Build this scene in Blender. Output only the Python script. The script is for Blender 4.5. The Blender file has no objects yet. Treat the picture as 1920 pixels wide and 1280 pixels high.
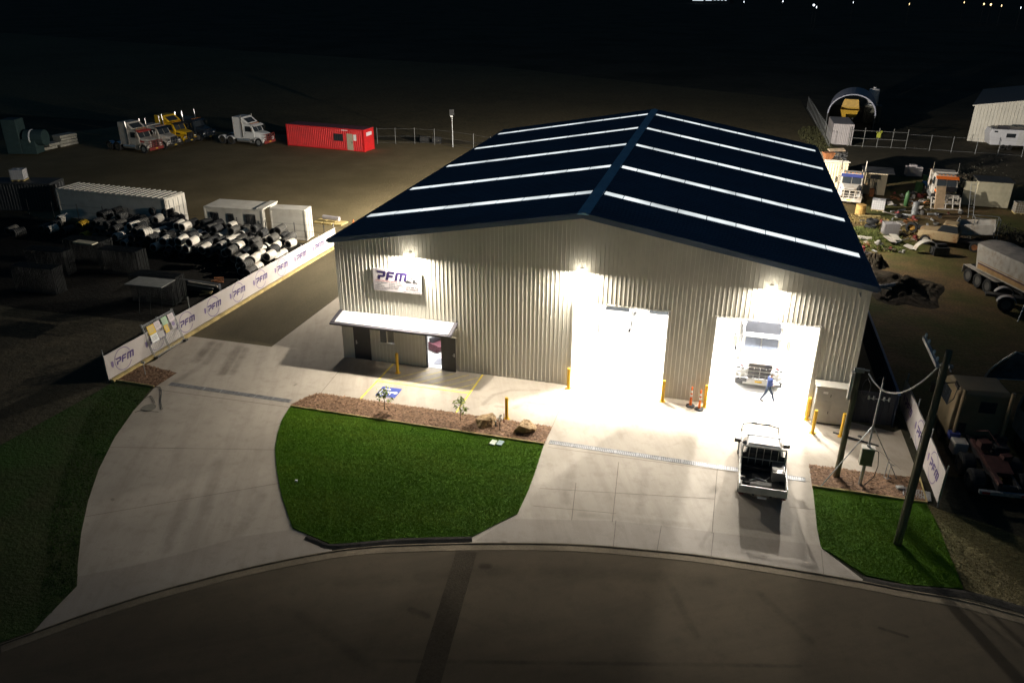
import bpy, bmesh, math, random
import numpy as np
from mathutils import Vector, Matrix, Euler
random.seed(7)
S = bpy.context.scene
COL = S.collection
R = math.radians

# ------------------------------------------------------------------ camera
cam = bpy.data.cameras.new("camera")
camo = bpy.data.objects.new("camera", cam)
COL.objects.link(camo)
cam.sensor_width = 36.0
cam.lens = 1485.06 * 36.0 / 1920.0
cam.clip_end = 4000
yaw, pitch, roll = R(-14.74953515), R(24.57497432), R(0.35455417)
fwd = Vector((math.sin(yaw) * math.cos(pitch), math.cos(yaw) * math.cos(pitch), -math.sin(pitch)))
rgt = Vector((math.cos(yaw), -math.sin(yaw), 0))
upv = rgt.cross(fwd)
r2 = math.cos(roll) * rgt + math.sin(roll) * upv
u2 = -math.sin(roll) * rgt + math.cos(roll) * upv
M = Matrix((r2, u2, -fwd)).transposed().to_4x4()
M.translation = Vector((19.864, -37.548, 19.9545))
camo.matrix_world = M
S.camera = camo

# ------------------------------------------------------------------ sky (night)
W = bpy.data.worlds.new("World")
S.world = W
W.use_nodes = True
wn = W.node_tree.nodes
bg = wn["Background"]
sky = wn.new("ShaderNodeTexSky")
sky.sky_type = 'NISHITA'
sky.sun_disc = False
sky.sun_elevation = R(-2.0)
sky.sun_rotation = R(200)
tint = wn.new("ShaderNodeMix"); tint.data_type = 'RGBA'; tint.blend_type = 'MULTIPLY'; tint.inputs[0].default_value = 1.0
tint.inputs[7].default_value = (0.40, 1.0, 1.6, 1)          # clear night: no warm dusk left in the sky
W.node_tree.links.new(sky.outputs[0], tint.inputs[6])
W.node_tree.links.new(tint.outputs[2], bg.inputs[0])
bg.inputs[1].default_value = 0.15

# ------------------------------------------------------------------ view
S.view_settings.view_transform = 'Standard'
S.view_settings.look = 'None'
S.view_settings.exposure = 0.0
S.view_settings.gamma = 1.0
S.view_settings.use_curve_mapping = False
S.cycles.use_denoising = True
S.cycles.max_bounces = 6
S.cycles.diffuse_bounces = 4
S.cycles.glossy_bounces = 3
S.cycles.transparent_max_bounces = 12
S.cycles.sample_clamp_indirect = 6.0

# ------------------------------------------------------------------ mesh helpers
class MB:
    """collects shapes, then links them as one mesh object"""
    def __init__(s):
        s.v = []; s.f = []; s.m = []; s.sm = []; s.mi = 0; s.smooth = False
    def add(s, vs, fs):
        b = len(s.v)
        s.v.extend(vs)
        for f in fs:
            s.f.append([b + i for i in f]); s.m.append(s.mi); s.sm.append(s.smooth)
    def box(s, c, d, rz=0.0, rx=0.0, ry=0.0):
        hx, hy, hz = d[0] / 2, d[1] / 2, d[2] / 2
        E = Euler((rx, ry, rz)).to_matrix()
        vs = []
        for z in (-hz, hz):
            for x, y in ((-hx, -hy), (hx, -hy), (hx, hy), (-hx, hy)):
                p = E @ Vector((x, y, z)); vs.append((c[0] + p.x, c[1] + p.y, c[2] + p.z))
        s.add(vs, [(3, 2, 1, 0), (4, 5, 6, 7), (0, 1, 5, 4), (1, 2, 6, 5), (2, 3, 7, 6), (3, 0, 4, 7)])
    def mm(s, x0, x1, y0, y1, z0, z1):
        s.box(((x0 + x1) / 2, (y0 + y1) / 2, (z0 + z1) / 2), (abs(x1 - x0), abs(y1 - y0), abs(z1 - z0)))
    def cyl(s, p0, p1, r0, r1=None, n=12, cap=True):
        r1 = r0 if r1 is None else r1
        p0, p1 = Vector(p0), Vector(p1)
        d = (p1 - p0).normalized()
        a = d.orthogonal().normalized(); b = d.cross(a)
        vs = []
        for p, r in ((p0, r0), (p1, r1)):
            for i in range(n):
                t = 2 * math.pi * i / n
                vs.append(tuple(p + a * (r * math.cos(t)) + b * (r * math.sin(t))))
        fs = [(i, (i + 1) % n, n + (i + 1) % n, n + i) for i in range(n)]
        if cap:
            fs.append(tuple(reversed(range(n)))); fs.append(tuple(range(n, 2 * n)))
        s.add(vs, fs)
    def tube(s, pts, r, n=6):
        pts = [Vector(p) for p in pts]
        rings = []; prev = None
        for i, p in enumerate(pts):
            d = (pts[min(i + 1, len(pts) - 1)] - pts[max(i - 1, 0)]).normalized()
            a = d.orthogonal().normalized() if prev is None else (prev - d * prev.dot(d)).normalized()
            prev = a; b = d.cross(a)
            rings.append([tuple(p + a * (r * math.cos(2 * math.pi * k / n)) + b * (r * math.sin(2 * math.pi * k / n))) for k in range(n)])
        s.loft(rings, True)
    def loft(s, rings, cap=True):
        n = len(rings[0]); vs = [v for r in rings for v in r]; fs = []
        for i in range(len(rings) - 1):
            for k in range(n):
                fs.append((i * n + k, i * n + (k + 1) % n, (i + 1) * n + (k + 1) % n, (i + 1) * n + k))
        if cap:
            fs.append(tuple(reversed(range(n)))); fs.append(tuple((len(rings) - 1) * n + k for k in range(n)))
        s.add(vs, fs)
    def prism(s, poly, a, b, axis='x'):
        n = len(poly)
        def P(u, v, w):
            return (w, u, v) if axis == 'x' else ((u, w, v) if axis == 'y' else (u, v, w))
        vs = [P(u, v, a) for u, v in poly] + [P(u, v, b) for u, v in poly]
        fs = [(i, (i + 1) % n, n + (i + 1) % n, n + i) for i in range(n)]
        fs.append(tuple(reversed(range(n)))); fs.append(tuple(range(n, 2 * n)))
        s.add(vs, fs)
    def quad(s, *p):
        s.add([tuple(q) for q in p], [tuple(range(len(p)))])
    def lathe(s, prof, axis='z', n=16, c=(0, 0, 0), closed=False):
        rings = []
        for r, h in prof:
            ring = []
            for k in range(n):
                t = 2 * math.pi * k / n; x, y = r * math.cos(t), r * math.sin(t)
                p = (x, y, h) if axis == 'z' else ((x, h, y) if axis == 'y' else (h, x, y))
                ring.append((p[0] + c[0], p[1] + c[1], p[2] + c[2]))
            rings.append(ring)
        s.loft(rings, not closed)
        if closed:
            b = len(s.v) - n * len(rings); L = len(rings) - 1
            for k in range(n):
                s.f.append([b + L * n + k, b + L * n + (k + 1) % n, b + (k + 1) % n, b + k]); s.m.append(s.mi); s.sm.append(s.smooth)
    def mesh(s, name, mats):
        me = bpy.data.meshes.new(name)
        me.from_pydata(s.v, [], s.f)
        for m in (mats if isinstance(mats, (list, tuple)) else [mats]):
            me.materials.append(m)
        me.polygons.foreach_set('material_index', s.m)
        me.polygons.foreach_set('use_smooth', s.sm)
        bm = bmesh.new(); bm.from_mesh(me)
        bmesh.ops.recalc_face_normals(bm, faces=bm.faces)
        bm.to_mesh(me); bm.free()
        me.update()
        return me
    def build(s, name, mats, parent=None, bevel=0.0, loc=None, rz=None):
        o = bpy.data.objects.new(name, s.mesh(name, mats))
        COL.objects.link(o)
        if parent is not None: o.parent = parent
        if loc is not None: o.location = loc
        if rz is not None: o.rotation_euler.z = rz
        if bevel:
            b = o.modifiers.new("bevel", 'BEVEL'); b.width = bevel; b.segments = 2; b.limit_method = 'ANGLE'
        return o

def tag(o, label=None, cat=None, group=None, kind=None):
    if label: o['label'] = label
    if cat: o['category'] = cat
    if group: o['group'] = group
    if kind: o['kind'] = kind
    return o
def thing(name, label, cat, loc=(0, 0, 0), rz=0.0, group=None, rx=0.0, ry=0.0):
    o = bpy.data.objects.new(name, None)
    o.empty_display_size = 0.3
    COL.objects.link(o)
    o.location = loc if len(loc) == 3 else (loc[0], loc[1], 0.0)
    o.rotation_euler = (rx, ry, rz)
    return tag(o, label, cat, group)
def struct(o):
    o['kind'] = 'structure'; return o
def copy_tree(o, parent=None):
    c = o.copy(); COL.objects.link(c)
    if parent is not None: c.parent = parent
    for ch in list(o.children): copy_tree(ch, c)
    return c
def heading(a, b):
    """rotation about z that turns +y towards a -> b"""
    return math.atan2(-(b[0] - a[0]), b[1] - a[1])

# ------------------------------------------------------------------ materials
MATS = {}
def mat(name, col, rough=0.6, metal=0.0, var=0.12, scale=3.0, bump=0.0, bscale=20.0, emit=None, estr=0.0, dirt=None, dirt_amt=0.5, dirt_scale=1.2, stretch=None):
    m = bpy.data.materials.new(name); m.use_nodes = True
    nt = m.node_tree; N = nt.nodes; L = nt.links
    p = N["Principled BSDF"]
    p.inputs["Roughness"].default_value = rough
    p.inputs["Metallic"].default_value = metal
    tc = N.new("ShaderNodeTexCoord"); src = tc.outputs["Object"]
    if stretch:
        mp = N.new("ShaderNodeMapping"); mp.inputs["Scale"].default_value = stretch
        L.new(src, mp.inputs[0]); src = mp.outputs[0]
    if var > 0:
        nz = N.new("ShaderNodeTexNoise"); nz.inputs["Scale"].default_value = scale; nz.inputs["Detail"].default_value = 6
        L.new(src, nz.inputs["Vector"])
        cr = N.new("ShaderNodeValToRGB")
        lo = tuple(max(0, c * (1 - var * 1.6)) for c in col); hi = tuple(min(1, c * (1 + var * 1.6)) for c in col)
        cr.color_ramp.elements[0].color = (*lo, 1); cr.color_ramp.elements[1].color = (*hi, 1)
        cr.color_ramp.elements[0].position = 0.28; cr.color_ramp.elements[1].position = 0.72
        L.new(nz.outputs[0], cr.inputs[0]); out = cr.outputs[0]
        if dirt:
            n2 = N.new("ShaderNodeTexNoise"); n2.inputs["Scale"].default_value = dirt_scale; n2.inputs["Detail"].default_value = 8; n2.inputs["Roughness"].default_value = 0.65
            L.new(src, n2.inputs["Vector"])
            r3 = N.new("ShaderNodeMapRange"); r3.inputs[1].default_value = 0.48; r3.inputs[2].default_value = 0.68; r3.inputs[4].default_value = dirt_amt
            L.new(n2.outputs[0], r3.inputs[0])
            mx = N.new("ShaderNodeMix"); mx.data_type = 'RGBA'
            L.new(r3.outputs[0], mx.inputs[0]); L.new(out, mx.inputs[6]); mx.inputs[7].default_value = (*dirt, 1)
            out = mx.outputs[2]
        L.new(out, p.inputs["Base Color"])
    else:
        p.inputs["Base Color"].default_value = (*col, 1)
    if bump > 0:
        nb = N.new("ShaderNodeTexNoise"); nb.inputs["Scale"].default_value = bscale; nb.inputs["Detail"].default_value = 5
        L.new(src, nb.inputs["Vector"])
        b = N.new("ShaderNodeBump"); b.inputs["Strength"].default_value = bump; b.inputs["Distance"].default_value = 0.05
        L.new(nb.outputs[0], b.inputs["Height"]); L.new(b.outputs[0], p.inputs["Normal"])
    if emit:
        p.inputs["Emission Color"].default_value = (*emit, 1); p.inputs["Emission Strength"].default_value = estr
    MATS[name] = m
    return m

def ground_mat(name, ca, cb, cc=None, s1=0.08, s2=0.9, s3=14.0, bump=0.6, bscale=5.0, rough=0.9, fine=0.25, stretch=(1, 1, 1), spec=0.15, up_normal=False):
    """three noises: broad patches, medium blotches, fine grain"""
    m = bpy.data.materials.new(name); m.use_nodes = True
    nt = m.node_tree; N = nt.nodes; L = nt.links
    p = N["Principled BSDF"]; p.inputs["Roughness"].default_value = rough
    p.inputs["Specular IOR Level"].default_value = spec
    tc = N.new("ShaderNodeTexCoord"); mp = N.new("ShaderNodeMapping"); mp.inputs["Scale"].default_value = stretch
    L.new(tc.outputs["Object"], mp.inputs[0]); src = mp.outputs[0]
    def noise(sc, det=6, ro=0.6):
        n = N.new("ShaderNodeTexNoise"); n.inputs["Scale"].default_value = sc; n.inputs["Detail"].default_value = det; n.inputs["Roughness"].default_value = ro
        L.new(src, n.inputs["Vector"]); return n.outputs[0]
    def rng(i, a, b, lo=0.0, hi=1.0):
        n = N.new("ShaderNodeMapRange"); n.inputs[1].default_value = a; n.inputs[2].default_value = b; n.inputs[3].default_value = lo; n.inputs[4].default_value = hi
        L.new(i, n.inputs[0]); return n.outputs[0]
    def mix(f, a, b):
        n = N.new("ShaderNodeMix"); n.data_type = 'RGBA'; L.new(f, n.inputs[0])
        if isinstance(a, tuple): n.inputs[6].default_value = (*a, 1)
        else: L.new(a, n.inputs[6])
        if isinstance(b, tuple): n.inputs[7].default_value = (*b, 1)
        else: L.new(b, n.inputs[7])
        return n.outputs[2]
    c = mix(rng(noise(s2), 0.35, 0.68), ca, cb)
    if cc: c = mix(rng(noise(s1, 8), 0.42, 0.62), c, cc)
    g = rng(noise(s3, 4, 0.7), 0.25, 0.75, 1 - fine, 1 + fine)
    mu = N.new("ShaderNodeMix"); mu.data_type = 'RGBA'; mu.blend_type = 'MULTIPLY'; mu.inputs[0].default_value = 1.0
    L.new(c, mu.inputs[6]); L.new(g, mu.inputs[7])
    L.new(mu.outputs[2], p.inputs["Base Color"])
    if up_normal:                                      # thin blades shade with the ground they grow on
        g_ = N.new("ShaderNodeNewGeometry"); va = N.new("ShaderNodeVectorMath"); va.operation = 'ADD'; L.new(g_.outputs["Normal"], va.inputs[0]); va.inputs[1].default_value = (0, 0, 1.6)
        vn = N.new("ShaderNodeVectorMath"); vn.operation = 'NORMALIZE'; L.new(va.outputs[0], vn.inputs[0]); L.new(vn.outputs[0], p.inputs["Normal"])
    if bump:
        b = N.new("ShaderNodeBump"); b.inputs["Strength"].default_value = bump; b.inputs["Distance"].default_value = 0.08
        L.new(noise(bscale, 8, 0.65), b.inputs["Height"]); L.new(b.outputs[0], p.inputs["Normal"])
    MATS[name] = m
    return m

def concrete_mat(name, ca, cb, dark, marks=(), rough=0.75, stretch_rot=R(-22)):
    """broom-finished concrete with wear; marks = capsule shaped tyre smears (p0, p1, width, strength)"""
    m = bpy.data.materials.new(name); m.use_nodes = True
    nt = m.node_tree; N = nt.nodes; L = nt.links
    p = N["Principled BSDF"]; p.inputs["Roughness"].default_value = rough; p.inputs["Specular IOR Level"].default_value = 0.3
    tc = N.new("ShaderNodeTexCoord"); src = tc.outputs["Object"]
    def mapped(sc, rot=0.0):
        m0 = N.new("ShaderNodeMapping"); m0.inputs["Rotation"].default_value = (0, 0, rot); L.new(src, m0.inputs[0])
        mp = N.new("ShaderNodeMapping"); mp.inputs["Scale"].default_value = sc; L.new(m0.outputs[0], mp.inputs[0]); return mp.outputs[0]
    def noise(v, sc, det=6, ro=0.6):
        n = N.new("ShaderNodeTexNoise"); n.inputs["Scale"].default_value = sc; n.inputs["Detail"].default_value = det; n.inputs["Roughness"].default_value = ro
        L.new(v, n.inputs["Vector"]); return n.outputs[0]
    def math_(op, a, b=None, clamp=False):
        n = N.new("ShaderNodeMath"); n.operation = op; n.use_clamp = clamp
        for i, x in enumerate((a, b)):
            if x is None: continue
            if isinstance(x, (int, float)): n.inputs[i].default_value = x
            else: L.new(x, n.inputs[i])
        return n.outputs[0]
    def rng(i, a, b, lo=0.0, hi=1.0):
        n = N.new("ShaderNodeMapRange"); n.inputs[1].default_value = a; n.inputs[2].default_value = b; n.inputs[3].default_value = lo; n.inputs[4].default_value = hi
        L.new(i, n.inputs[0]); return n.outputs[0]
    def mix(f, a, b):
        n = N.new("ShaderNodeMix"); n.data_type = 'RGBA'; L.new(f, n.inputs[0])
        for k, x in ((6, a), (7, b)):
            if isinstance(x, tuple): n.inputs[k].default_value = (*x, 1)
            else: L.new(x, n.inputs[k])
        return n.outputs[2]
    c = mix(rng(noise(src, 0.35, 7), 0.35, 0.65), ca, cb)
    st = rng(noise(mapped((1.1, 0.10, 1), stretch_rot), 0.9, 7, 0.7), 0.47, 0.72, 0, 0.5)       # long wear streaks along the drive
    c = mix(st, c, dark)
    bl = rng(noise(src, 1.7, 8, 0.7), 0.50, 0.75, 0, 0.55)
    c = mix(bl, c, dark)
    gr = noise(src, 30.0, 3, 0.7)
    if marks:
        sep = N.new("ShaderNodeSeparateXYZ"); L.new(src, sep.inputs[0])
        acc = None
        brk = rng(noise(src, 0.7, 7, 0.75), 0.25, 0.62)
        for (a, b, w, k) in marks:
            dx, dy = b[0] - a[0], b[1] - a[1]; l2 = dx * dx + dy * dy
            px = math_('SUBTRACT', sep.outputs[0], a[0]); py = math_('SUBTRACT', sep.outputs[1], a[1])
            t = math_('DIVIDE', math_('ADD', math_('MULTIPLY', px, dx), math_('MULTIPLY', py, dy)), l2, True)
            ex = math_('SUBTRACT', px, math_('MULTIPLY', t, dx)); ey = math_('SUBTRACT', py, math_('MULTIPLY', t, dy))
            d = math_('SQRT', math_('ADD', math_('MULTIPLY', ex, ex), math_('MULTIPLY', ey, ey)))
            f = math_('MULTIPLY', rng(d, w, w * 0.3), k)
            acc = f if acc is None else math_('MAXIMUM', acc, f)
        c = mix(math_('MULTIPLY', acc, brk), c, tuple(x * 0.55 for x in dark))
    mu = N.new("ShaderNodeMix"); mu.data_type = 'RGBA'; mu.blend_type = 'MULTIPLY'; mu.inputs[0].default_value = 1.0
    L.new(c, mu.inputs[6]); L.new(rng(gr, 0.25, 0.75, 0.88, 1.10), mu.inputs[7])
    L.new(mu.outputs[2], p.inputs["Base Color"])
    b = N.new("ShaderNodeBump"); b.inputs["Strength"].default_value = 0.25; b.inputs["Distance"].default_value = 0.01
    L.new(gr, b.inputs["Height"]); L.new(b.outputs[0], p.inputs["Normal"])
    MATS[name] = m
    return m

cream = mat("cream steel cladding", (0.70, 0.66, 0.56), 0.5, 0.0, 0.05, 0.8)
cream_trim = mat("cream steel trim", (0.68, 0.64, 0.55), 0.5, 0.0, 0.05, 1.0)
navy = mat("navy roof steel", (0.11, 0.15, 0.225), 0.5, 0.0, 0.10, 0.5)
navy_trim = mat("sky-lit ridge steel", (0.42, 0.72, 0.95), 0.4, 0.0, 0.10, 1.0)  # ridge lightened in colour to carry the sky light it catches
lining = mat("white roof lining", (0.75, 0.75, 0.74), 0.7, 0, 0.04)
inner_wall = mat("white inner wall", (0.80, 0.80, 0.79), 0.7, 0, 0.04)
floor_m = mat("workshop floor", (0.62, 0.61, 0.59), 0.6, 0, 0.10, 0.8, dirt=(0.35, 0.34, 0.33), dirt_amt=0.4)
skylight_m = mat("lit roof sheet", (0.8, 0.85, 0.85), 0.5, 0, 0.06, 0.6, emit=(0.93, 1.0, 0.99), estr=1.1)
charcoal = mat("charcoal door paint", (0.045, 0.043, 0.045), 0.5, 0, 0.10)
dark_trim = mat("dark grey trim", (0.07, 0.065, 0.075), 0.45, 0, 0.08)
awning_m = mat("pale awning sheet", (0.78, 0.76, 0.72), 0.4, 0, 0.04)
glass = mat("dark window glass", (0.03, 0.035, 0.04), 0.08, 0.0, 0.05)
alu = mat("aluminium", (0.62, 0.62, 0.61), 0.38, 0.8, 0.08, 6)
galv = mat("galvanised steel", (0.42, 0.43, 0.43), 0.45, 0.6, 0.15, 8)
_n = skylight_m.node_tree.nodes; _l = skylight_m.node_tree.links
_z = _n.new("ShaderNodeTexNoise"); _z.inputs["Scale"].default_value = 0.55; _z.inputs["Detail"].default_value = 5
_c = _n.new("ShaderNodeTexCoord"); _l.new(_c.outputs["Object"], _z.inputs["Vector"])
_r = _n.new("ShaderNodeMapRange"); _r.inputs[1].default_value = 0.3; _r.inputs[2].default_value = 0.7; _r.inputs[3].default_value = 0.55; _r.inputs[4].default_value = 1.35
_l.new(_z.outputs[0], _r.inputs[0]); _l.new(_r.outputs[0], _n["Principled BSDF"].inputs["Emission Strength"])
steel_dark = mat("dark steel", (0.05, 0.05, 0.052), 0.5, 0.4, 0.2, 4)
black = mat("black rubber", (0.018, 0.018, 0.018), 0.8, 0, 0.2, 6)
black_paint = mat("black paint", (0.02, 0.02, 0.022), 0.35, 0, 0.15)
chrome = mat("chrome", (0.75, 0.75, 0.76), 0.12, 1.0, 0.05)
yellow = mat("yellow bollard paint", (0.72, 0.42, 0.015), 0.45, 0, 0.10, 3, dirt=(0.30, 0.18, 0.05), dirt_amt=0.5, dirt_scale=3)
line_y = mat("yellow line paint", (0.80, 0.62, 0.06), 0.7, 0, 0.15, 2.5, dirt=(0.55, 0.48, 0.3), dirt_amt=0.7, dirt_scale=3)
sign_blue = mat("blue pavement paint", (0.022, 0.045, 0.26), 0.7, 0, 0.10, 3)
sign_white = mat("white pavement paint", (0.8, 0.8, 0.8), 0.7, 0, 0.06, 3)
banner_m = mat("white banner cloth", (0.54, 0.49, 0.46), 0.75, 0, 0.05, 0.7, dirt=(0.45, 0.38, 0.33), dirt_amt=0.35, dirt_scale=0.8, bump=0.35, bscale=1.6)
purple = mat("purple lettering", (0.012, 0.005, 0.045), 0.6, 0, 0.05)
purple_soft = mat("pale purple print", (0.20, 0.15, 0.28), 0.7, 0, 0.05)
red_ink = mat("red lettering", (0.45, 0.05, 0.04), 0.6, 0, 0.05)
black_ink = mat("black lettering", (0.02, 0.02, 0.022), 0.6, 0, 0.05)
signboard = mat("white sign board", (0.42, 0.385, 0.385), 0.5, 0, 0.03)
timber = mat("pale timber sleeper", (0.46, 0.35, 0.14), 0.8, 0, 0.2, 2.0)
pole_wood = mat("treated pole timber", (0.16, 0.145, 0.085), 0.85, 0, 0.25, 3.0, stretch=(4, 4, 0.3), bump=0.4)
bark = mat("bark", (0.10, 0.07, 0.045), 0.9, 0, 0.2, 8)
leaf_m = mat("young leaves", (0.22, 0.27, 0.06), 0.6, 0, 0.35, 5)
rock_m = mat("sandstone boulder", (0.36, 0.24, 0.12), 0.9, 0, 0.30, 2.5, bump=1.0, bscale=7, dirt=(0.12, 0.075, 0.04), dirt_amt=0.7, dirt_scale=2.2)
cab_grey = mat("grey cabinet steel", (0.40, 0.39, 0.36), 0.5, 0, 0.05)
orange = mat("orange plastic", (0.75, 0.16, 0.02), 0.5, 0, 0.06)
refl = mat("reflective white band", (0.85, 0.85, 0.83), 0.3, 0, 0.03)
windscreen_lit = mat("shaded windscreen", (0.10, 0.115, 0.15), 0.6, 0, 0.25, 1.2)
white_paint = mat("white vehicle paint", (0.72, 0.71, 0.69), 0.25, 0, 0.03)
dirty_white = mat("dirty white paint", (0.55, 0.51, 0.45), 0.5, 0, 0.08, 2, dirt=(0.30, 0.19, 0.09), dirt_amt=0.6, dirt_scale=1.8)
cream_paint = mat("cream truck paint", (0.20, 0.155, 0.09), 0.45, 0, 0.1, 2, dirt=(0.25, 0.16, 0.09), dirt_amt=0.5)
yellow_paint = mat("yellow truck paint", (0.70, 0.42, 0.01), 0.35, 0, 0.06)
navy_paint = mat("dark blue truck paint", (0.015, 0.022, 0.032), 0.25, 0, 0.06)
green_dark = mat("dark green paint", (0.03, 0.07, 0.05), 0.4, 0, 0.06)
maroon = mat("maroon paint", (0.22, 0.035, 0.03), 0.4, 0, 0.1)
red_paint = mat("red container paint", (0.62, 0.018, 0.020), 0.5, 0, 0.08, 0.8, dirt=(0.38, 0.02, 0.02), dirt_amt=0.6)
red_dull = mat("dull red roof paint", (0.16, 0.05, 0.07), 0.7, 0, 0.15)
blue_paint = mat("faded blue paint", (0.06, 0.08, 0.28), 0.5, 0, 0.1)
rust = mat("rust", (0.24, 0.09, 0.03), 0.9, 0, 0.35, 3.5)
teal = mat("teal machine paint", (0.035, 0.065, 0.065), 0.6, 0, 0.12)
container_w = mat("white container paint", (0.62, 0.58, 0.50), 0.55, 0, 0.06, 1, dirt=(0.40, 0.34, 0.26), dirt_amt=0.4)
container_grey = mat("grey container paint", (0.36, 0.33, 0.33), 0.6, 0, 0.06)
container_dark = mat("dark container paint", (0.03, 0.033, 0.035), 0.6, 0, 0.12)
roll_pale = mat("pale ribbed wrap", (0.76, 0.70, 0.60), 0.65, 0, 0.14, 1.5)
roll_grey = mat("dusty grey rubber", (0.085, 0.08, 0.07), 0.75, 0, 0.2, 1.5)
roll_dark = mat("dark ribbed rubber", (0.035, 0.035, 0.034), 0.8, 0, 0.25, 2)
roll_yellow = mat("yellow ribbed wrap", (0.60, 0.36, 0.02), 0.6, 0, 0.12, 2)
ibc_w = mat("translucent white plastic", (0.62, 0.60, 0.60), 0.5, 0, 0.05)
bin_green = mat("green bin plastic", (0.04, 0.10, 0.035), 0.5, 0, 0.08)
beige = mat("beige shed sheet", (0.42, 0.38, 0.27), 0.6, 0, 0.08)
film = mat("clear dusty film", (0.05, 0.07, 0.09), 0.25, 0, 0.2)
skin = mat("skin", (0.42, 0.24, 0.17), 0.6, 0, 0.05)
shirt = mat("blue work shirt", (0.012, 0.03, 0.12), 0.85, 0, 0.12, 9)
jeans = mat("dark blue work trousers", (0.018, 0.030, 0.055), 0.9, 0, 0.15, 9)
boots = mat("dark work boots", (0.035, 0.028, 0.025), 0.7, 0, 0.15)
cap_m = mat("white cap cloth", (0.7, 0.7, 0.7), 0.8, 0, 0.05)
light_face = mat("lit lamp lens", (1, 1, 1), 0.5, 0, 0, emit=(1.0, 0.93, 0.80), estr=24)
far_lamp_w = mat("far white lamp", (1, 1, 1), 0.5, 0, 0, emit=(0.85, 0.92, 1.0), estr=3.5)
far_lamp_o = mat("far orange lamp", (1, 1, 1), 0.5, 0, 0, emit=(1.0, 0.72, 0.35), estr=4)
lens_w = mat("clear lens", (0.8, 0.8, 0.78), 0.15, 0, 0)
amber = mat("amber lens", (0.7, 0.22, 0.02), 0.3, 0, 0)
red_lens = mat("red lens", (0.4, 0.02, 0.02), 0.3, 0, 0)
note_y = mat("yellow notice board", (0.72, 0.48, 0.04), 0.6, 0, 0.04)
note_g = mat("green notice board", (0.36, 0.55, 0.34), 0.6, 0, 0.04)
note_p = mat("pale notice board", (0.66, 0.56, 0.58), 0.6, 0, 0.04)
# ================================================================== GROUND
def sheet(name, pts, z, m, skirt=0.0):
    b = MB()
    vs = [(p[0], p[1], z) for p in pts]
    b.add(vs, [tuple(range(len(pts)))])
    if skirt:
        n = len(pts)
        b.add(vs + [(p[0], p[1], z - skirt) for p in pts], [(i, (i + 1) % n, n + (i + 1) % n, n + i) for i in range(n)])
    return struct(b.build(name, m))

EDGE = [(-1.29, -22.98), (-0.68, -22.29), (0.51, -20.97), (1.86, -19.66), (3.24, -18.51), (4.57, -17.48), (5.77, -16.66), (7.07, -15.86), (8.3, -15.26), (9.64, -14.77), (12.0, -14.02), (14.41, -13.36), (16.43, -12.91), (18.46, -12.62), (20.46, -12.39), (22.43, -12.3), (24.35, -12.27), (26.49, -12.28), (28.01, -12.35), (29.76, -12.38), (31.71, -12.68)]
ground_m = ground_mat("bare dirt", (0.07, 0.06, 0.04), (0.105, 0.085, 0.054), (0.045, 0.042, 0.027), s1=0.05, s2=0.5, s3=9, bump=0.9, bscale=2.2)
field_m = ground_mat("stubble field", (0.14, 0.112, 0.06), (0.10, 0.082, 0.046), (0.165, 0.13, 0.07), s1=0.02, s2=0.35, s3=2.2, fine=0.5, bump=1.0, bscale=1.1)
scrub_m = ground_mat("weedy dirt", (0.115, 0.078, 0.04), (0.18, 0.112, 0.052), (0.075, 0.08, 0.022), s1=0.16, s2=0.7, s3=7, fine=0.45, bump=1.0, bscale=2.4)
gravel_m = ground_mat("packed gravel", (0.18, 0.142, 0.075), (0.22, 0.172, 0.095), (0.14, 0.112, 0.058), s1=0.09, s2=0.4, s3=10, fine=0.22, bump=0.5, bscale=3.5)
lane_m = ground_mat("oiled gravel lane", (0.095, 0.078, 0.046), (0.112, 0.092, 0.055), (0.072, 0.060, 0.035), s1=0.12, s2=0.4, s3=12, fine=0.2, bump=0.3, bscale=5, stretch=(1.2, 0.35, 1))
road_m = concrete_mat("worn asphalt", (0.118, 0.096, 0.068), (0.100, 0.083, 0.060), (0.074, 0.063, 0.047), [((8.17, -17.31), (14.36, -14.87), 0.45, 0.35), ((14.36, -14.87), (21.11, -13.63), 0.45, 0.30), ((19.58, -13.9), (20.78, -16.55), 0.22, 0.35), ((22.89, -13.86), (24.48, -15.78), 0.22, 0.35), ((12.88, -15.12), (13.07, -15.07), 0.25, 0.8), ((7.46, -19.15), (10.91, -20.64), 0.3, 0.3), ((26.81, -14.53), (27.62, -14.69), 0.1, 0.9), ((10.78, -20.35), (24.07, -16.97), 0.12, 0.5), ((11.1, -17.9), (11.74, -18.04), 0.2, 0.6)], rough=0.95, stretch_rot=R(60))
road_m.node_tree.nodes["Principled BSDF"].inputs["Specular IOR Level"].default_value = 0.0
patch_m = ground_mat("dark trench asphalt", (0.066, 0.055, 0.040), (0.080, 0.067, 0.049), (0.056, 0.047, 0.035), s1=0.3, s2=0.9, s3=16, fine=0.28, bump=0.4, bscale=16, spec=0.0)
gutter_m = ground_mat("dusty kerb concrete", (0.20, 0.162, 0.108), (0.25, 0.20, 0.135), (0.16, 0.128, 0.085), s1=0.5, s2=1.2, s3=14, fine=0.2, bump=0.2)
kerb_dark_m = ground_mat("stained and shaded kerb face", (0.055, 0.050, 0.040), (0.09, 0.08, 0.065), None, s2=1.5, fine=0.3, bump=0.3)  # dark tone holds both stain and the shadow on the face
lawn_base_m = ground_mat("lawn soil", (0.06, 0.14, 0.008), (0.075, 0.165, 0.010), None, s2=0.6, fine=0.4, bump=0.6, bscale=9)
verge_m = ground_mat("dry verge grass", (0.12, 0.10, 0.045), (0.17, 0.135, 0.065), (0.09, 0.09, 0.035), s1=0.2, s2=0.8, s3=9, fine=0.4, bump=0.8)
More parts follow.
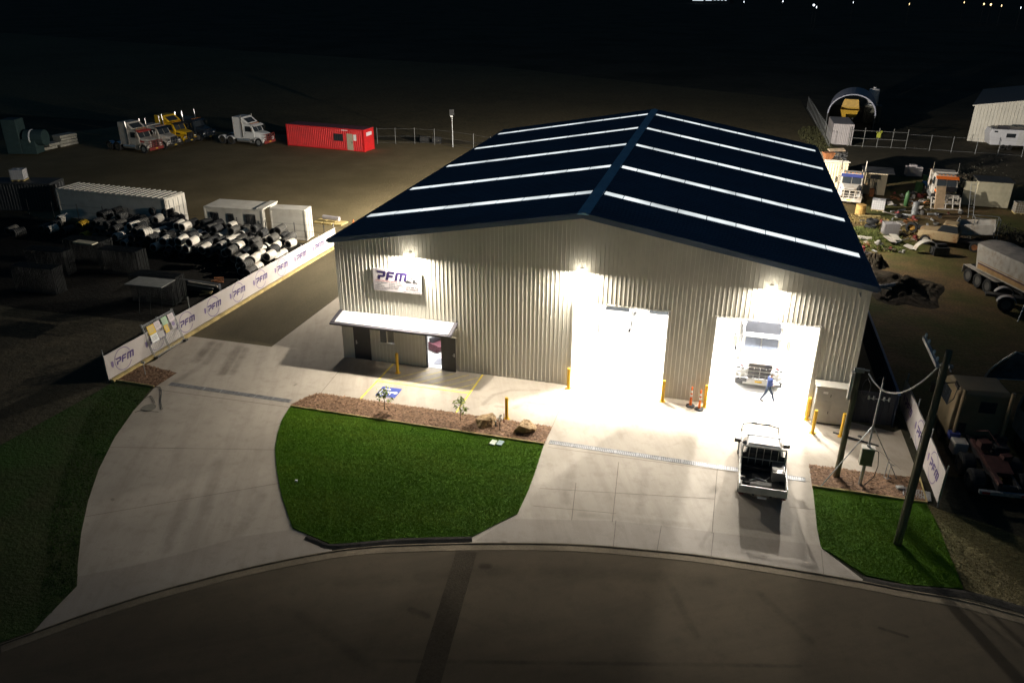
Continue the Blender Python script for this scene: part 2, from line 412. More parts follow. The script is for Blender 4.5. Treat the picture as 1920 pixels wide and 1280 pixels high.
dark_verge_m = ground_mat("dull verge grass", (0.032, 0.050, 0.014), (0.048, 0.055, 0.020), (0.030, 0.072, 0.012), s1=0.12, s2=0.9, s3=9, fine=0.4, bump=0.8)
mulch_base_m = ground_mat("mulch soil", (0.12, 0.065, 0.035), (0.17, 0.095, 0.05), (0.075, 0.04, 0.022), s1=0.7, s2=2.5, s3=16, fine=0.5, bump=1.0, bscale=14)

sheet("ground", EDGE + [(60, -14), (2000, -20), (2000, 2500), (-2000, 2500), (-2000, -40), (-6, -27)], -0.03, ground_m)
sheet("field", [(32.4, 122.62), (0.94, 140.36), (-34.38, 161.67), (-117.12, 183.3), (-260, 230), (-300, 76), (-70, 66), (33, 66)], -0.022, field_m)
sheet("gravel_yard", [(-10.3, 19.0), (-40, 19.2), (-78, 40), (-66, 63), (28.5, 64), (28.5, 34.5), (-4.2, 34.5), (-4.9, 19.0)], -0.016, gravel_m)
sheet("gravel_lane", [(-10.42, 0.11), (-4.83, 0.06), (-4.9, 19.0), (-10.3, 19.0)], -0.010, lane_m)
sheet("darkened_ground", [(-11.2, 1.5), (-11.0, 18.6), (-44, 18.6), (-40, 3.0), (-24, 1.0)], -0.020, ground_mat("darkened ground", (0.017, 0.015, 0.012), (0.028, 0.024, 0.017), (0.011, 0.010, 0.008), s1=.2, s2=.8, s3=9, fine=.4, bump=.9, bscale=4))  # ground coloured near black so the side lamps leave it dark
sheet("dirt_yard", [(29.6, 2.0), (29.6, 60), (64, 58), (66, -4), (31, -4)], -0.016, scrub_m)
b = MB(); b.quad((-60, -80, -0.04), (120, -80, -0.04), (120, -5, -0.04), (-60, -5, -0.04)); struct(b.build("road", road_m))

def offset(pl, d):
    out = []
    for i, p in enumerate(pl):
        a = pl[max(i - 1, 0)]; c = pl[min(i + 1, len(pl) - 1)]
        dx, dy = c[0] - a[0], c[1] - a[1]; l = math.hypot(dx, dy)
        out.append((p[0] - dy / l * d, p[1] + dx / l * d))
    return out
def resample(pl, k=4):
    P = [Vector((p[0], p[1], 0)) for p in pl]; out = []
    for i in range(len(P) - 1):
        p0, p1, p2, p3 = P[max(i - 1, 0)], P[i], P[i + 1], P[min(i + 2, len(P) - 1)]
        for j in range(k):
            t = j / k
            q = 0.5 * ((2 * p1) + (p2 - p0) * t + (2 * p0 - 5 * p1 + 4 * p2 - p3) * t * t + (3 * p1 - p0 - 3 * p2 + p3) * t ** 3)
            out.append((q.x, q.y))
    out.append((P[-1].x, P[-1].y)); return out
E4 = resample(EDGE)
def strip(name, prof, m, pl):
    """sweeps a list of (offset, z) along a polyline"""
    rows = [[(p[0], p[1], z) for p in offset(pl, d)] for d, z in prof]
    b = MB(); n = len(pl)
    for r in range(len(rows) - 1):
        b.add(rows[r] + rows[r + 1], [(i, i + 1, n + i + 1, n + i) for i in range(n - 1)])
    return struct(b.build(name, m))
strip("gutter", [(-0.40, -0.044), (-0.37, -0.030), (-0.02, -0.020), (-0.015, 0.0045), (0.04, 0.0045)], gutter_m, E4)

# trench patch across the road
t0, t1 = (12.04, -14.46), (12.79, -20.7)
dx, dy = t1[0] - t0[0], t1[1] - t0[1]; l = math.hypot(dx, dy); nx, ny = -dy / l * 0.40, dx / l * 0.40
zz = -0.036
far = (t0[0] + dx * 1.6, t0[1] + dy * 1.6)
b = MB(); ks = 24; lft = []; rgt_ = []
for k in range(ks + 1):
    t = k / ks; jx = random.uniform(-.02, .02)
    cx, cy = t0[0] + (far[0] - t0[0]) * t, t0[1] + (far[1] - t0[1]) * t
    lft.append((cx + nx * (1 + jx), cy + ny * (1 + jx), zz)); rgt_.append((cx - nx * (1 - jx), cy - ny * (1 - jx), zz))
b.add(lft + rgt_, [(i, i + 1, ks + 2 + i, ks + 1 + i) for i in range(ks)])
struct(b.build("road_patch", patch_m))

LAWN_L = [(-0.1, -6.14), (0.14, -7.36), (0.67, -8.8), (1.31, -10.09), (2.17, -11.45), (3.41, -13.19), (4.32, -14.27), (4.94, -15.0), (5.78, -15.22), (6.89, -15.52)]
LAWN_B = [(8.18, -15.0), (9.51, -14.44), (11.99, -13.62)]
LAWN_R = [(12.53, -12.85), (13.34, -11.73), (13.38, -10.05), (13.34, -8.6), (13.21, -6.23)]
MULCH_T = [(13.24, -4.6), (0.7, -4.49), (0.3, -4.9), (0.02, -5.52)]
DRIVE_L = [(-0.68, -22.29), (-0.89, -20.01), (-1.67, -19.1), (-2.92, -17.5), (-4.19, -15.66), (-5.45, -13.55), (-6.65, -11.07), (-7.52, -8.65), (-8.15, -6.13), (-8.08, -4.41), (-10.45, -4.03)]
DRIVE_R = [(25.21, -4.76), (25.22, -6.8), (25.17, -9.46), (25.22, -10.8), (25.59, -11.09), (26.56, -12.17)]
conc = (DRIVE_L + [(-10.25, -3.4), (-10.42, 0.11), (-4.83, 0.06), (-4.2, 34), (0.0, 34), (0.0, -0.02), (27.19, -0.02), (29.4, -0.6), (29.77, -0.25), (29.84, -4.53)]
        + DRIVE_R + [EDGE[i] for i in range(17, 9, -1)] + [LAWN_B[2]] + LAWN_R + MULCH_T + LAWN_L + [EDGE[i] for i in range(7, 1, -1)])
marks = []
def px_mark(a, b_, w, k): marks.append((a, b_, w, k))
px_mark((-8.57, -0.43), (-8.03, -2.78), 0.42, 0.75)
px_mark((-7.99, -0.43), (-7.26, -3.0), 0.32, 0.6)
px_mark((-6.63, -0.59), (-5.58, -3.78), 0.40, 0.75)
px_mark((-6.12, -0.61), (-5.12, -3.65), 0.30, 0.5)
px_mark((-7.26, -3.0), (-7.47, -5.3), 0.30, 0.4)
px_mark((9.3, -3.3), (9.55, -2.16), 0.16, 0.45)
px_mark((9.55, -2.16), (10.36, -1.38), 0.16, 0.5)
px_mark((10.36, -1.38), (11.73, -1.0), 0.16, 0.45)
px_mark((10.98, -3.19), (11.37, -2.5), 0.22, 0.4)
px_mark((11.37, -2.5), (13.04, -2.38), 0.16, 0.4)
px_mark((10.01, -3.28), (10.44, -3.28), 0.16, 0.5)
px_mark((2.58, -13.42), (3.08, -16.19), 0.35, 0.35)
px_mark((3.52, -16.14), (4.35, -16.83), 0.22, 0.5)
px_mark((14.82, -7.3), (15.07, -10.38), 0.30, 0.30)
px_mark((18.06, -7.08), (18.19, -10.29), 0.28, 0.28)
px_mark((15.89, -11.1), (20.36, -10.6), 0.25, 0.30)
px_mark((15.18, -12.02), (15.38, -12.14), 0.35, 0.5)
px_mark((13.18, -13.46), (13.31, -13.6), 0.16, 1.0)
px_mark((14.57, -13.15), (14.82, -13.12), 0.20, 0.6)
px_mark((25.85, -11.89), (25.92, -11.93), 0.22, 0.9)
px_mark((-0.45, -14.25), (0.88, -17.46), 0.35, 0.3)
px_mark((-0.82, -11.38), (0.96, -15.01), 0.35, 0.25)
px_mark((-1.06, -3.85), (-1.08, -3.98), 0.10, 0.9)
px_mark((-3.35, -15.24), (-3.26, -15.29), 0.10, 0.9)
conc_m = concrete_mat("broom finished concrete", (0.43, 0.375, 0.305), (0.375, 0.325, 0.26), (0.235, 0.195, 0.15), marks)
b = MB(); b.add([(p[0], p[1], 0.0) for p in conc], [tuple(range(len(conc)))]); struct(b.build("driveway", conc_m))
# darker band of concrete next to the road (the crossover slabs)
cross_m = concrete_mat("darker crossover concrete", (0.35, 0.305, 0.25), (0.31, 0.265, 0.215), (0.215, 0.18, 0.14))
def band(name, inner, outer, m, z):
    sheet(name, inner + outer[::-1], z, m)
band("crossover", [(-1.22, -19.58), (0.32, -18.55), (1.76, -17.38), (3.21, -16.02), (4.97, -15.06)], [(-0.66, -22.18), (1.82, -19.61), (3.2, -18.46), (4.54, -17.43), (6.94, -15.8)], cross_m, 0.004)
band("crossover", [(13.1, -12.12), (17.21, -11.14), (19.12, -10.94), (21.83, -10.76), (25.17, -10.55)], [(12.2, -13.8), (16.41, -12.82), (19.45, -12.38), (22.43, -12.2), (26.34, -12.17)], cross_m, 0.004)

# saw cuts and construction joints
joint_m = mat("joint filler", (0.17, 0.14, 0.11), 0.9, 0, 0.2, 3)
b = MB()
def joint(a, c, w=0.028, z=0.0045):
    a, c = Vector((a[0], a[1], 0)), Vector((c[0], c[1], 0)); d = (c - a).normalized(); n = Vector((-d.y, d.x, 0)) * w / 2
    b.quad((a.x + n.x, a.y + n.y, z), (a.x - n.x, a.y - n.y, z), (c.x - n.x, c.y - n.y, z), (c.x + n.x, c.y + n.y, z))
joint((-7.67, -6.38), (-0.18, -6.22), 0.04); joint((0.7, -4.49), (0.43, -1.42)); joint((13.24, -4.6), (13.24, -1.86))
joint((13.46, -6.41), (21.95, -6.23), 0.035); joint((24.18, -6.05), (25.14, -6.12), 0.035)
joint((16.82, -6.79), (17.18, -11.22)); joint((17.31, -11.11), (17.44, -12.73)); joint((21.18, -6.13), (21.11, -10.92)); joint((19.12, -10.94), (19.1, -12.51)); joint((21.17, -10.83), (21.12, -12.4))
joint((13.82, -9.73), (21.14, -8.52)); joint((13.84, -11.02), (17.24, -10.62)); joint((24.17, -8.27), (25.23, -8.17))
joint((-6.3, -11.85), (1.28, -10.0)); joint((-3.56, -16.54), (2.88, -12.32)); joint((15.25, -8.92), (15.57, -11.55))
joint((25.22, -10.8), (25.19, -12.31)); joint((28.3, -2.32), (29.18, -4.02)); joint((11.0, 0.83), (11.02, 0.76))
joint((11.99, -13.62), (13.08, -11.61))
struct(b.build("joint_line", joint_m))

# ---------------------------------------------------------------- lawn with real blades
LAWN = LAWN_L + LAWN_B + LAWN_R
sheet("lawn", LAWN, 0.03, lawn_base_m, 0.06)
b = MB()                                              # upright kerb in front of the lawn
KL = resample([(5.73, -15.34), (6.38, -15.49), (6.92, -15.58), (8.21, -15.06), (9.53, -14.5), (12.02, -13.72)])
rows = [[(p[0], p[1], z) for p in offset(KL, d)] for d, z in [(-0.30, -0.045), (-0.26, -0.018), (-0.06, 0.055), (0.04, 0.072)]]
n = len(KL)
for r in range(3): b.add(rows[r] + rows[r + 1], [(i, i + 1, n + i + 1, n + i) for i in range(n - 1)])
struct(b.build("kerb", kerb_dark_m))
RLAWN = [(25.2, -6.48), (29.72, -6.48), (29.89, -7.99), (29.94, -9.83), (30.0, -11.75), (28.06, -12.05), (26.72, -11.92), (25.6, -10.96), (25.25, -10.73), (25.17, -9.46), (25.22, -6.8)]
sheet("lawn", RLAWN, 0.035, lawn_base_m, 0.10)
KR = resample([(26.57, -12.08), (28.04, -12.14), (30.03, -11.92), (31.83, -12.25)])
b = MB(); rows = [[(p[0], p[1], z) for p in offset(KR, d)] for d, z in [(-0.30, -0.045), (-0.26, -0.018), (-0.04, 0.03), (0.06, 0.04)]]
n = len(KR)
for r in range(3): b.add(rows[r] + rows[r + 1], [(i, i + 1, n + i + 1, n + i) for i in range(n - 1)])
struct(b.build("kerb", kerb_dark_m))
VERGE = [(29.72, -6.48), (30.17, -6.81), (32.02, -7.41), (33.02, -8.0), (40, -9), (40, -14.2), (31.83, -12.25), (30.0, -11.75), (29.94, -9.83), (29.89, -7.99)]
sheet("verge", VERGE, 0.02, verge_m)
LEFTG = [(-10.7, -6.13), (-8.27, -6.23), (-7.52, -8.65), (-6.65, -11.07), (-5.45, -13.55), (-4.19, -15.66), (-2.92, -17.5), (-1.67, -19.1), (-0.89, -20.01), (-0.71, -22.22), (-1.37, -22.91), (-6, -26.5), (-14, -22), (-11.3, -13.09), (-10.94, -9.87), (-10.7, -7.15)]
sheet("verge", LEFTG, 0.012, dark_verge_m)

def inside(p, poly):
    x, y = p; c = False; j = len(poly) - 1
    for i in range(len(poly)):
        xi, yi = poly[i]; xj, yj = poly[j]
        if (yi > y) != (yj > y) and x < (xj - xi) * (y - yi) / (yj - yi) + xi: c = not c
        j = i
    return c
def inside_np(P, poly):
    x, y = P[:, 0], P[:, 1]; c = np.zeros(len(P), bool); j = len(poly) - 1
    for i in range(len(poly)):
        xi, yi = poly[i]; xj, yj = poly[j]
        if yi != yj:
            k = ((yi > y) != (yj > y)) & (x < (xj - xi) * (y - yi) / (yj - yi) + xi)
            c ^= k
        j = i
    return c
rng_ = np.random.default_rng(3)
def scatter(poly, dens):
    q = np.array(poly); lo, hi = q.min(0), q.max(0)
    n = int(dens * (hi - lo).prod())
    P = rng_.uniform(lo, hi, (n, 2))
    return P[inside_np(P, poly)]
def blades(name, poly, dens, h, w, z, m, lean=0.5):
    P = scatter(poly, dens); n = len(P)
    a = rng_.uniform(0, 2 * np.pi, n); hh = h * rng_.uniform(0.5, 1.3, n); ww = w * rng_.uniform(0.6, 1.3, n)
    la = rng_.uniform(0, 2 * np.pi, n); ll = hh * rng_.uniform(0.1, lean * 2, n)
    V = np.zeros((n, 3, 3)); ca, sa = np.cos(a) * ww / 2, np.sin(a) * ww / 2
    V[:, 0, 0] = P[:, 0] - ca; V[:, 0, 1] = P[:, 1] - sa; V[:, 1, 0] = P[:, 0] + ca; V[:, 1, 1] = P[:, 1] + sa
    V[:, 0, 2] = V[:, 1, 2] = z - 0.005
    V[:, 2, 0] = P[:, 0] + np.cos(la) * ll; V[:, 2, 1] = P[:, 1] + np.sin(la) * ll; V[:, 2, 2] = z + hh
    me = bpy.data.meshes.new(name)
    me.vertices.add(n * 3); me.vertices.foreach_set('co', V.ravel())
    me.loops.add(n * 3); me.loops.foreach_set('vertex_index', np.arange(n * 3, dtype=np.int32))
    me.polygons.add(n); me.polygons.foreach_set('loop_start', np.arange(0, n * 3, 3, dtype=np.int32))
    me.update(calc_edges=True); me.validate(); me.materials.append(m)
    o = bpy.data.objects.new(name, me); COL.objects.link(o); o['kind'] = 'stuff'
    return o
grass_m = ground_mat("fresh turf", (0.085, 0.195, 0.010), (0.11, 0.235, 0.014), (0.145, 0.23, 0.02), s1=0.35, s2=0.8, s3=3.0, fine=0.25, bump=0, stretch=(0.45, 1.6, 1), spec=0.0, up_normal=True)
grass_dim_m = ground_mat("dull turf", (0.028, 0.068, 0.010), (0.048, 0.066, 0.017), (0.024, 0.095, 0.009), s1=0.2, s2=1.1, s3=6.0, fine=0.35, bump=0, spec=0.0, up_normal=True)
dry_m = ground_mat("dry grass", (0.15, 0.125, 0.05), (0.10, 0.11, 0.035), (0.20, 0.15, 0.07), s1=0.3, s2=1.1, s3=6.0, fine=0.45, bump=0, spec=0.0, up_normal=True)
tag(blades("grass", LAWN, 1700, 0.045, 0.022, 0.03, grass_m, 0.9), "thick green turf on the rounded front lawn")
tag(blades("grass", RLAWN, 1300, 0.045, 0.022, 0.035, grass_m, 0.9), "green turf under the tall power pole")
GREENSTRIP = [(-10.46, -6.84), (-8.19, -6.33), (-7.52, -8.65), (-6.65, -11.07), (-5.45, -13.55), (-4.19, -15.66), (-2.92, -17.5), (-1.67, -19.1), (-0.89, -20.01), (-0.69, -21.94), (-1.36, -21.3), (-2.83, -19.41), (-4.65, -17.27), (-7.35, -13.17), (-9.33, -9.71)]
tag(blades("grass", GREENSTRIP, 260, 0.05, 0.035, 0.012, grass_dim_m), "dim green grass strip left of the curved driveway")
tag(blades("grass", VERGE, 160, 0.05, 0.035, 0.02, dry_m), "dry brown verge grass at lower right")

# ---------------------------------------------------------------- mulch beds
chip_m = mat("bark chips", (0.235, 0.135, 0.075), 0.9, 0, 0.42, 9)
def chips(name, poly, dens, z, label):
    P = scatter(poly, dens); n = len(P)
    V = np.zeros((n, 4, 3)); a = rng_.uniform(0, 2 * np.pi, n); L_ = rng_.uniform(0.03, 0.085, n); w = rng_.uniform(0.015, 0.035, n)
    t = rng_.uniform(-0.5, 0.5, n); dxy = np.stack([np.cos(a), np.sin(a)], 1); nn = np.stack([-np.sin(a), np.cos(a)], 1)
    zz = z + rng_.uniform(0.0, 0.045, n)
    for k, (s1, s2) in enumerate(((-1, -1), (1, -1), (1, 1), (-1, 1))):
        V[:, k, :2] = P + dxy * (L_ * s1)[:, None] + nn * (w * s2)[:, None]
        V[:, k, 2] = zz + s1 * L_ * t * 0.6 + s2 * w * 0.5 * t
    me = bpy.data.meshes.new(name); me.vertices.add(n * 4); me.vertices.foreach_set('co', V.ravel())
    me.loops.add(n * 4); me.loops.foreach_set('vertex_index', np.arange(n * 4, dtype=np.int32))
    me.polygons.add(n); me.polygons.foreach_set('loop_start', np.arange(0, n * 4, 4, dtype=np.int32))
    me.update(calc_edges=True); me.validate(); me.materials.append(chip_m)
    o = bpy.data.objects.new(name, me); COL.objects.link(o); o['kind'] = 'stuff'; o['label'] = label
MULCH = MULCH_T + [(-0.1, -6.14), (13.21, -6.23)]
sheet("garden_bed", MULCH, 0.03, mulch_base_m, 0.06)
chips("mulch", MULCH, 420, 0.035, "brown bark mulch in the long bed above the lawn")
MULCH_R = [(25.21, -4.76), (29.73, -4.65), (29.76, -6.47), (25.2, -6.48)]
sheet("garden_bed", MULCH_R, 0.03, mulch_base_m, 0.06)
chips("mulch", MULCH_R, 380, 0.035, "dark bark mulch in the bed below the poles")
MULCH_L = [(-10.79, -6.03), (-10.45, -4.03), (-8.08, -4.41), (-8.15, -6.13)]
sheet("garden_bed", MULCH_L, 0.02, mulch_base_m, 0.06)
chips("mulch", MULCH_L, 300, 0.025, "bark mulch in the small corner bed by the banner")
def edging(pts, label):
    b = MB()
    for a, c in zip(pts[:-1], pts[1:]):
        d = Vector((c[0] - a[0], c[1] - a[1], 0)); b.box(((a[0] + c[0]) / 2, (a[1] + c[1]) / 2, 0.035), (d.length, 0.045, 0.15), math.atan2(d.y, d.x))
    o = b.build("timber_edging", timber); tag(o, label, "edging"); return o
edging([(-0.07, -6.19), (13.22, -6.28)], "long thin pale timber edging between mulch bed and front lawn")
edging([(25.2, -6.52), (29.76, -6.51), (29.83, -4.58)], "timber edging round the mulch bed beside the poles")
edging([(-10.7, -6.13), (-8.16, -6.2)], "dark timber edging of the small corner mulch bed")

drain_steel = mat("dull drain steel", (0.23, 0.225, 0.22), 0.55, 0.0, 0.25, 4)
# ---------------------------------------------------------------- strip drains
def drain(a, c, label, w=0.34):
    A, Cc = Vector((a[0], a[1], 0)), Vector((c[0], c[1], 0)); d = Cc - A; L_ = d.length; rz = math.atan2(d.y, d.x)
    t = thing("strip_drain", label, "drain", (A.x, A.y, 0.0), rz)
    b = MB(); b.mm(0, L_, -w / 2, w / 2, 0.001, 0.0035); b.build("channel", steel_dark, t)
    b = MB(); b.mm(0, L_, -w / 2, -w / 2 + 0.03, 0.0037, 0.012); b.mm(0, L_, w / 2 - 0.03, w / 2, 0.0037, 0.012)
    x = 0.03
    while x < L_ - 0.02:
        b.mm(x, x + 0.045, -w / 2 + 0.03, w / 2 - 0.03, 0.0037, 0.010); x += 0.085
        if int(x / 0.085) % 12 == 0: b.mm(x, x + 0.08, -w / 2 + 0.03, w / 2 - 0.03, 0.0037, 0.011)
    b.build("grate", drain_steel, t)
drain((-7.64, -5.61), (-0.38, -5.63), "grey strip drain grate across the curved driveway")
drain((13.4, -5.93), (24.95, -6.01), "long steel strip drain across the driveway below the big doors")

# ---------------------------------------------------------------- painted bay
b = MB()
def pline(a, c, w=0.10, z=0.006):
    a, c = Vector((a[0], a[1], 0)), Vector((c[0], c[1], 0)); d = (c - a).normalized(); n = Vector((-d.y, d.x, 0)) * w / 2
    b.quad((a.x + n.x, a.y + n.y, z), (a.x - n.x, a.y - n.y, z), (c.x - n.x, c.y - n.y, z), (c.x + n.x, c.y + n.y, z))
pline((3.04, -0.15), (2.98, -4.5)); pline((8.33, -0.06), (8.25, -4.55)); pline((3.09, -2.35), (8.24, -2.35), 0.10, 0.0065)
hatch = []
for k in range(7):
    x0 = 3.35 + k * 0.78
    x1 = x0 + 1.9; y0, y1 = -2.25, -0.3
    if x1 > 8.2: y1 = y0 + (y1 - y0) * (8.2 - x0) / (x1 - x0); x1 = 8.2
    hatch.append(((x0, y0), (x1, y1)))
struct(b.build("bay_marking", line_y))
b = MB()
for p_, q_ in hatch: pline(p_, q_, 0.08, 0.0058)
struct(b.build("bay_hatching", mat("worn yellow paint", (0.58, 0.47, 0.17), 0.8, 0, 0.15, 2.5, dirt=(0.42, 0.365, 0.27), dirt_amt=0.9, dirt_scale=2)))
b = MB(); b.quad((3.56, -3.88, 0.006), (4.68, -3.88, 0.006), (4.68, -2.84, 0.006), (3.56, -2.84, 0.006))
acc = struct(b.build("access_symbol_panel", sign_blue))
b = MB()                                             # wheelchair symbol, head towards +x
z = 0.009
def disc(cx, cy, r, n=16): b.add([(cx + r * math.cos(2 * math.pi * k / n), cy + r * math.sin(2 * math.pi * k / n), z) for k in range(n)], [tuple(range(n))])
def seg(a, c, w):
    global z
    z += 0.0003; pline(a, c, w, z)
disc(4.50, -3.36, 0.11)
seg((4.42, -3.36), (4.06, -3.36), 0.13); seg((4.26, -3.35), (4.26, -3.62), 0.06); seg((4.09, -3.32), (4.09, -3.66), 0.11); seg((4.10, -3.64), (3.82, -3.70), 0.085); seg((3.84, -3.68), (3.80, -3.78), 0.07)
prev = None
for k in range(15):
    t = R(60 + k * 17.5); p = (3.97 + 0.31 * math.cos(t), -3.38 + 0.31 * math.sin(t))
    if prev: seg(prev, p, 0.09)
    prev = p
struct(b.build("access_symbol", sign_white))

# manhole and pit lids
def lid(loc, r, m, label, cat="lid", square=None, rz=0):
    b = MB()
    if square: b.mm(-square[0] / 2, square[0] / 2, -square[1] / 2, square[1] / 2, -0.02, 0.02)
    else: b.lathe([(r, -0.02), (r, 0.012), (r * 0.9, 0.016), (r * 0.87, 0.010), (0.02, 0.012)], n=24)
    o = b.build("access_cover", m, loc=loc, rz=rz); tag(o, label, cat); return o
lid((*(-6.99, -8.16), 0.005), 0.36, mat("weathered lid concrete", (0.19, 0.175, 0.135), 0.85), "round concrete manhole lid beside the curved driveway edge")
lid((*(10.89, -6.82), 0.085), 0, mat("pale green lid", (0.52, 0.56, 0.44), 0.6), "pale cream rectangular pit lid set in the front lawn", square=(0.27, 0.40), rz=R(-8))
lid((*(11.22, -6.78), 0.085), 0, mat("blue grey lid", (0.26, 0.34, 0.34), 0.6), "blue grey rectangular pit lid set in the front lawn", square=(0.27, 0.40), rz=R(-8))
lid((*(27.74, -1.48), 0.006), 0.10, steel_dark, "small dark round drain lid behind the black timber pole")
b = MB(); b.mm(-1.05, 1.05, -0.05, 0.05, 0.0, 0.025); o = b.build("wheel_stop", steel_dark, loc=(*(27.51, -1.8), 0.004), rz=heading((27.08, -1.71), (27.77, -1.97)) + R(90)); tag(o, "thin dark bar lying on the concrete behind the timber pole", "bar")
o = None
b = MB(); b.mm(-0.55, 0.55, -0.35, 0.35, 0.03, 0.06)
for k in range(11): b.mm(-0.53 + k * 0.10, -0.50 + k * 0.10, -0.33, 0.33, 0.0605, 0.085)
tag(b.build("pit_grate", galv, loc=(*(29.47, -5.92), 0.0), rz=R(-8)), "grey ribbed pit grate at right end of the mulch bed", "grate")
b = MB(); b.mm(-0.16, 0.16, -0.10, 0.10, 0.03, 0.11)
tag(b.build("concrete_lid", cab_grey, loc=(*(28.85, -5.68), 0.03), rz=0.2), "pale small pit lid on the mulch left of the power pole", "lid")
# loose hoses
def hose(pts, r, m, label, name="hose", cat="hose"):
    P = resample([(p[0], p[1]) for p in pts], 5); b = MB(); b.tube([(p[0], p[1], 0.03) for p in P], r, 6)
    return tag(b.build(name, m), label, cat)
hose([(-8.29, -6.3), (-7.89, -6.12), (-7.43, -6.56), (-6.9, -7.32), (-6.44, -7.89), (-6.21, -8.12)], 0.016, black, "black hose with a hook bend on the curved driveway")
hose([(-7.78, -7.38), (-7.67, -7.11), (-7.27, -7.42), (-6.97, -7.69)], 0.012, black, "short black hose by the manhole lid")
hose([(-7.3, -8.81), (-7.14, -8.54), (-6.71, -8.48), (-6.18, -8.45)], 0.009, black, "thin cord below the manhole lid")
b = MB(); b.box((0, 0, 0.1), (0.10, 0.08, 0.05)); tag(b.build("litter_scrap", refl, loc=(*(3.51, -12.11), 0.0)), "white scrap of litter on left side of the front lawn", "litter")
# ================================================================== THE STEEL SHED
WX, DY, HE, HA = 27.19, 34.78, 7.10, 9.49
XR = WX / 2
def roof_z(x): return HE + (HA - HE) * (1 - abs(x - XR) / XR)
shed = thing("steel_shed", "large cream steel workshop shed with dark blue gable roof and lit skylight strips", "shed")
OPEN = [(13.27, 18.10, 0, 4.83), (20.47, 25.29, 0, 4.83), (0.685, 1.63, 0, 2.10), (2.28, 3.13, 1.22, 2.01), (5.09, 5.92, 0, 2.06)]
def ribbed_wall(x0, x1, topf, openings, pitch=0.22, depth=0.017):
    xs = []
    x = x0
    while x < x1 - 1e-6:
        for dx, y in ((0, 0), (pitch - 0.046, 0), (pitch - 0.033, -depth), (pitch - 0.013, -depth)):
            if x + dx < x1: xs.append((x + dx, y))
        x += pitch
    xs.append((x1, 0))
    for o_ in openings:
        for e in o_[:2]:
            xs.append((e, None))
    xs.sort(key=lambda t: t[0])
    pts = [(a, b_) for a, b_ in xs if b_ is not None]
    def yy(x):
        for (a, ya), (c, yb) in zip(pts[:-1], pts[1:]):
            if a <= x <= c: return ya + (yb - ya) * (x - a) / max(c - a, 1e-9)
        return 0
    cols = sorted(set(round(a, 4) for a, _ in xs))
    b = MB()
    for a, c in zip(cols[:-1], cols[1:]):
        if c - a < 1e-4: continue
        mid = (a + c) / 2; ya, yc = yy(a), yy(c); cuts = [0.0]
        for o_ in sorted([o_ for o_ in openings if o_[0] < mid < o_[1]], key=lambda q: q[2]): cuts += [o_[2], o_[3]]
        iv = []
        cuts.append(None)
        for k in range(0, len(cuts), 2): iv.append((cuts[k], cuts[k + 1]))
        for z0, z1 in iv:
            if z1 is None:
                b.quad((a, ya, z0), (c, yc, z0), (c, yc, topf(c)), (a, ya, topf(a)))
            elif z1 > z0:
                b.quad((a, ya, z0), (c, yc, z0), (c, yc, z1), (a, ya, z1))
    return b
ribbed_wall(0, WX, roof_z, OPEN).build("front_wall", cream, shed)
# side and rear walls, inner linings
b = MB(); b.mm(-0.02, 0.02, 0.03, DY, 0, HE - 0.02)
for k in range(int(DY / 0.38)): b.mm(-0.05, -0.021, 0.1 + k * 0.38, 0.14 + k * 0.38, 0, HE - 0.05)
b.build("side_wall", cream, shed)
b = MB(); b.mm(WX - 0.02, WX + 0.02, 0.03, DY, 0, HE - 0.02)
for k in range(int(DY / 0.38)): b.mm(WX + 0.021, WX + 0.05, 0.1 + k * 0.38, 0.14 + k * 0.38, 0, HE - 0.05)
b.build("side_wall", cream, shed)
b = MB(); b.prism([(0.03, 0), (WX - 0.03, 0), (WX - 0.03, HE - 0.03), (XR, HA - 0.03), (0.03, HE - 0.03)], DY - 0.04, DY, 'y'); b.build("rear_wall", cream, shed)
b = MB()                                             # white lining: sides, rear and ceiling
b.quad((0.06, 0.1, 0), (0.06, DY - 0.1, 0), (0.06, DY - 0.1, HE - 0.2), (0.06, 0.1, HE - 0.2))
b.quad((WX - 0.06, 0.1, 0), (WX - 0.06, DY - 0.1, 0), (WX - 0.06, DY - 0.1, HE - 0.2), (WX - 0.06, 0.1, HE - 0.2))
b.quad((0.06, DY - 0.1, 0), (WX - 0.06, DY - 0.1, 0), (WX - 0.06, DY - 0.1, HE - 0.2), (XR, DY - 0.1, HA - 0.2), (0.06, DY - 0.1, HE - 0.2))
b.quad((0.06, 0.1, HE - 0.2), (XR, 0.1, HA - 0.2), (XR, DY - 0.1, HA - 0.2), (0.06, DY - 0.1, HE - 0.2))
b.quad((XR, 0.1, HA - 0.2), (WX - 0.06, 0.1, HE - 0.2), (WX - 0.06, DY - 0.1, HE - 0.2), (XR, DY - 0.1, HA - 0.2))
b.quad((0.06, 0.06, HE - 0.2), (WX - 0.06, 0.06, HE - 0.2), (WX - 0.06, 0.06, 5.0), (0.06, 0.06, 5.0))
b.build("lining", inner_wall, shed)
b = MB(); b.quad((0.02, 0.0, 0.006), (WX - 0.02, 0.0, 0.006), (WX - 0.02, DY - 0.05, 0.006), (0.02, DY - 0.05, 0.006)); b.build("floor", floor_m, shed)
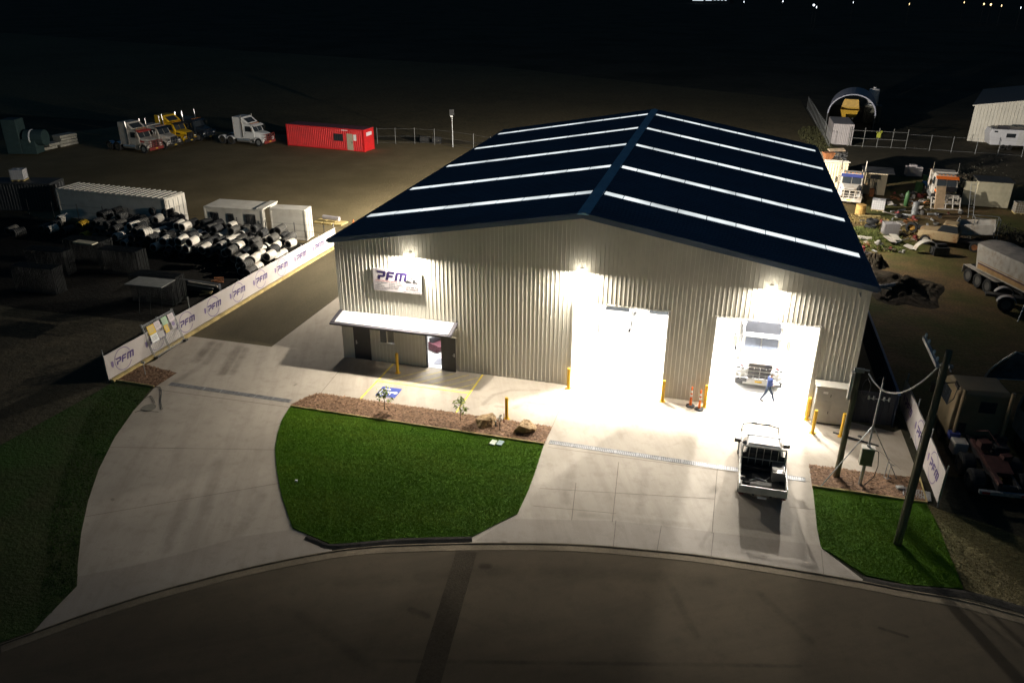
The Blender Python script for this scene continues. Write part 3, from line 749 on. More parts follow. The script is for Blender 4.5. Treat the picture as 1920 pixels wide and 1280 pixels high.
# roof
OV = 0.30
b = MB()
sl = (HA - HE) / XR
for s in (-1, 1):
    xe = XR + s * (XR + 0.22); ze = HA - sl * (XR + 0.22)
    b.prism([(XR, HA + 0.02), (xe, ze + 0.02), (xe, ze + 0.10), (XR, HA + 0.11)], -OV, DY + 0.25, 'y')
rf = b.build("roof", navy, shed)
for s in (-1, 1):                                    # barge cappings and eave gutters
    b = MB(); xe = XR + s * (XR + 0.25); ze = HA - sl * (XR + 0.25)
    for y0, y1 in ((-OV - 0.05, -OV - 0.003), (DY + 0.253, DY + 0.30)):
        b = MB(); b.prism([(XR, HA - 0.12), (xe, ze - 0.12), (xe, ze + 0.15), (XR, HA + 0.16)], y0, y1, 'y'); b.build("barge_capping", navy, rf)
    b = MB(); b.prism([(XR + s * 0.0, HA + 0.113), (xe, ze + 0.105), (xe, ze + 0.145), (XR, HA + 0.155)], -OV - 0.003, -OV + 0.10, 'y')
    b.build("verge_flashing", navy, rf)
for s in (-1, 1):
    b = MB()
    xe = XR + s * (XR + 0.225); xo = XR + s * (XR + 0.36); ze = HE - 0.06
    b.mm(min(xe, xo), max(xe, xo), -OV - 0.03, DY + 0.26, ze - 0.05, ze + 0.07)
    b.build("gutter", navy, rf)
b = MB(); b.prism([(XR - 0.30, HA + 0.06), (XR - 0.30, HA + 0.10), (XR - 0.02, HA + 0.175), (XR + 0.02, HA + 0.175), (XR + 0.30, HA + 0.10), (XR + 0.30, HA + 0.06)], -OV - 0.06, DY + 0.3, 'y'); b.build("ridge_cap", navy_trim, rf)
b = MB(); SKY_Y = (4.35, 11.15, 18.5, 25.5, 32.6); y = -0.1
while y < DY + 0.1:
    if min(abs(y - q) for q in SKY_Y) > 0.42:
        for s in (-1, 1):
            xe = XR + s * (XR + 0.2); ze = HA - sl * (XR + 0.2); xi = XR + s * 0.31; zi = HA - sl * 0.31
            b.prism([(xi, zi + 0.105), (xe, ze + 0.098), (xe, ze + 0.128), (xi, zi + 0.137)], y - 0.02, y + 0.02, 'y')
    y += 0.38
b.build("rib_line", navy, rf)['kind'] = 'stuff'
for y in (4.35, 11.15, 18.5, 25.5, 32.6):
    for s in (-1, 1):
        b = MB(); b.smooth = False
        d0, L_ = 0.34, XR - 0.36
        segs = [0.0, 0.085, 0.195, 0.305, 0.42, 0.535, 0.65, 0.765, 0.88, 1.0]
        jig = random.uniform(-0.02, 0.02)
        for a, c in zip(segs[:-1], segs[1:]):
            ua = d0 + L_ * (a + (jig if a > 0 else 0)) + 0.02; uc = d0 + L_ * (c + (jig if c < 1 else 0)) - 0.02
            xa, xc = XR + s * ua, XR + s * uc; za, zc = HA + 0.118 - sl * ua, HA + 0.118 - sl * uc
            w = 0.33
            b.quad((xa, y - w, za), (xc, y - w, zc), (xc, y + w, zc), (xa, y + w, za))
        b.build("skylight", skylight_m, rf)
# trims: corners, base, door jambs
b = MB()
b.mm(-0.055, 0.10, -0.05, -0.034, 0, HE - 0.13); b.build("corner_trim", cream_trim, shed)
b = MB(); b.mm(WX - 0.10, WX + 0.055, -0.05, -0.034, 0, HE - 0.13); b.build("corner_trim", cream_trim, shed)
for x0, x1, z0, z1 in OPEN[:2]:
    b = MB()
    b.mm(x0 - 0.09, x0, -0.06, 0.18, 0, z1 - 0.002); b.mm(x1, x1 + 0.09, -0.06, 0.18, 0, z1 - 0.002); b.mm(x0 - 0.09, x1 + 0.09, -0.055, 0.06, z1, z1 + 0.05)
    b.build("door_jamb", cream_trim, shed)
    b = MB(); b.cyl((x0 + 0.02, 0.32, z1 + 0.22), (x1 - 0.02, 0.32, z1 + 0.22), 0.2, n=20); b.build("roller_door", cream_trim, shed)
# personnel doors and window
d = MB(); d.mm(0.725, 1.59, -0.052, -0.01, 0.02, 2.06); dd = d.build("door", charcoal, shed)
d = MB(); d.mm(0.655, 0.724, -0.06, 0.02, 0, 2.13); d.mm(1.591, 1.66, -0.06, 0.02, 0, 2.13); d.mm(0.725, 1.59, -0.06, 0.02, 2.062, 2.13); d.build("door_frame", charcoal, dd)
d = MB(); d.mm(0.78, 0.84, -0.075, -0.053, 0.95, 1.17); d.cyl((0.80, -0.11, 1.06), (0.93, -0.11, 1.06), 0.014, n=8); d.cyl((0.80, -0.075, 1.06), (0.80, -0.11, 1.06), 0.012, n=8); d.build("handle", alu, dd)
w = MB(); w.mm(2.25, 2.70, 0.0, 0.02, 1.22, 2.01); win = w.build("window", glass, shed)
w = MB(); w.mm(2.701, 3.14, -0.012, 0.008, 1.24, 1.99); w.build("sliding_pane", mat("fly screen", (0.20, 0.19, 0.17), 0.7), win)
w = MB(); w.mm(2.22, 2.265, -0.06, 0.03, 1.17, 2.05); w.mm(3.135, 3.18, -0.06, 0.03, 1.17, 2.05); w.mm(2.266, 3.134, -0.06, 0.03, 2.005, 2.05); w.mm(2.20, 3.20, -0.075, 0.03, 1.12, 1.168); w.mm(2.675, 2.725, -0.055, 0.025, 1.17, 2.004); w.mm(2.266, 3.134, -0.05, 0.03, 1.17, 1.215)
w.build("window_frame", cream_trim, win)
d = MB(); d.mm(5.03, 5.09, -0.06, 0.10, 0, 2.12); d.mm(5.92, 5.98, -0.06, 0.10, 0, 2.12); d.mm(5.091, 5.919, -0.06, 0.10, 2.06, 2.12); fr = d.build("entry_frame", charcoal, shed)
dl = MB(); dl.mm(0.0, 0.86, -0.045, 0.0, 0.02, 2.05); leaf = dl.build("open_door_leaf", charcoal, shed); leaf.location = (5.96, -0.075, 0); leaf.rotation_euler.z = R(-6)
d = MB(); d.mm(0.76, 0.81, -0.06, -0.046, 0.94, 1.14); d.cyl((0.70, -0.10, 1.05), (0.80, -0.10, 1.05), 0.014, n=8); d.cyl((0.79, -0.06, 1.05), (0.79, -0.10, 1.05), 0.012, n=8); d.build("handle", alu, leaf)
# awning over the office doors
aw = MB(); aw.quad((0.12, -0.035, 2.93), (6.73, -0.035, 2.93), (6.73, -1.12, 2.70), (0.12, -1.12, 2.70))
aw.quad((0.12, -0.035, 2.89), (6.73, -0.035, 2.89), (6.73, -1.12, 2.66), (0.12, -1.12, 2.66)); awn = aw.build("awning", awning_m, shed)
a = MB(); a.prism([(-0.04, 2.955), (-1.20, 2.71), (-1.20, 2.60), (-0.04, 2.845)], -0.10, 0.118, 'x'); a.build("barge", dark_trim, awn); a = MB(); a.prism([(-0.04, 2.955), (-1.20, 2.71), (-1.20, 2.60), (-0.04, 2.845)], 6.732, 6.95, 'x'); a.build("barge", dark_trim, awn)
a = MB(); a.mm(-0.10, 6.95, -1.32, -1.125, 2.56, 2.67); a.build("gutter", dark_trim, awn)
for x in (0.05, 6.85):
    a = MB(); a.mm(x - 0.03, x + 0.03, -1.10, -0.05, 2.55, 2.60); a.prism([(-0.05, 2.0), (-0.05, 2.08), (-0.98, 2.55), (-1.05, 2.55)], x - 0.025, x + 0.025, 'x'); a.build("bracket", cream_trim, awn)
# office room behind the entry
b = MB(); b.quad((0.1, 4.2, 0.0), (8.2, 4.2, 0), (8.2, 4.2, 2.7), (0.1, 4.2, 2.7)); b.quad((8.2, 0.08, 0), (8.2, 4.2, 0), (8.2, 4.2, 2.7), (8.2, 0.08, 2.7)); b.quad((0.1, 0.08, 2.7), (8.2, 0.08, 2.7), (8.2, 4.2, 2.7), (0.1, 4.2, 2.7)); b.quad((0.1, 0.07, 2.08), (5.0, 0.07, 2.08), (5.0, 0.07, 2.7), (0.1, 0.07, 2.7)); b.quad((3.2, 0.07, 0.0), (5.0, 0.07, 0.0), (5.0, 0.07, 2.08), (3.2, 0.07, 2.08)); b.quad((6.0, 0.07, 0.0), (8.2, 0.07, 0.0), (8.2, 0.07, 2.7), (6.0, 0.07, 2.7))
b.build("office_partition", inner_wall, shed)
# small things on the front wall
def small(name, m, label, cat, fn):
    b = MB(); fn(b); return tag(b.build(name, m), label, cat)
b = MB(); b.mm(5.22, 5.85, 0.45, 1.25, 0.007, 0.02); tag(b.build("door_mat", mat("grey mat", (0.16, 0.16, 0.18), 0.95)), "grey mat on the floor just inside the open office door", "mat")
sf = thing("sofa", "red sofa with dark cushion seen through the open office door", "sofa", (4.95, 2.45, 0.006), R(60))
b = MB(); b.mm(-0.5, 0.5, -0.4, 0.4, 0.08, 0.40); b.build("seat", mat("red upholstery", (0.05, 0.008, 0.014), 0.8), sf, 0.04)
b = MB(); b.mm(-0.5, 0.5, 0.25, 0.42, 0.40, 0.75); b.build("backrest", black_paint, sf, 0.04)
b = MB(); b.mm(-0.60, -0.5, -0.4, 0.42, 0.06, 0.52); b.build("armrest", MATS["red upholstery"], sf, 0.03); b = MB(); b.mm(0.5, 0.60, -0.4, 0.42, 0.06, 0.52); b.build("armrest", MATS["red upholstery"], sf, 0.03)
for i, (x, lab) in enumerate(((0.42, "small grey security camera under the left roof corner"), (26.75, "small grey security camera under the right roof corner"))):
    t = thing("security_camera", lab, "camera", (x, -0.04, 6.72))
    b = MB(); b.mm(-0.05, 0.05, -0.02, 0.02, -0.05, 0.05); b.build("bracket", cab_grey, t)
    b = MB(); b.cyl((0, -0.02, 0), (0, -0.22, -0.06), 0.04, n=10); b.build("body", cab_grey, t)

# ---------------------------------------------------------------- floodlights (real ones on the walls, added ones inside)
def floodlight(loc, rz, tilt, power, label, size=(0.55, 0.35), col=(1.0, 0.93, 0.82), spread=180):
    t = thing("floodlight", label, "floodlight", loc, rz, "floodlights on the shed walls")
    # local frame: -y points away from the wall
    b = MB(); b.mm(-0.04, 0.04, 0.0, 0.25, -0.02, 0.02); b.mm(-0.10, 0.10, 0.22, 0.26, -0.10, 0.10); b.build("bracket", cream_trim, t)
    h = MB(); h.box((0, 0.06, 0.06), (0.30, 0.14, 0.05), rx=-tilt)
    h.build("housing", cream_trim, t)
    l = MB(); l.box((0, -math.sin(tilt) * 0.055, 0.075 - math.cos(tilt) * 0.055), (0.40, 0.28, 0.09), rx=-tilt); l.build("lens", light_face, t)
    ld = bpy.data.lights.new("floodlight_lamp", 'AREA'); ld.shape = 'RECTANGLE'; ld.size = 0.36; ld.size_y = 0.24; ld.energy = power; ld.color = col
    ld.spread = R(spread)
    lo = bpy.data.objects.new("lamp", ld); COL.objects.link(lo); lo.parent = t
    lo.location = (0, -math.sin(tilt) * 0.112, 0.075 - math.cos(tilt) * 0.112); lo.rotation_euler = (-tilt, 0, 0)
    return t
floodlight((4.35, -0.30, 6.62), 0, R(22), 1450.0 * 1.0, "lit floodlight on the front wall above the company sign")
floodlight((13.62, -0.30, 6.62), 0, R(15), 1450.0 * 0.55, "lit floodlight on the front wall above the left big doorway")
floodlight((22.82, -0.30, 6.62), 0, R(14), 1450.0 * 0.30, "lit floodlight on the front wall above the right big doorway")
floodlight((-0.36, 15.0, 6.6), R(-90), R(38), 7500.0 * 0.5, "floodlight on the hidden left side wall nearer the front of the shed")
floodlight((-0.36, 28.5, 6.6), R(-90), R(45), 7500.0, "floodlight on the hidden left side wall lighting the gravel yard")
floodlight((27.55, 30.0, 6.6), R(90), R(38), 1500.0, "floodlight on the hidden right side wall lighting the scrap yard")
floodlight((13.6, 35.15, 6.6), R(180), R(62), 32000.0, "floodlight on the hidden rear wall lighting the field")
def highbay(x, y, z, power, label, rad=0.25):
    t = thing("high_bay_lamp", label, "lamp", (x, y, z), 0, "high bay lamps inside the shed")
    b = MB(); b.lathe([(0.05, 0.28), (0.12, 0.26), (0.24, 0.10), (0.27, 0.03), (0.25, 0.03)], n=16); b.build("shade", alu, t)
    b = MB(); b.cyl((0, 0, 0.28), (0, 0, roof_z(x) - z - 0.2), 0.012, n=6); b.build("cord", black_paint, t)
    b = MB(); b.lathe([(0.24, 0.028), (0.01, 0.025)], n=16); b.build("lens", light_face, t)
    ld = bpy.data.lights.new("high_bay_light", 'AREA'); ld.shape = 'DISK'; ld.size = rad * 2; ld.energy = power; ld.color = (1.0, 0.97, 0.93)
    lo = bpy.data.objects.new("lamp", ld); COL.objects.link(lo); lo.parent = t; lo.location = (0, 0, 0.0)
for (x, y) in ((15.4, 2.0), (24.3, 2.0), (15.4, 14.5), (23.0, 15.0), (15.4, 26.0), (24.3, 26.0), (6.0, 14.0)):
    highbay(x, y, 6.8, 1500.0 * (1.15 if y < 3 else 1.0), "high bay lamp hung from the shed ceiling")
for i, (x, y, p_, lab) in enumerate(((20.95, 7.0, 3400.0, "added inner floodlight aimed out of the right big doorway, left of the truck"), (25.75, 6.5, 3400.0 * 0.8, "added inner floodlight aimed out of the right big doorway, right of the truck"), (16.0, 6.5, 3400.0 * 0.36, "added inner floodlight aimed out of the left big doorway"))):
    floodlight((x, y, 6.45), 0, R(60), p_, lab, col=(1.0, 0.95, 0.87))  # inner floodlights added to throw low light and long shadows outside
t = thing("ceiling_light", "white panel light on the office ceiling", "light", (5.2, 1.9, 2.62))
b = MB(); b.mm(-0.6, 0.6, -0.3, 0.3, 0.0, 0.05); b.build("panel", refl, t)
ld = bpy.data.lights.new("office_light", 'AREA'); ld.shape = 'RECTANGLE'; ld.size = 1.1; ld.size_y = 0.5; ld.energy = 300.0; lo = bpy.data.objects.new("lamp", ld); COL.objects.link(lo); lo.parent = t; lo.location = (0, 0, -0.01)
# ================================================================== LETTERING
PFM = [[(-.25, 1), (.8, 1), (.93, .88), (.93, .42), (.8, .30), (.38, .30), (.38, 0), (.08, 0), (.08, .52), (.62, .52), (.62, .74), (0.02, .74)],
       [(1.05, 0), (1.05, .85), (1.2, 1), (1.95, 1), (1.95, .74), (1.35, .74), (1.35, .58), (1.85, .58), (1.85, .33), (1.35, .33), (1.35, 0)],
       [(2.1, 0), (2.1, .85), (2.25, 1), (3.3, 1), (3.45, .85), (3.45, 0), (3.15, 0), (3.15, .74), (2.92, .74), (2.92, 0), (2.63, 0), (2.63, .74), (2.40, .74), (2.40, 0)]]
def pfm_letters(b, x, z, h, y0, y1):
    for L_ in PFM:
        b.prism([(x + (u + 0.22 * v) * h, z + v * h) for u, v in L_], y0, y1, 'y')
_tc = {}
def text_mb(b, s, x, z, h, y, width=None):
    """flat lettering from the built-in font, added to an MB in the xz plane at depth y"""
    if s not in _tc:
        cu = bpy.data.curves.new("lettering", 'FONT'); cu.body = s; cu.resolution_u = 2; cu.size = 1.0; cu.offset = 0.018
        o = bpy.data.objects.new("lettering", cu); COL.objects.link(o)
        bpy.context.view_layer.update()
        me = o.evaluated_get(bpy.context.evaluated_depsgraph_get()).to_mesh()
        _tc[s] = ([tuple(v.co) for v in me.vertices], [tuple(p.vertices) for p in me.polygons])
        o.evaluated_get(bpy.context.evaluated_depsgraph_get()).to_mesh_clear()
        bpy.data.objects.remove(o); bpy.data.curves.remove(cu)
    vs, fs = _tc[s]
    w = max(v[0] for v in vs); k = h / 0.7; kx = k if width is None else width / w
    b.add([(x + v[0] * kx, y, z + v[1] * k) for v in vs], fs)

# company sign on the front wall
sg = thing("wall_sign", "white company sign with big purple letters on the front wall", "sign", (2.15, -0.07, 4.40))
SW, SH = 2.80, 1.25
b = MB(); b.mm(0, SW, -0.03, 0.03, 0, SH); b.build("panel", signboard, sg)
b = MB(); pfm_letters(b, 0.22, 0.66, 0.49, -0.036, -0.031); b.build("lettering", purple, sg)
b = MB(); text_mb(b, "PITTSWORTH FLEET MAINTENANCE", 0.12, 0.555, 0.055, -0.034, 1.62); b.build("tagline", red_ink, sg)
b = MB()
for i, s in enumerate(("Vehicle Maintenance", "   Repairs", "Mobile Service", "Roadworthy Inspections", "Custom Fabrication")):
    if i != 1: b.mm(0.10, 0.13, -0.034, -0.031, 0.465 - 0.095 * i, 0.50 - 0.095 * i)
    text_mb(b, s, 0.17, 0.455 - 0.095 * i, 0.055, -0.034)
for i, s in enumerate(("Custom Truck Interiors", "Auto Air Conditioning", "Auto Electrical", "New Trailers")):
    b.mm(0.93, 0.96, -0.034, -0.031, 0.465 - 0.095 * i, 0.50 - 0.095 * i); text_mb(b, s, 1.0, 0.455 - 0.095 * i, 0.055, -0.034)
text_mb(b, "Workshop Enquiries", 1.95, 0.44, 0.045, -0.034, 0.55); text_mb(b, "0745 880 412", 1.92, 0.31, 0.085, -0.034, 0.66); text_mb(b, "30 CYPRESS ST", 1.90, 0.18, 0.085, -0.034, 0.70)
text_mb(b, "ABN 56 118 203    Lic. No. 73204", 1.76, 0.06, 0.04, -0.034, 0.92)
b.build("small_print", black_ink, sg)
b = MB()                                             # line drawing of a truck
for x0, x1, z0, z1 in ((1.98, 2.02, .72, .92), (2.05, 2.30, .86, .92), (2.05, 2.09, .74, .86), (2.26, 2.30, .76, .86), (2.30, 2.48, .76, .80), (2.32, 2.46, .68, .75), (1.86, 2.58, .60, .635), (2.08, 2.22, .64, .70), (2.42, 2.56, .64, .67)): b.mm(x0, x1, -0.034, -0.031, z0, z1)
for cx in (1.95, 2.06, 2.36): b.cyl((cx, -0.0355, .66), (cx, -0.031, .66), 0.07, n=12)
b.build("truck_picture", black_ink, sg)

# ------------------------------------------------------------------ banner fences
banner_ink = mat("faded purple print", (0.085, 0.055, 0.17), 0.7)
def banner_fence(label, a, c, h, z0, nlogo, logo_off, post_at, beam=True):
    A, C_ = Vector((a[0], a[1], 0)), Vector((c[0], c[1], 0)); d = C_ - A; L_ = d.length; rz = math.atan2(d.y, d.x)
    t = thing("banner_fence", label, "fence", (a[0], a[1], 0), rz)
    b = MB(); n = int(L_ / 0.5); vs = []                 # cloth with slight sag between ties
    for i in range(n + 1):
        x = L_ * i / n; sag = 0.03 * math.sin(i * 2.1) + 0.02 * math.sin(i * 0.9)
        for k in range(4):
            u = k / 3; vs.append((x, 0.006 * math.sin(i * 1.7 + k), z0 + (h - z0) * u - (0.02 * (i % 4 in (1, 2)) if k == 3 else 0)))
    b.add(vs, [(i * 4 + k, (i + 1) * 4 + k, (i + 1) * 4 + k + 1, i * 4 + k + 1) for i in range(n) for k in range(3)])
    b.build("banner", banner_m, t)
    for i in range(nlogo):
        cx = logo_off + i * (2.66 if FS < 0 else (L_ - 2 * logo_off) / max(1, nlogo - 1)); cz = (h + z0) / 2
        rr = (h - z0) * 0.46
        b = MB()
        for s in (-1, ):
            ring = []
            for k in range(41):
                tt = R(25 + k * 8.5) + 0; ring.append((tt))
            for k in range(40):
                t0_, t1_ = ring[k], ring[k + 1]
                if t0_ > 5.75: continue
                p = [(cx + r_ * math.cos(q) * 0.98, FS * 0.0085, cz + r_ * math.sin(q)) for r_, q in ((rr, t0_), (rr, t1_), (rr * 0.93, t1_), (rr * 0.93, t0_))]
                b.add(p, [(0, 1, 2, 3)])
        b.build("ring_logo", purple_soft, t)
        b = MB(); h_ = (h - z0) * 0.27
        if FS < 0: pfm_letters(b, cx - 1.45 * h_, cz - h_ * 0.45, h_, -0.0105, -0.0095)
        else:
            b2 = MB(); pfm_letters(b2, -1.45 * h_, cz - h_ * 0.45, h_, 0.0095, 0.0105)
            b.add([(cx - v[0], v[1], v[2]) for v in b2.v], b2.f)
        b.build("lettering", banner_ink, t)
        b = MB(); sx = cx + FS * 2.15 * h_
        b.prism([(sx - .15 * h_, cz + .5 * h_), (sx + .28 * h_, cz + .42 * h_), (sx + .28 * h_, cz - .2 * h_), (sx + .05 * h_, cz - .55 * h_), (sx - .2 * h_, cz - .2 * h_)], FS * 0.0095, FS * 0.0105, 'y'); b.build("badge", purple_soft, t)
    for x, hh in post_at:
        b = MB(); b.cyl((x, -FS * 0.06, 0), (x, -FS * 0.06, hh), 0.030, n=8); b.cyl((x, -FS * 0.06, hh), (x, -FS * 0.06, hh + 0.02), 0.036, n=8); b.build("post", galv, t)
    b = MB(); b.tube([(0, -FS * 0.06, h - 0.05), (L_, -FS * 0.06, h - 0.05)], 0.012, 6); b.tube([(0, -FS * 0.06, z0 + 0.05), (L_, -FS * 0.06, z0 + 0.05)], 0.008, 6); b.build("wire", galv, t)
    if beam:
        b = MB(); x = 0.0
        while x < L_ - 0.1:
            w = min(2.4, L_ - x); b.mm(x + 0.01, x + w - 0.01, min(FS * 0.10, FS * 0.30), max(FS * 0.10, FS * 0.30), 0, 0.16 + random.uniform(-.015, .015)); x += 2.4
        b.build("base_sleeper", timber, t)
    return t
FS = -1
banner_fence("long white cloth fence with ringed purple logos along the left lane", (-10.9, -6.3), (-9.95, 19.0), 1.55, 0.12, 9, 1.27, [(0.02, 1.85), (7.15, 2.25), (12.2, 1.6), (15.0, 1.6), (17.6, 1.6), (20.2, 1.6), (22.8, 1.6), (25.2, 1.9)])
FS = 1
banner_fence("short white cloth fence with three ringed purple logos on the right", (30.10, -6.65), (30.0, 1.9), 1.75, 0.22, 3, 1.5, [(0.03, 2.0), (2.9, 2.1), (5.7, 2.1), (8.4, 2.1)], beam=False)
# single taller posts standing through the left fence
# navy side fence and gate right of the shed
t = thing("steel_fence", "dark blue sheet steel fence running back along the right side of the shed", "fence", (29.38, -0.2, 0))
b = MB(); b.mm(-0.02, 0.02, 0, 15.0, 0.03, 1.80)
for k in range(39): b.mm(-0.055, -0.021, 0.05 + k * 0.38, 0.17 + k * 0.38, 0.03, 1.80)
b.build("sheeting", mat("dark navy fence sheet", (0.012, 0.022, 0.045), 0.55), t)
b = MB(); b.mm(-0.06, 0.06, -0.02, 15.02, 1.803, 1.84); b.build("top_rail", mat("blue rail steel", (0.05, 0.10, 0.20), 0.5), t)
t = thing("steel_gate", "dark blue sheet gate between the shed corner and the side fence", "gate", (27.30, -0.12, 0))
b = MB(); b.mm(0.0, 1.98, -0.015, 0.015, 0.08, 1.75)
for k in range(8): b.mm(0.06 + k * 0.24, 0.16 + k * 0.24, -0.05, -0.016, 0.1, 1.75)
gd = mat("black blue gate sheet", (0.008, 0.013, 0.024), 0.6); b.build("panel", gd, t); b = MB(); b.mm(-0.02, 2.0, -0.03, 0.03, 1.753, 1.80); b.build("top_rail", gd, t)

# ------------------------------------------------------------------ bollards, cones
def bollard(p, h, label):
    t = thing("bollard", label, "bollard", (p[0], p[1], 0), random.uniform(0, 6), "yellow steel bollards")
    b = MB(); b.lathe([(0.085, 0.0), (0.085, h - 0.03), (0.075, h), (0.02, h + 0.004)], n=18); b.build("post", yellow, t)
    b = MB(); b.mm(-0.14, 0.14, -0.14, 0.14, 0.003, 0.014); b.build("base_plate", yellow, t)
bollard((3.72, -1.13), 1.21, "yellow bollard in front of the office window under the awning")
bollard((10.88, -4.39), 1.21, "yellow bollard standing alone beside the mulch bed and boulders")
bollard((13.22, -0.38), 1.21, "yellow bollard at the left edge of the left big doorway")
bollard((18.22, -0.49), 1.21, "yellow bollard at the right edge of the left big doorway")
bollard((20.38, -0.48), 1.24, "yellow bollard at the left edge of the right big doorway, beside the orange posts")
bollard((25.36, -0.45), 1.23, "yellow bollard close to the left side of the grey cabinet")
bollard((25.55, -1.74), 1.26, "yellow bollard out in front of the grey cabinet's left corner")
bollard((26.85, -1.70), 1.25, "yellow bollard in front of the grey cabinet, half behind the dark timber pole")
def delineator(p, label):
    t = thing("traffic_post", label, "traffic post", (p[0], p[1], 0), 0.2, "orange traffic posts")
    b = MB(); b.lathe([(0.24, 0.0), (0.24, 0.04), (0.20, 0.07), (0.08, 0.09)], n=8); b.build("base", black, t)
    b = MB(); b.lathe([(0.07, 0.08), (0.055, 0.5), (0.045, 1.0), (0.05, 1.02), (0.035, 1.12), (0.015, 1.14)], n=12); b.build("post", orange, t)
    for z in (0.55, 0.78):
        b = MB(); b.lathe([(0.0575 - (z - .5) * .02, z), (0.0555 - (z - .5) * .02, z + 0.14)], n=12); b.build("reflective_band", refl, t)
delineator((19.66, -0.61), "left orange traffic post with white bands between the big doors")
delineator((20.12, -0.83), "right orange traffic post with white bands between the big doors")

# ------------------------------------------------------------------ cabinet, poles, mast
t = thing("switchboard_cabinet", "large grey steel switchboard cabinet against the front wall's right end", "cabinet", (26.42, -0.40, 0.0))
b = MB(); b.mm(-0.86, 0.86, -0.30, 0.30, 0.06, 2.0); b.build("body", cab_grey, t, 0.01)
b = MB(); b.mm(-0.83, 0.83, -0.27, 0.27, 0.0, 0.058); b.build("plinth", steel_dark, t)
b = MB(); b.mm(-0.92, 0.92, -0.36, 0.33, 2.002, 2.08); b.build("cap", cream_trim, t)
for x0, x1, z0, z1 in ((-0.83, -0.12, 1.30, 1.95), (-0.83, -0.12, 0.12, 1.28), (-0.09, 0.83, 0.12, 1.95)):
    b = MB(); b.mm(x0, x1, -0.325, -0.302, z0, z1); dr = b.build("door", cab_grey, t)
    b = MB(); b.mm(x1 - 0.08, x1 - 0.05, -0.345, -0.326, (z0 + z1) / 2 - 0.09, (z0 + z1) / 2 + 0.05); b.build("handle", steel_dark, dr)
b = MB(); b.mm(-0.55, -0.33, -0.331, -0.326, 1.68, 1.80); b.build("label_plate", refl, t)

def timber_pole(p, h, r0, r1, lean, label):
    t = thing("power_pole", label, "pole", (p[0], p[1], 0))
    b = MB(); b.smooth = True
    b.loft([[(lean[0] * z / h + (r0 + (r1 - r0) * z / h) * math.cos(2 * math.pi * k / 14), lean[1] * z / h + (r0 + (r1 - r0) * z / h) * math.sin(2 * math.pi * k / 14), z) for k in range(14)] for z in [h * i / 10 for i in range(11)]])
    b.build("pole", pole_wood, t); return t
PA = (28.13, -9.68); PB = (26.28, -5.47)
HP = 8.35
pt = timber_pole(PA, HP, 0.15, 0.115, (0.05, 0.0), "tall timber power pole with white crossarm on the right lawn")
b = MB(); q1, q2 = (27.62, -8.47), (27.59, -10.87); ca = math.atan2(q2[1] - q1[1], q2[0] - q1[0]); d = Vector((math.cos(ca), math.sin(ca), 0)); CL = math.hypot(q2[1] - q1[1], q2[0] - q1[0])
b.box(((q1[0] + q2[0]) / 2 - PA[0], (q1[1] + q2[1]) / 2 - PA[1], HP - 0.10), (CL, 0.11, 0.13), ca); b.build("crossarm", mat("pale crossarm", (0.48, 0.45, 0.44), 0.7), pt)
for u in (-1.0, -0.45, 0.45, 1.0):
    b = MB(); q = ((q1[0] + q2[0]) / 2 - PA[0] + d.x * u, (q1[1] + q2[1]) / 2 - PA[1] + d.y * u)
    b.lathe([(0.012, 0.0), (0.012, 0.08), (0.05, 0.09), (0.035, 0.13), (0.05, 0.15), (0.03, 0.2)], n=8, c=(q[0], q[1], HP - 0.05)); b.build("insulator", refl, pt)
b = MB(); b.box((0.1, -0.06, HP - 0.45), (0.05, 0.65, 0.02), R(18), R(40)); b.box((0.17, -0.2, HP - 0.5), (0.12, 0.12, 0.1)); b.build("brace", galv, pt)
b = MB()
for u in (0.35, 0.7, 1.05, 1.4): b.cyl((0.55, 0.2 - u * 0.35, HP - 1.3), (0.55, 0.2 - u * 0.35, HP - 1.15), 0.035, n=8)
b.tube([(0.12, 0, HP - 1.25), (0.55, 0.1, HP - 1.22), (0.55, -0.4, HP - 1.22)], 0.02, 5); b.tube([(0.55, -0.2, HP - 1.3), (0.5, -0.25, HP - 1.7), (0.35, -0.2, HP - 1.95)], 0.018, 5); b.build("fuse_bracket", steel_dark, pt)
b = MB(); b.tube([(-0.16, -0.06, 0.05), (-0.155, -0.06, HP * 0.6), (-0.09, -0.08, HP * 0.72), (-0.1, -0.06, HP - 0.7)], 0.02, 6); b.build("cable_guard", mat("dull green guard", (0.19, 0.18, 0.09), 0.6), pt)
HB = 5.3
p2 = timber_pole(PB, HB, 0.135, 0.115, (0.02, 0.0), "short dark timber service pole in the right mulch bed")
b = MB(); b.mm(-0.20, 0.20, -0.19, -0.10, HB - 0.02, HB + 0.16); b.mm(0.0, 0.42, -0.05, 0.03, HB + 0.02, HB + 0.07); b.build("pole_cap", galv, p2)
b = MB(); b.mm(-0.24, -0.13, -0.10, 0.10, HB - 1.35, HB - 0.10); b.build("cable_cover", cream_trim, p2)
b = MB(); ring = [(0.42 + 0.16 * math.sin(k * 0.5), -0.05, HB - 0.75 + 0.42 * math.cos(k * 0.5)) for k in range(13)]; b.tube(ring, 0.018, 5); b.tube([(0.2, -0.03, HB - 1.0), (0.45, 0.0, HB - 1.4), (0.5, 0, HB - 1.1)], 0.015, 5); b.build("cable_loop", steel_dark, p2)
# the sagging service wire between the two poles
A_ = Vector((PB[0] + 0.42, PB[1], HB - 0.1)); B_ = Vector((PA[0] - 0.05, PA[1] + 0.1, HP - 0.55))
b = MB(); pts = []
for i in range(25):
    u = i / 24; q = A_.lerp(B_, u); q.z -= 1.05 * 4 * u * (1 - u); pts.append(q)
b.tube(pts, 0.032, 6); tag(b.build("service_wire", mat("pale cable", (0.55, 0.54, 0.52), 0.5)), "pale sagging service cable strung between the two timber poles", "cable")
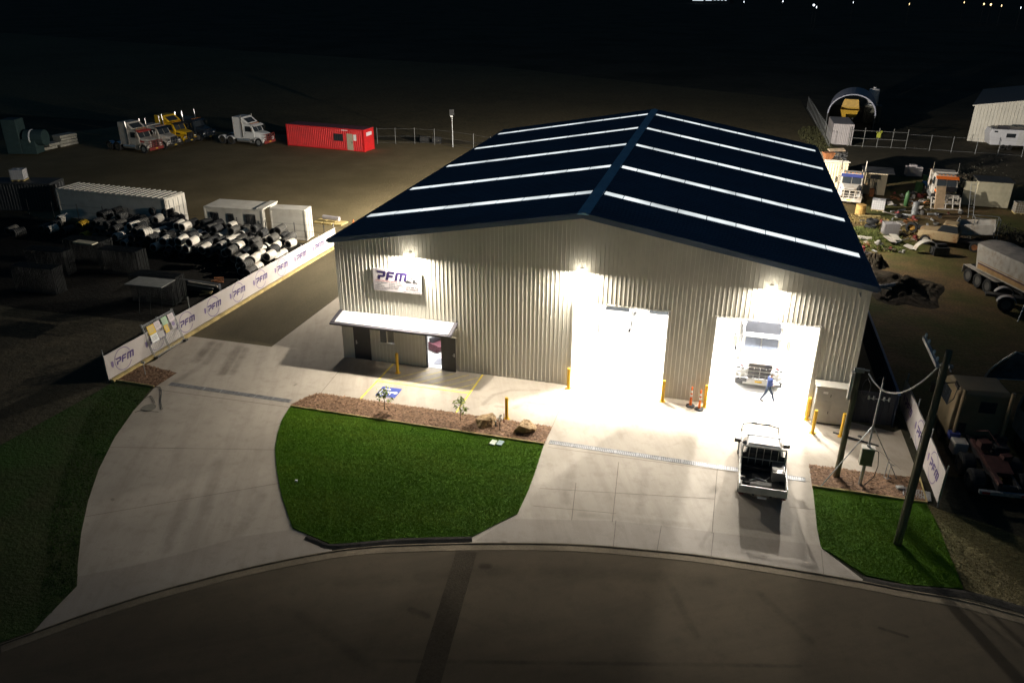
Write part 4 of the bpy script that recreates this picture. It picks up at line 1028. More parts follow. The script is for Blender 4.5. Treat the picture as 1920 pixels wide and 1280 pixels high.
# stayed mast
MP = (27.21, -5.85)
mt = thing("service_mast", "slim steel service mast with two stay legs and a meter box", "mast", (MP[0], MP[1], 0))
HM = 5.0
b = MB(); b.cyl((0, 0, 0.05), (0, 0, 2.1), 0.075, n=12); b.cyl((0, 0.0, 2.1), (0.10, 0.35, HM), 0.042, 0.042, n=12); b.build("pole", galv, mt)
b = MB(); b.mm(-0.25, 0.25, -0.20, 0.10, 1.15, 1.95); bx = b.build("meter_box", mat("olive grey steel", (0.17, 0.16, 0.11), 0.5), mt); b = MB(); b.mm(-0.27, 0.27, -0.23, 0.12, 1.952, 2.0); b.build("lid", cream_trim, bx)
S1 = (25.54, -6.43); S2 = (28.85, -4.89)
for s in (S1, S2):
    b = MB(); b.tube([(0.03, 0.12, 2.95), (s[0] - MP[0], s[1] - MP[1], 0.02)], 0.022, 6); b.build("stay_leg", galv, mt)
b = MB(); b.tube([(-0.35, 0.25, 4.15), (0.45, 0.25, 4.15)], 0.02, 6)
for x in (-0.35, -0.15, 0.25, 0.45): b.cyl((x, 0.25, 4.1), (x, 0.25, 4.26), 0.04, n=8)
b.build("bracket_arm", galv, mt)
b = MB(); b.tube([(0.1, 0.35, HM), (0.1, 0.33, HM + 0.14), (-0.08, 0.3, HM + 0.12), (-0.30, 0.28, HM - 0.08), (-0.34, 0.28, HM - 0.2)], 0.022, 6); b.cyl((0.1, 0.35, HM - 0.12), (0.1, 0.36, HM + 0.12), 0.055, n=10); b.build("service_head", steel_dark, mt)
b = MB(); b.tube([(0.05, -0.05, 1.98), (0.42, -0.1, 1.85), (0.5, -0.15, 1.2), (0.45, -0.1, 0.6), (0.15, -0.05, 0.1)], 0.016, 5); b.build("cable", black, mt)
tp = (28.4, -4.97)
t = thing("garden_tap", "thin standpipe tap bent over in the mulch bed beside the mast", "tap", (tp[0], tp[1], 0))
b = MB(); b.tube([(-0.1, 0, 0), (-0.05, 0, 1.05)], 0.018, 6); b.tube([(0.06, 0, 0.05), (0.08, 0, 0.8)], 0.015, 6); b.build("pipe", galv, t)
b = MB(); b.tube([(0.0, 0, 0.78), (0.22, 0, 0.72)], 0.025, 6); b.lathe([(0.10, 0.03), (0.12, 0.05), (0.10, 0.07)], n=10, c=(0.05, 0, 0)); b.build("tap_head", alu, t)
t = thing("marker_peg", "thin pale peg standing in the small corner mulch bed", "peg", (*(-9.55, -5.09), 0))
b = MB(); b.cyl((0, 0, 0), (0, 0, 0.75), 0.02, n=6); b.build("stake", galv, t); b = MB(); b.box((0, 0, 0.78), (0.22, 0.06, 0.10)); b.build("head", cab_grey, t)

# ------------------------------------------------------------------ boulders and saplings
def boulder(p, s, seed, label):
    bm = bmesh.new(); bmesh.ops.create_icosphere(bm, subdivisions=4, radius=1.0)
    rr = random.Random(seed)
    planes = [(Vector((rr.uniform(-1, 1), rr.uniform(-1, 1), rr.uniform(-.8, .9))).normalized(), rr.uniform(0.62, 0.9)) for _ in range(15)] + [(Vector((0.1, -0.2, 1)).normalized(), 0.55), (Vector((0, -1, -0.55)).normalized(), 0.60)]
    from mathutils import noise
    for v in bm.verts:
        q = v.co.copy()
        for n_, d_ in planes:
            e = q.dot(n_) - d_
            if e > 0: q -= n_ * e * 0.95
        q += q.normalized() * 0.10 * noise.noise(q * 2.6 + Vector((seed, 0, 0))) + q.normalized() * 0.05 * noise.noise(q * 7 + Vector((0, seed, 0)))
        v.co = Vector((q.x * s[0], q.y * s[1], q.z * s[2] + s[2] * 0.45))
    me = bpy.data.meshes.new("boulder"); bm.to_mesh(me); bm.free(); me.materials.append(rock_m)
    o = bpy.data.objects.new("boulder", me); COL.objects.link(o); o.location = (p[0], p[1], 0.02); o.rotation_euler.z = rr.uniform(0, 6)
    return tag(o, label, "rock", "boulders in the mulch bed")
boulder((10.0, -5.23), (0.62, 0.50, 0.42), 3, "left sandstone boulder in the mulch bed, nearer the saplings")
boulder((12.06, -5.35), (0.58, 0.48, 0.44), 11, "right sandstone boulder near the right end of the mulch bed")
def sapling(p, h, seed, label, leaves=26, dead=False):
    rr = random.Random(seed); t = thing("sapling", label, "sapling", (p[0], p[1], 0.03), rr.uniform(0, 6), "young trees in the mulch bed")
    b = MB(); top = (0.05, 0.02, h); b.tube([(0, 0, 0), (0.02, 0.01, h * 0.4), (-0.02, 0.02, h * 0.7), top], 0.016, 6)
    tips = [Vector(top)]
    for k in range(7):
        z = h * (0.45 + 0.075 * k); a = rr.uniform(0, 6.28); l_ = rr.uniform(0.15, 0.32) * (1.1 - k * 0.08); q = Vector((l_ * math.cos(a), l_ * math.sin(a), z + 0.12)); b.tube([(0, 0.01, z), q * 1.0], 0.007, 4); tips.append(q)
    b.build("trunk", bark, t)
    lm = MB()
    for k in range(leaves):
        c = rr.choice(tips) + Vector((rr.gauss(0, .07), rr.gauss(0, .07), rr.gauss(0, .09))); a = rr.uniform(0, 6.28); s = rr.uniform(.06, .11)
        E_ = Euler((rr.uniform(-1, 1), rr.uniform(-1, 1), a)).to_matrix()
        s *= 1.2; lm.add([tuple(c + E_ @ Vector(v)) for v in ((-s, 0, 0), (0, -s * .4, 0.01), (s, 0, 0), (0, s * .4, 0.01))], [(0, 1, 2, 3)])
    lm.build("crown", leaf_m if not dead else mat("grey dry leaves", (0.30, 0.27, 0.22), 0.8), t)
sapling((4.72, -5.26), 1.15, 1, "leafy sapling in front of the blue access symbol", 110)
sapling((8.74, -5.26), 1.15, 2, "leafy sapling at the end of the right yellow bay line", 110)
sapling((10.87, -5.62), 0.75, 5, "small bare sapling between the two boulders", 9, True)
b = MB(); b.cyl((0, 0, 0), (0, 0, 0.55), 0.018, n=6); tag(b.build("garden_stake", maroon, loc=(*(10.88, -4.88), 0.03)), "short dark red stake between the boulders beside the lone bollard", "stake")

# ------------------------------------------------------------------ person walking
def person():
    t = thing("person", "person in white cap, blue shirt and dark trousers walking past the truck carrying a tray", "person", (23.47, 0.86, 0.006), R(-78))
    # local frame: faces +y
    nodes = {}; edges = []
    def nd(n, p, r): nodes[n] = (Vector(p), r)
    nd('pelvis', (0, 0, 0.93), .125); nd('waist', (0, 0.01, 1.08), .125); nd('chest', (0, 0.03, 1.29), .150); nd('neckb', (0, 0.04, 1.45), .075); nd('neck', (0, 0.06, 1.51), .055)
    nd('head', (0, 0.085, 1.60), .082); nd('crown', (0, 0.085, 1.70), .078)
    edges += [('pelvis', 'waist'), ('waist', 'chest'), ('chest', 'neckb'), ('neckb', 'neck'), ('neck', 'head'), ('head', 'crown')]
    for s, nm in ((-1, 'l'), (1, 'r')):
        fwd_ = 1 if s > 0 else -1                     # right leg forward
        nd(nm + 'hip', (s * .10, 0, .88), .095)
        if fwd_ > 0:
            nd(nm + 'knee', (s * .10, .22, .50), .062); nd(nm + 'calf', (s * .10, .25, .34), .056); nd(nm + 'ank', (s * .10, .34, .11), .042); nd(nm + 'ball', (s * .10, .47, .10), .042); nd(nm + 'toe', (s * .105, .55, .13), .033)
        else:
            nd(nm + 'knee', (s * .10, -.10, .47), .062); nd(nm + 'calf', (s * .10, -.19, .32), .056); nd(nm + 'ank', (s * .10, -.32, .10), .042); nd(nm + 'ball', (s * .105, -.20, .045), .045); nd(nm + 'toe', (s * .11, -.12, .04), .035)
        edges.extend([('pelvis', nm + 'hip'), (nm + 'hip', nm + 'knee'), (nm + 'knee', nm + 'calf'), (nm + 'calf', nm + 'ank'), (nm + 'ank', nm + 'ball'), (nm + 'ball', nm + 'toe')])
        nd(nm + 'sh', (s * .19, .03, 1.40), .075); nd(nm + 'elb', (s * .25, -.02, 1.13), .050); nd(nm + 'wri', (s * .15, .22, 1.07), .032); nd(nm + 'palm', (s * .12, .28, 1.07), .036)
        edges.extend([('chest', nm + 'sh'), (nm + 'sh', nm + 'elb'), (nm + 'elb', nm + 'wri'), (nm + 'wri', nm + 'palm')])
        for k in range(4):
            q = (s * (.145 - k * .022), .33 + (0.012 if k in (1, 2) else 0), 1.075); q2 = (s * (.135 - k * .021), .365 + (0.012 if k in (1, 2) else 0), 1.045)
            nd(f'{nm}f{k}', q, .010); nd(f'{nm}g{k}', q2, .008); edges.extend([(nm + 'palm', f'{nm}f{k}'), (f'{nm}f{k}', f'{nm}g{k}')])
        nd(nm + 't1', (s * .175, .285, 1.095), .012); nd(nm + 't2', (s * .16, .325, 1.10), .010); edges.extend([(nm + 'palm', nm + 't1'), (nm + 't1', nm + 't2')])
    names = list(nodes); me = bpy.data.meshes.new("body")
    me.from_pydata([tuple(nodes[n_][0]) for n_ in names], [(names.index(a), names.index(c)) for a, c in edges], [])
    o = bpy.data.objects.new("body", me); COL.objects.link(o)
    sk = o.modifiers.new("skin", 'SKIN'); o.modifiers.new("sub", 'SUBSURF').levels = 1
    for i, n_ in enumerate(names):
        v = me.skin_vertices[0].data[i]; r_ = nodes[n_][1]; v.radius = (r_, r_); v.use_root = (n_ == 'pelvis')
    bpy.context.view_layer.update()
    dg = bpy.context.evaluated_depsgraph_get(); m2 = bpy.data.meshes.new_from_object(o.evaluated_get(dg))
    bpy.data.objects.remove(o)
    for m_ in (skin, shirt, jeans, boots): m2.materials.append(m_)
    for p in m2.polygons:
        c = p.center
        if c.z < 0.15: p.material_index = 3
        elif c.z < 0.98 and abs(c.x) < .30 and not (c.y > .21 and c.z > .9): p.material_index = 2
        elif c.z > 1.47 or (c.y > .20 and c.z < 1.2): p.material_index = 0
        elif c.z >= 0.98 and c.y < .12: p.material_index = 1
        else: p.material_index = 0
        p.use_smooth = True
    bo = bpy.data.objects.new("body", m2); COL.objects.link(bo); bo.parent = t
    b = MB(); b.smooth = True
    b.lathe([(0.099, 1.655), (0.102, 1.69), (0.090, 1.74), (0.055, 1.775), (0.005, 1.785)], n=16, c=(0, 0.085, 0)); b.box((0, 0.215, 1.668), (0.15, 0.12, 0.012), rx=-0.15); b.build("cap", cap_m, t)
    b = MB(); b.lathe([(0.094, 1.575), (0.098, 1.655), (0.03, 1.66)], n=14, c=(0, 0.070, 0)); b.build("hair", black_paint, t)
    b = MB(); b.cyl((0, 0.165, 1.60), (0, 0.195, 1.59), 0.016, 0.010, n=8); b.build("nose", skin, t)
    for s in (-1, 1):
        b = MB(); b.cyl((s * .034, 0.155, 1.625), (s * .034, 0.169, 1.625), 0.011, n=8); b.build("eye", black_ink, t)
        b = MB(); b.box((s * .088, 0.085, 1.61), (0.02, 0.035, 0.055)); b.build("ear", skin, t)
    b = MB(); b.box((0, 0.163, 1.555), (0.05, 0.012, 0.010)); b.build("mouth", maroon, t)
    b = MB(); b.mm(-0.155, 0.155, -0.1, 0.14, 0.955, 0.985); 
    b = MB(); b.box((0, 0.36, 1.085), (0.36, 0.26, 0.02)); b.box((0.05, 0.38, 1.11), (0.18, 0.14, 0.03)); tray = b.build("tray", mat("grey tray", (0.25, 0.26, 0.28), 0.5), None)
    tray.location = t.location; tray.rotation_euler = t.rotation_euler
    tag(tray, "small grey tray carried by the walking person", "tray")
person()
# ================================================================== VEHICLES
def wheel_parts(t, loc, r, w, out, rim_m, name="wheel"):
    b = MB(); b.smooth = False
    b.lathe([(r * .60, -w / 2), (r * .93, -w / 2), (r, -w * .36), (r, w * .36), (r * .93, w / 2), (r * .60, w / 2)], 'x', 22, closed=True)
    o = b.build(name, black, t, loc=loc)
    b = MB(); b.lathe([(r * .60, out * w * .44), (r * .55, out * w * .30), (r * .35, out * w * .22), (r * .30, out * w * .40), (r * .14, out * w * .44), (0.005, out * w * .44)], 'x', 20); b.build("rim", rim_m, o)
    return o
def arc_guard(b, cx, w, cy, cz, r, a0, a1, th=0.03, n=12):
    prof = []
    for k in range(n + 1):
        a = R(a0 + (a1 - a0) * k / n); prof.append((cy + r * math.cos(a), cz + r * math.sin(a)))
    for k in range(n, -1, -1):
        a = R(a0 + (a1 - a0) * k / n); prof.append((cy + (r - th) * math.cos(a), cz + (r - th) * math.sin(a)))
    m = len(prof)
    vs = [(cx - w / 2, u, v) for u, v in prof] + [(cx + w / 2, u, v) for u, v in prof]
    fs = [(i, (i + 1) % m, m + (i + 1) % m, m + i) for i in range(m)]
    for k in range(n):
        fs.append((k, k + 1, m - 2 - k, m - 1 - k)); fs.append((m + k, m + k + 1, 2 * m - 2 - k, 2 * m - 1 - k))
    b.add(vs, fs)
def prime_mover(label, loc, rz, body, group=None, sleeper='high', bar=chrome, bonnet=None, stripe=None, guards=True, rear=True, stacks=True, bar_h=1.35, top=None, cat="truck", pale=False, wind=None):
    """bonneted prime mover; origin on the ground below the cab, front bumper at y=3.35"""
    t = thing("prime_mover", label, cat, (loc[0], loc[1], loc[2] if len(loc) > 2 else 0.0), rz, group)
    bonnet = bonnet or body; top = top or body
    b = MB(); b.mm(-0.45, -0.36, -3.75, 3.1, .72, .98); b.mm(.36, .45, -3.75, 3.1, .72, .98)
    for y in (-3.7, -2.6, -1.4, 0.2, 2.9): b.mm(-.36, .36, y, y + .12, .75, .95)
    for y in (-1.95, -3.25): b.cyl((-1.0, y, .52), (1.0, y, .52), .10, n=8)
    b.cyl((-1.0, 2.35, .52), (1.0, 2.35, .52), .07, n=8); b.build("chassis", steel_dark, t)
    if rear:
        b = MB(); b.prism([(-2.05, 1.02), (-3.15, 1.02), (-3.3, 1.08), (-2.1, 1.16), (-2.0, 1.12)], -.45, .45, 'x'); b.build("fifth_wheel", steel_dark, t)
    # cab
    b = MB()
    b.loft([[(-1.02, 0.0, .85), (1.02, 0.0, .85), (1.02, 1.72, .85), (-1.02, 1.72, .85)], [(-1.05, 0.0, 1.75), (1.05, 0.0, 1.75), (1.03, 1.74, 1.75), (-1.03, 1.74, 1.75)], [(-.98, 0, 2.62), (.98, 0, 2.62), (.93, 1.36, 2.62), (-.93, 1.36, 2.62)], [(-.90, 0, 2.74), (.90, 0, 2.74), (.82, 1.2, 2.72), (-.82, 1.2, 2.72)]])
    b.build("cab", body, t, 0.03)
    b = MB()
    for s in (-1, 1):
        x0, x1 = (0.03, .86) if s > 0 else (-.86, -.03)
        b.add([(x0, 1.765, 1.80), (x1, 1.755, 1.80), (x1 * .97, 1.405, 2.56), (x0, 1.425, 2.56)], [(0, 1, 2, 3)])
    b.build("windscreen", wind or glass, t)
    b = MB(); b.prism([(1.44, 2.60), (1.88, 2.48), (1.90, 2.52), (1.42, 2.70)], -1.0, 1.0, 'x'); vis = b.build("sun_visor", top if stripe is None else stripe, t)
    for x in (-.7, -.35, 0, .35, .7):
        b = MB(); b.box((x, 1.25, 2.775), (.12, .10, .06)); b.build("marker_light", amber, t)
    for s in (-1, 1):
        b = MB(); b.add([(s * 1.052, .42, 1.80), (s * 1.052, 1.50, 1.80), (s * 1.0, 1.22, 2.46), (s * 1.0, .42, 2.46)], [(0, 1, 2, 3)]); b.build("side_window", glass, t)
        b = MB(); b.add([(s * 1.056, .30, .95), (s * 1.056, 1.58, .95), (s * 1.062, 1.58, 1.76), (s * 1.062, .30, 1.76)], [(0, 1, 2, 3)]); dr = b.build("door", body, t)
        b = MB(); b.box((s * 1.075, .45, 1.55), (.03, .16, .05)); b.build("handle", chrome, dr)
        b = MB(); b.tube([(s * 1.02, 1.62, 2.45), (s * 1.40, 1.70, 2.42), (s * 1.40, 1.70, 1.75), (s * 1.04, 1.66, 1.75)], .016, 5); b.box((s * 1.40, 1.68, 2.08), (.20, .06, .52)); b.build("mirror", chrome, t)
    # sleeper and roof
    if sleeper:
        h = 3.55 if sleeper == 'high' else 2.80
        b = MB(); b.prism([(-1.35, .85), (-.02, .85), (-.02, 2.80), (0.95, 2.80) if sleeper == 'high' else (-.02, 2.80), (-.05, h) if sleeper == 'high' else (-.2, h), (-1.35, h + .02)], -1.10, 1.10, 'x'); sl_ = b.build("sleeper", body, t, 0.04)
        for s in (-1, 1):
            for z in (1.5, 2.15, 2.8):
                b = MB(); b.box((s * 1.106, -1.15, z), (.012, .07, .09)); b.build("side_lamp", amber, sl_)
        if sleeper == 'high':
            b = MB(); b.add([(-.8, .86, 2.89), (.8, .86, 2.89), (.8, .20, 3.385), (-.8, .20, 3.385)], [(0, 1, 2, 3)]); b.build("roof_window", glass, sl_)
    # bonnet
    b = MB()
    def sec(y, wb, wt, z0, z1): return [(-wb, y, z0), (wb, y, z0), (wb, y, z1 - .16), (wt, y, z1), (-wt, y, z1), (-wb, y, z1 - .16)]
    b.loft([sec(1.76, .95, .78, .95, 1.80), sec(2.4, .86, .68, .90, 1.72), sec(3.0, .72, .56, .80, 1.62), sec(3.16, .68, .52, .78, 1.56)]); bon = b.build("bonnet", bonnet, t, 0.03)
    if stripe is not None:
        for s in (-1, 1):
            b = MB(); b.add([(s * .955, 1.80, 1.30), (s * .868, 2.4, 1.28), (s * .868, 2.4, 1.45), (s * .955, 1.80, 1.55)], [(0, 1, 2, 3)]); b.build("stripe", stripe, bon)
    b = MB(); b.mm(-.58, .58, 3.165, 3.21, .72, 1.56); gr = b.build("grille", body if pale else chrome, t)
    b = MB()
    for k in range(4):
        for s in (-1, 0, 1):
            b.mm(-.50 + .34 * (s + 1) + .01, -.50 + .34 * (s + 1) + .31, 3.211, 3.222, .80 + k * .185, .80 + k * .185 + .145)
    b.build("grille_mesh", inner_wall if pale else black_paint, gr)
    for s in (-1, 1):
        b = MB(); arc_guard(b, s * .97, .42, 2.35, .52, .66, 0, 172, .04); b.mm(s * .97 - .21, s * .97 + .21, 2.98, 3.10, .55, 1.0); b.build("mudguard", bonnet, t)
        b = MB(); b.mm(s * .86 - .16, s * .86 + .16, 3.10, 3.17, .88, 1.08); hl = b.build("headlight", lens_w, t)
        wheel_parts(t, (s * 1.0, 2.35, .52), .52, .30, s, alu)
        for y in (-1.95, -3.25):
            wheel_parts(t, (s * .93, y, .52), .52, .56, s, chrome)
            if guards:
                b = MB(); arc_guard(b, s * .93, .60, y, .52, .62, 20, 160, .03); b.build("rear_mudguard", body if guards == 'body' else chrome, t)
        b = MB(); b.cyl((s * .86, -.95, .68), (s * .86, 1.0, .68), .30, n=18); b.build("fuel_tank", alu, t)
        b = MB(); b.mm(s * .95 - .16, s * .95 + .16, 1.05, 1.65, .38, .48); b.mm(s * .95 - .16, s * .95 + .16, 1.12, 1.65, .68, .76); b.build("step", alu, t)
        if stacks:
            b = MB(); b.cyl((s * 1.13, .06, 1.0), (s * 1.13, .06, 3.0), .085, n=12); b.cyl((s * 1.13, .06, 3.0), (s * 1.13, .0, 3.75), .055, n=10); b.build("exhaust_stack", chrome, t)
        b = MB(); b.mm(s * .9 - .14, s * .9 + .14, -3.80, -3.76, .62, .78); b.build("tail_light", red_lens, t)
    b = MB(); b.mm(-1.15, 1.15, 3.25, 3.36, .38, .74); b.build("bumper", bar if bar is not chrome else chrome, t, 0.02)
    b = MB()                                          # bull bar
    for z in (.95, 1.20, bar_h): b.tube([(-1.08, 3.22, z - .02), (-.95, 3.38, z), (.95, 3.38, z), (1.08, 3.22, z - .02)], .035, 6)
    for x in (-.95, -.5, 0, .5, .95): b.cyl((x, 3.38, .70), (x, 3.38, bar_h), .035, n=8)
    b.build("bull_bar", bar, t)
    b = MB(); b.mm(-.18, .18, 3.365, 3.372, .52, .62); b.build("number_plate", note_y, t)
    return t
# --- trucks inside the shed
T1 = prime_mover("white bonneted truck inside the right big doorway, behind the walking person", (23.0, 5.3, 0.008), R(180), white_paint, "trucks inside the shed", sleeper='high', bar=white_paint, wind=windscreen_lit)
b = MB()
for s in (-1, 1):
    b.mm(s * .85 - .24, s * .85 + .24, 3.37, 3.385, .52, .74)
    o = b.build("bumper_opening", black_paint, T1); b = MB()
    b.mm(s * .98 - .16, s * .98 + .16, 3.0, 3.12, .30, .36); b.mm(s * .98 - .2, s * .98 + .2, 2.98, 2.99, 1.05, 1.18); b.build("fog_lamp_bracket", steel_dark, T1); b = MB()
b.add([(-.92, .84, 2.94), (.92, .84, 2.94), (.86, .08, 3.52), (-.86, .08, 3.52)], [(0, 1, 2, 3)]); b.build("upper_windscreen", mat("dim windscreen", (0.018, 0.02, 0.027), 0.7, 0, 0.3, 1.2), T1)
b = MB()
for k in range(4):
    for j in range(4): b.mm(-.60 + j * .305, -.60 + j * .305 + .275, 3.42, 3.43, .80 + k * .22, .80 + k * .22 + .165)
b.build("front_grille", black_paint, T1)
b = MB(); b.loft([[(-.95, 1.60, 2.64), (.95, 1.60, 2.64), (.95, 1.57, 2.64), (-.95, 1.57, 2.64)], [(-.88, 1.40, 3.20), (.88, 1.40, 3.20), (.88, 1.37, 3.20), (-.88, 1.37, 3.20)]]); b.build("roof_visor", MATS["dim windscreen"], T1)
for s in (-1, 1):
    b = MB(); b.mm(s * .92 - .10, s * .92 + .10, 2.92, 2.95, 1.18, 1.28); b.build("side_marker", mat("deep red lens", (0.10, 0.004, 0.006), .5), T1)
    b = MB(); b.mm(s * 1.0 - .2, s * 1.0 + .2, 3.40, 3.42, .40, .70); b.build("step_vent", black_paint, T1)
# --- ute parked on the driveway
def ute(label, loc, rz, parked=True):
    t = thing("ute", label, "ute", loc, rz, "white utes")
    dark = black_paint if parked else inner_wall  # white trim on the indoor utes paints in the blown-out light
    b = MB()                                          # body: bonnet and double cab, nose towards +y
    def rg(y, w, z0, z1, wt=None): wt = wt or w; return [(-w, y, z0), (w, y, z0), (w, y, (z0 + z1) / 2), (wt, y, z1), (-wt, y, z1), (-w, y, (z0 + z1) / 2)]
    b.loft([rg(-.35, .88, .42, 1.10, .86), rg(1.15, .92, .40, 1.10, .86), rg(1.35, .92, .42, 1.08, .84), rg(2.45, .90, .45, .98, .74), rg(2.68, .80, .48, .88, .68)]); b.build("body", white_paint, t, 0.04)
    b = MB(); b.loft([[(-.85, -.34, 1.09), (.85, -.34, 1.09), (.83, 1.42, 1.07), (-.83, 1.42, 1.07)], [(-.70, -.22, 1.70), (.70, -.22, 1.70), (.66, .62, 1.70), (-.66, .62, 1.70)], [(-.62, -.12, 1.76), (.62, -.12, 1.76), (.58, .5, 1.76), (-.58, .5, 1.76)]]); cabn = b.build("cab", white_paint, t, 0.03)
    b = MB(); b.add([(-.76, 1.40, 1.13), (.76, 1.40, 1.13), (.63, .72, 1.66), (-.63, .72, 1.66)], [(0, 1, 2, 3)]); b.build("windscreen", glass, t)
    b = MB(); b.add([(-.76, -.335, 1.16), (.76, -.335, 1.16), (.66, -.245, 1.64), (-.66, -.245, 1.64)], [(0, 1, 2, 3)]); b.build("rear_window", glass, t)
    for s in (-1, 1):
        b = MB(); b.add([(s * .855, -.22, 1.14), (s * .845, 1.18, 1.13), (s * .70, .62, 1.63), (s * .725, -.16, 1.63)], [(0, 1, 2, 3)]); b.build("side_window", glass, t)
        b = MB(); b.add([(s * .925, -.22, .52), (s * .932, 1.10, .52), (s * .905, 1.10, 1.05), (s * .89, -.22, 1.05)], [(0, 1, 2, 3)]); d = b.build("door", white_paint, t)
        b = MB(); b.box((s * .925, -.05, .95), (.03, .16, .04)); b.build("handle", black_paint, d)
        b = MB(); b.box((s * 1.05, 1.05, 1.14), (.26, .12, .17), s * 0.2); b.tube([(s * .88, 1.05, 1.10), (s * 1.0, 1.05, 1.12)], .03, 6); b.build("mirror", dark, t)
        b = MB(); b.box((s * .66, 2.60, .78), (.30, .12, .16)); b.build("headlight", lens_w, t)
        b = MB(); arc_guard(b, s * .90, .10, 1.85, .38, .45, 0, 180, .05); b.build("flare", dark, t)
        wheel_parts(t, (s * .82, 1.85, .37), .37, .24, s, alu); wheel_parts(t, (s * .80, -1.30, .37), .37, .26, s, alu)
        b = MB(); arc_guard(b, s * .82, .28, -1.30, .37, .44, 15, 165, .02); b.build("rear_mudguard", black_paint, t)
        b = MB(); b.mm(s * .84 - .10, s * .84 + .10, -2.34, -2.31, .56, .63); b.build("tail_light", mat("dark red lens", (0.10, 0.01, 0.01), 0.4), t)
    if not parked:
        b = MB(); b.mm(-.88, .88, 2.60, 2.72, .06, .60); b.build("bumper", inner_wall, t); return t
    b = MB(); b.mm(-.40, -.30, -2.25, .1, .50, .64); b.mm(.30, .40, -2.25, .1, .50, .64); b.cyl((-.8, -1.3, .37), (.8, -1.3, .37), .06, n=8); b.build("chassis", steel_dark, t)
    # tray: floor, drop sides, tailgate, headboard
    tray_m = mat("tray checker plate", (0.07, 0.066, 0.06), 0.5, 0.3, 0.15, 6)
    tr = MB(); tr.mm(-.92, .92, -2.32, -.42, .68, .75); tray = tr.build("tray", tray_m, t)
    cream_side = mat("cream tray paint", (0.60, 0.58, 0.50), 0.4)
    for s in (-1, 1):
        b = MB(); b.mm(s * .945 - .022, s * .945 + .022, -2.32, -.42, .70, 1.08); b.build("drop_side", cream_side, tray)
    b = MB(); b.mm(-.965, .965, -2.37, -2.325, .68, 1.02); b.mm(-.90, .90, -2.385, -2.372, .74, .95); b.build("tailgate", cream_side, tray)
    b = MB()
    for x in (-.90, .90): b.cyl((x, -.44, .75), (x, -.44, 1.78), .03, n=8); b.tube([(x, -.44, 1.78), (x, -1.15, 1.02)], .025, 6)
    b.cyl((-.90, -.44, 1.78), (.90, -.44, 1.78), .035, n=8); b.cyl((-.9, -.44, 1.2), (.9, -.44, 1.2), .02, n=8)
    for x in (-.6, -.3, 0, .3, .6): b.cyl((x, -.44, .76), (x, -.44, 1.78), .012, n=6)
    b.build("headboard", cream_side, t); b = MB(); b.mm(-.88, .88, -.43, -.415, .76, 1.45); b.build("headboard_panel", black_paint, t)
    b = MB(); b.tube([(-.80, 2.62, .55), (-.84, 2.76, .70), (-.80, 2.80, 1.02), (-.4, 2.84, 1.08), (.4, 2.84, 1.08), (.80, 2.80, 1.02), (.84, 2.76, .70), (.80, 2.62, .55)], .032, 8); b.mm(-.82, .82, 2.70, 2.80, .45, .66); b.build("bull_bar", black_paint, t)
    for x in (-.30, .30):
        b = MB(); b.box((x, 2.80, 1.13), (.24, .08, .09)); b.build("spot_light", black_paint, t)
    b = MB(); b.cyl((-.30, 2.86, 1.05), (-.27, 2.90, 1.75), .008, n=5); b.build("aerial", black_paint, t)
    b = MB(); b.mm(-.66, .66, -.16, -.13, 1.735, 1.775); b.mm(-.72, .72, .60, .66, 1.70, 1.745); b.build("roof_trim", black_paint, cabn)
    b = MB(); b.mm(-.18, .18, -2.392, -2.386, .50, .60); b.build("number_plate", refl, t)
    b = MB(); b.mm(.38, .90, -1.35, -.50, .755, 1.20); bx = b.build("tool_box", mat("brushed tool box", (0.30, 0.29, 0.28), 0.35, 0.6), None, 0.01); bx.location = t.location; tag(bx, "grey steel tool box in the right side of the ute tray", "tool box")
    b = MB(); b.mm(-.86, .36, -.74, -.50, .755, .95); o = b.build("storage_box", black_paint, None, 0.01); o.location = t.location; tag(o, "black box across the front of the ute tray", "box")
    b = MB(); b.tube([(-.6, -1.6, .79), (-.2, -1.35, .80), (.1, -1.45, .79), (.3, -1.15, .80)], .02, 5); b.tube([(-.3, -1.25, .80), (.2, -1.5, .82)], .015, 5); o = b.build("loose_bar", alu); o.location = t.location; tag(o, "thin bare metal bars lying on the ute tray floor", "bar")
    b = MB()
    for k in range(3): b.lathe([(.10 + .02 * k, .77 + .03 * k), (.13 + .02 * k, .78 + .03 * k), (.10 + .02 * k, .80 + .03 * k)], n=12, c=(-.65, -1.75, 0))
    o = b.build("chain_coil", black); o.location = t.location; tag(o, "dark coil of chain in the left rear corner of the ute tray", "chain")
ute("white tray-back ute parked on the driveway facing the right big doorway", (22.98, -6.35, 0.0), 0.0)
ute("white ute inside the left big doorway, nearer the middle of the opening", (14.55, 9.9, 0.008), R(180), False)
ute("white ute inside the left big doorway, at its right edge", (17.25, 10.0, 0.008), R(180), False)
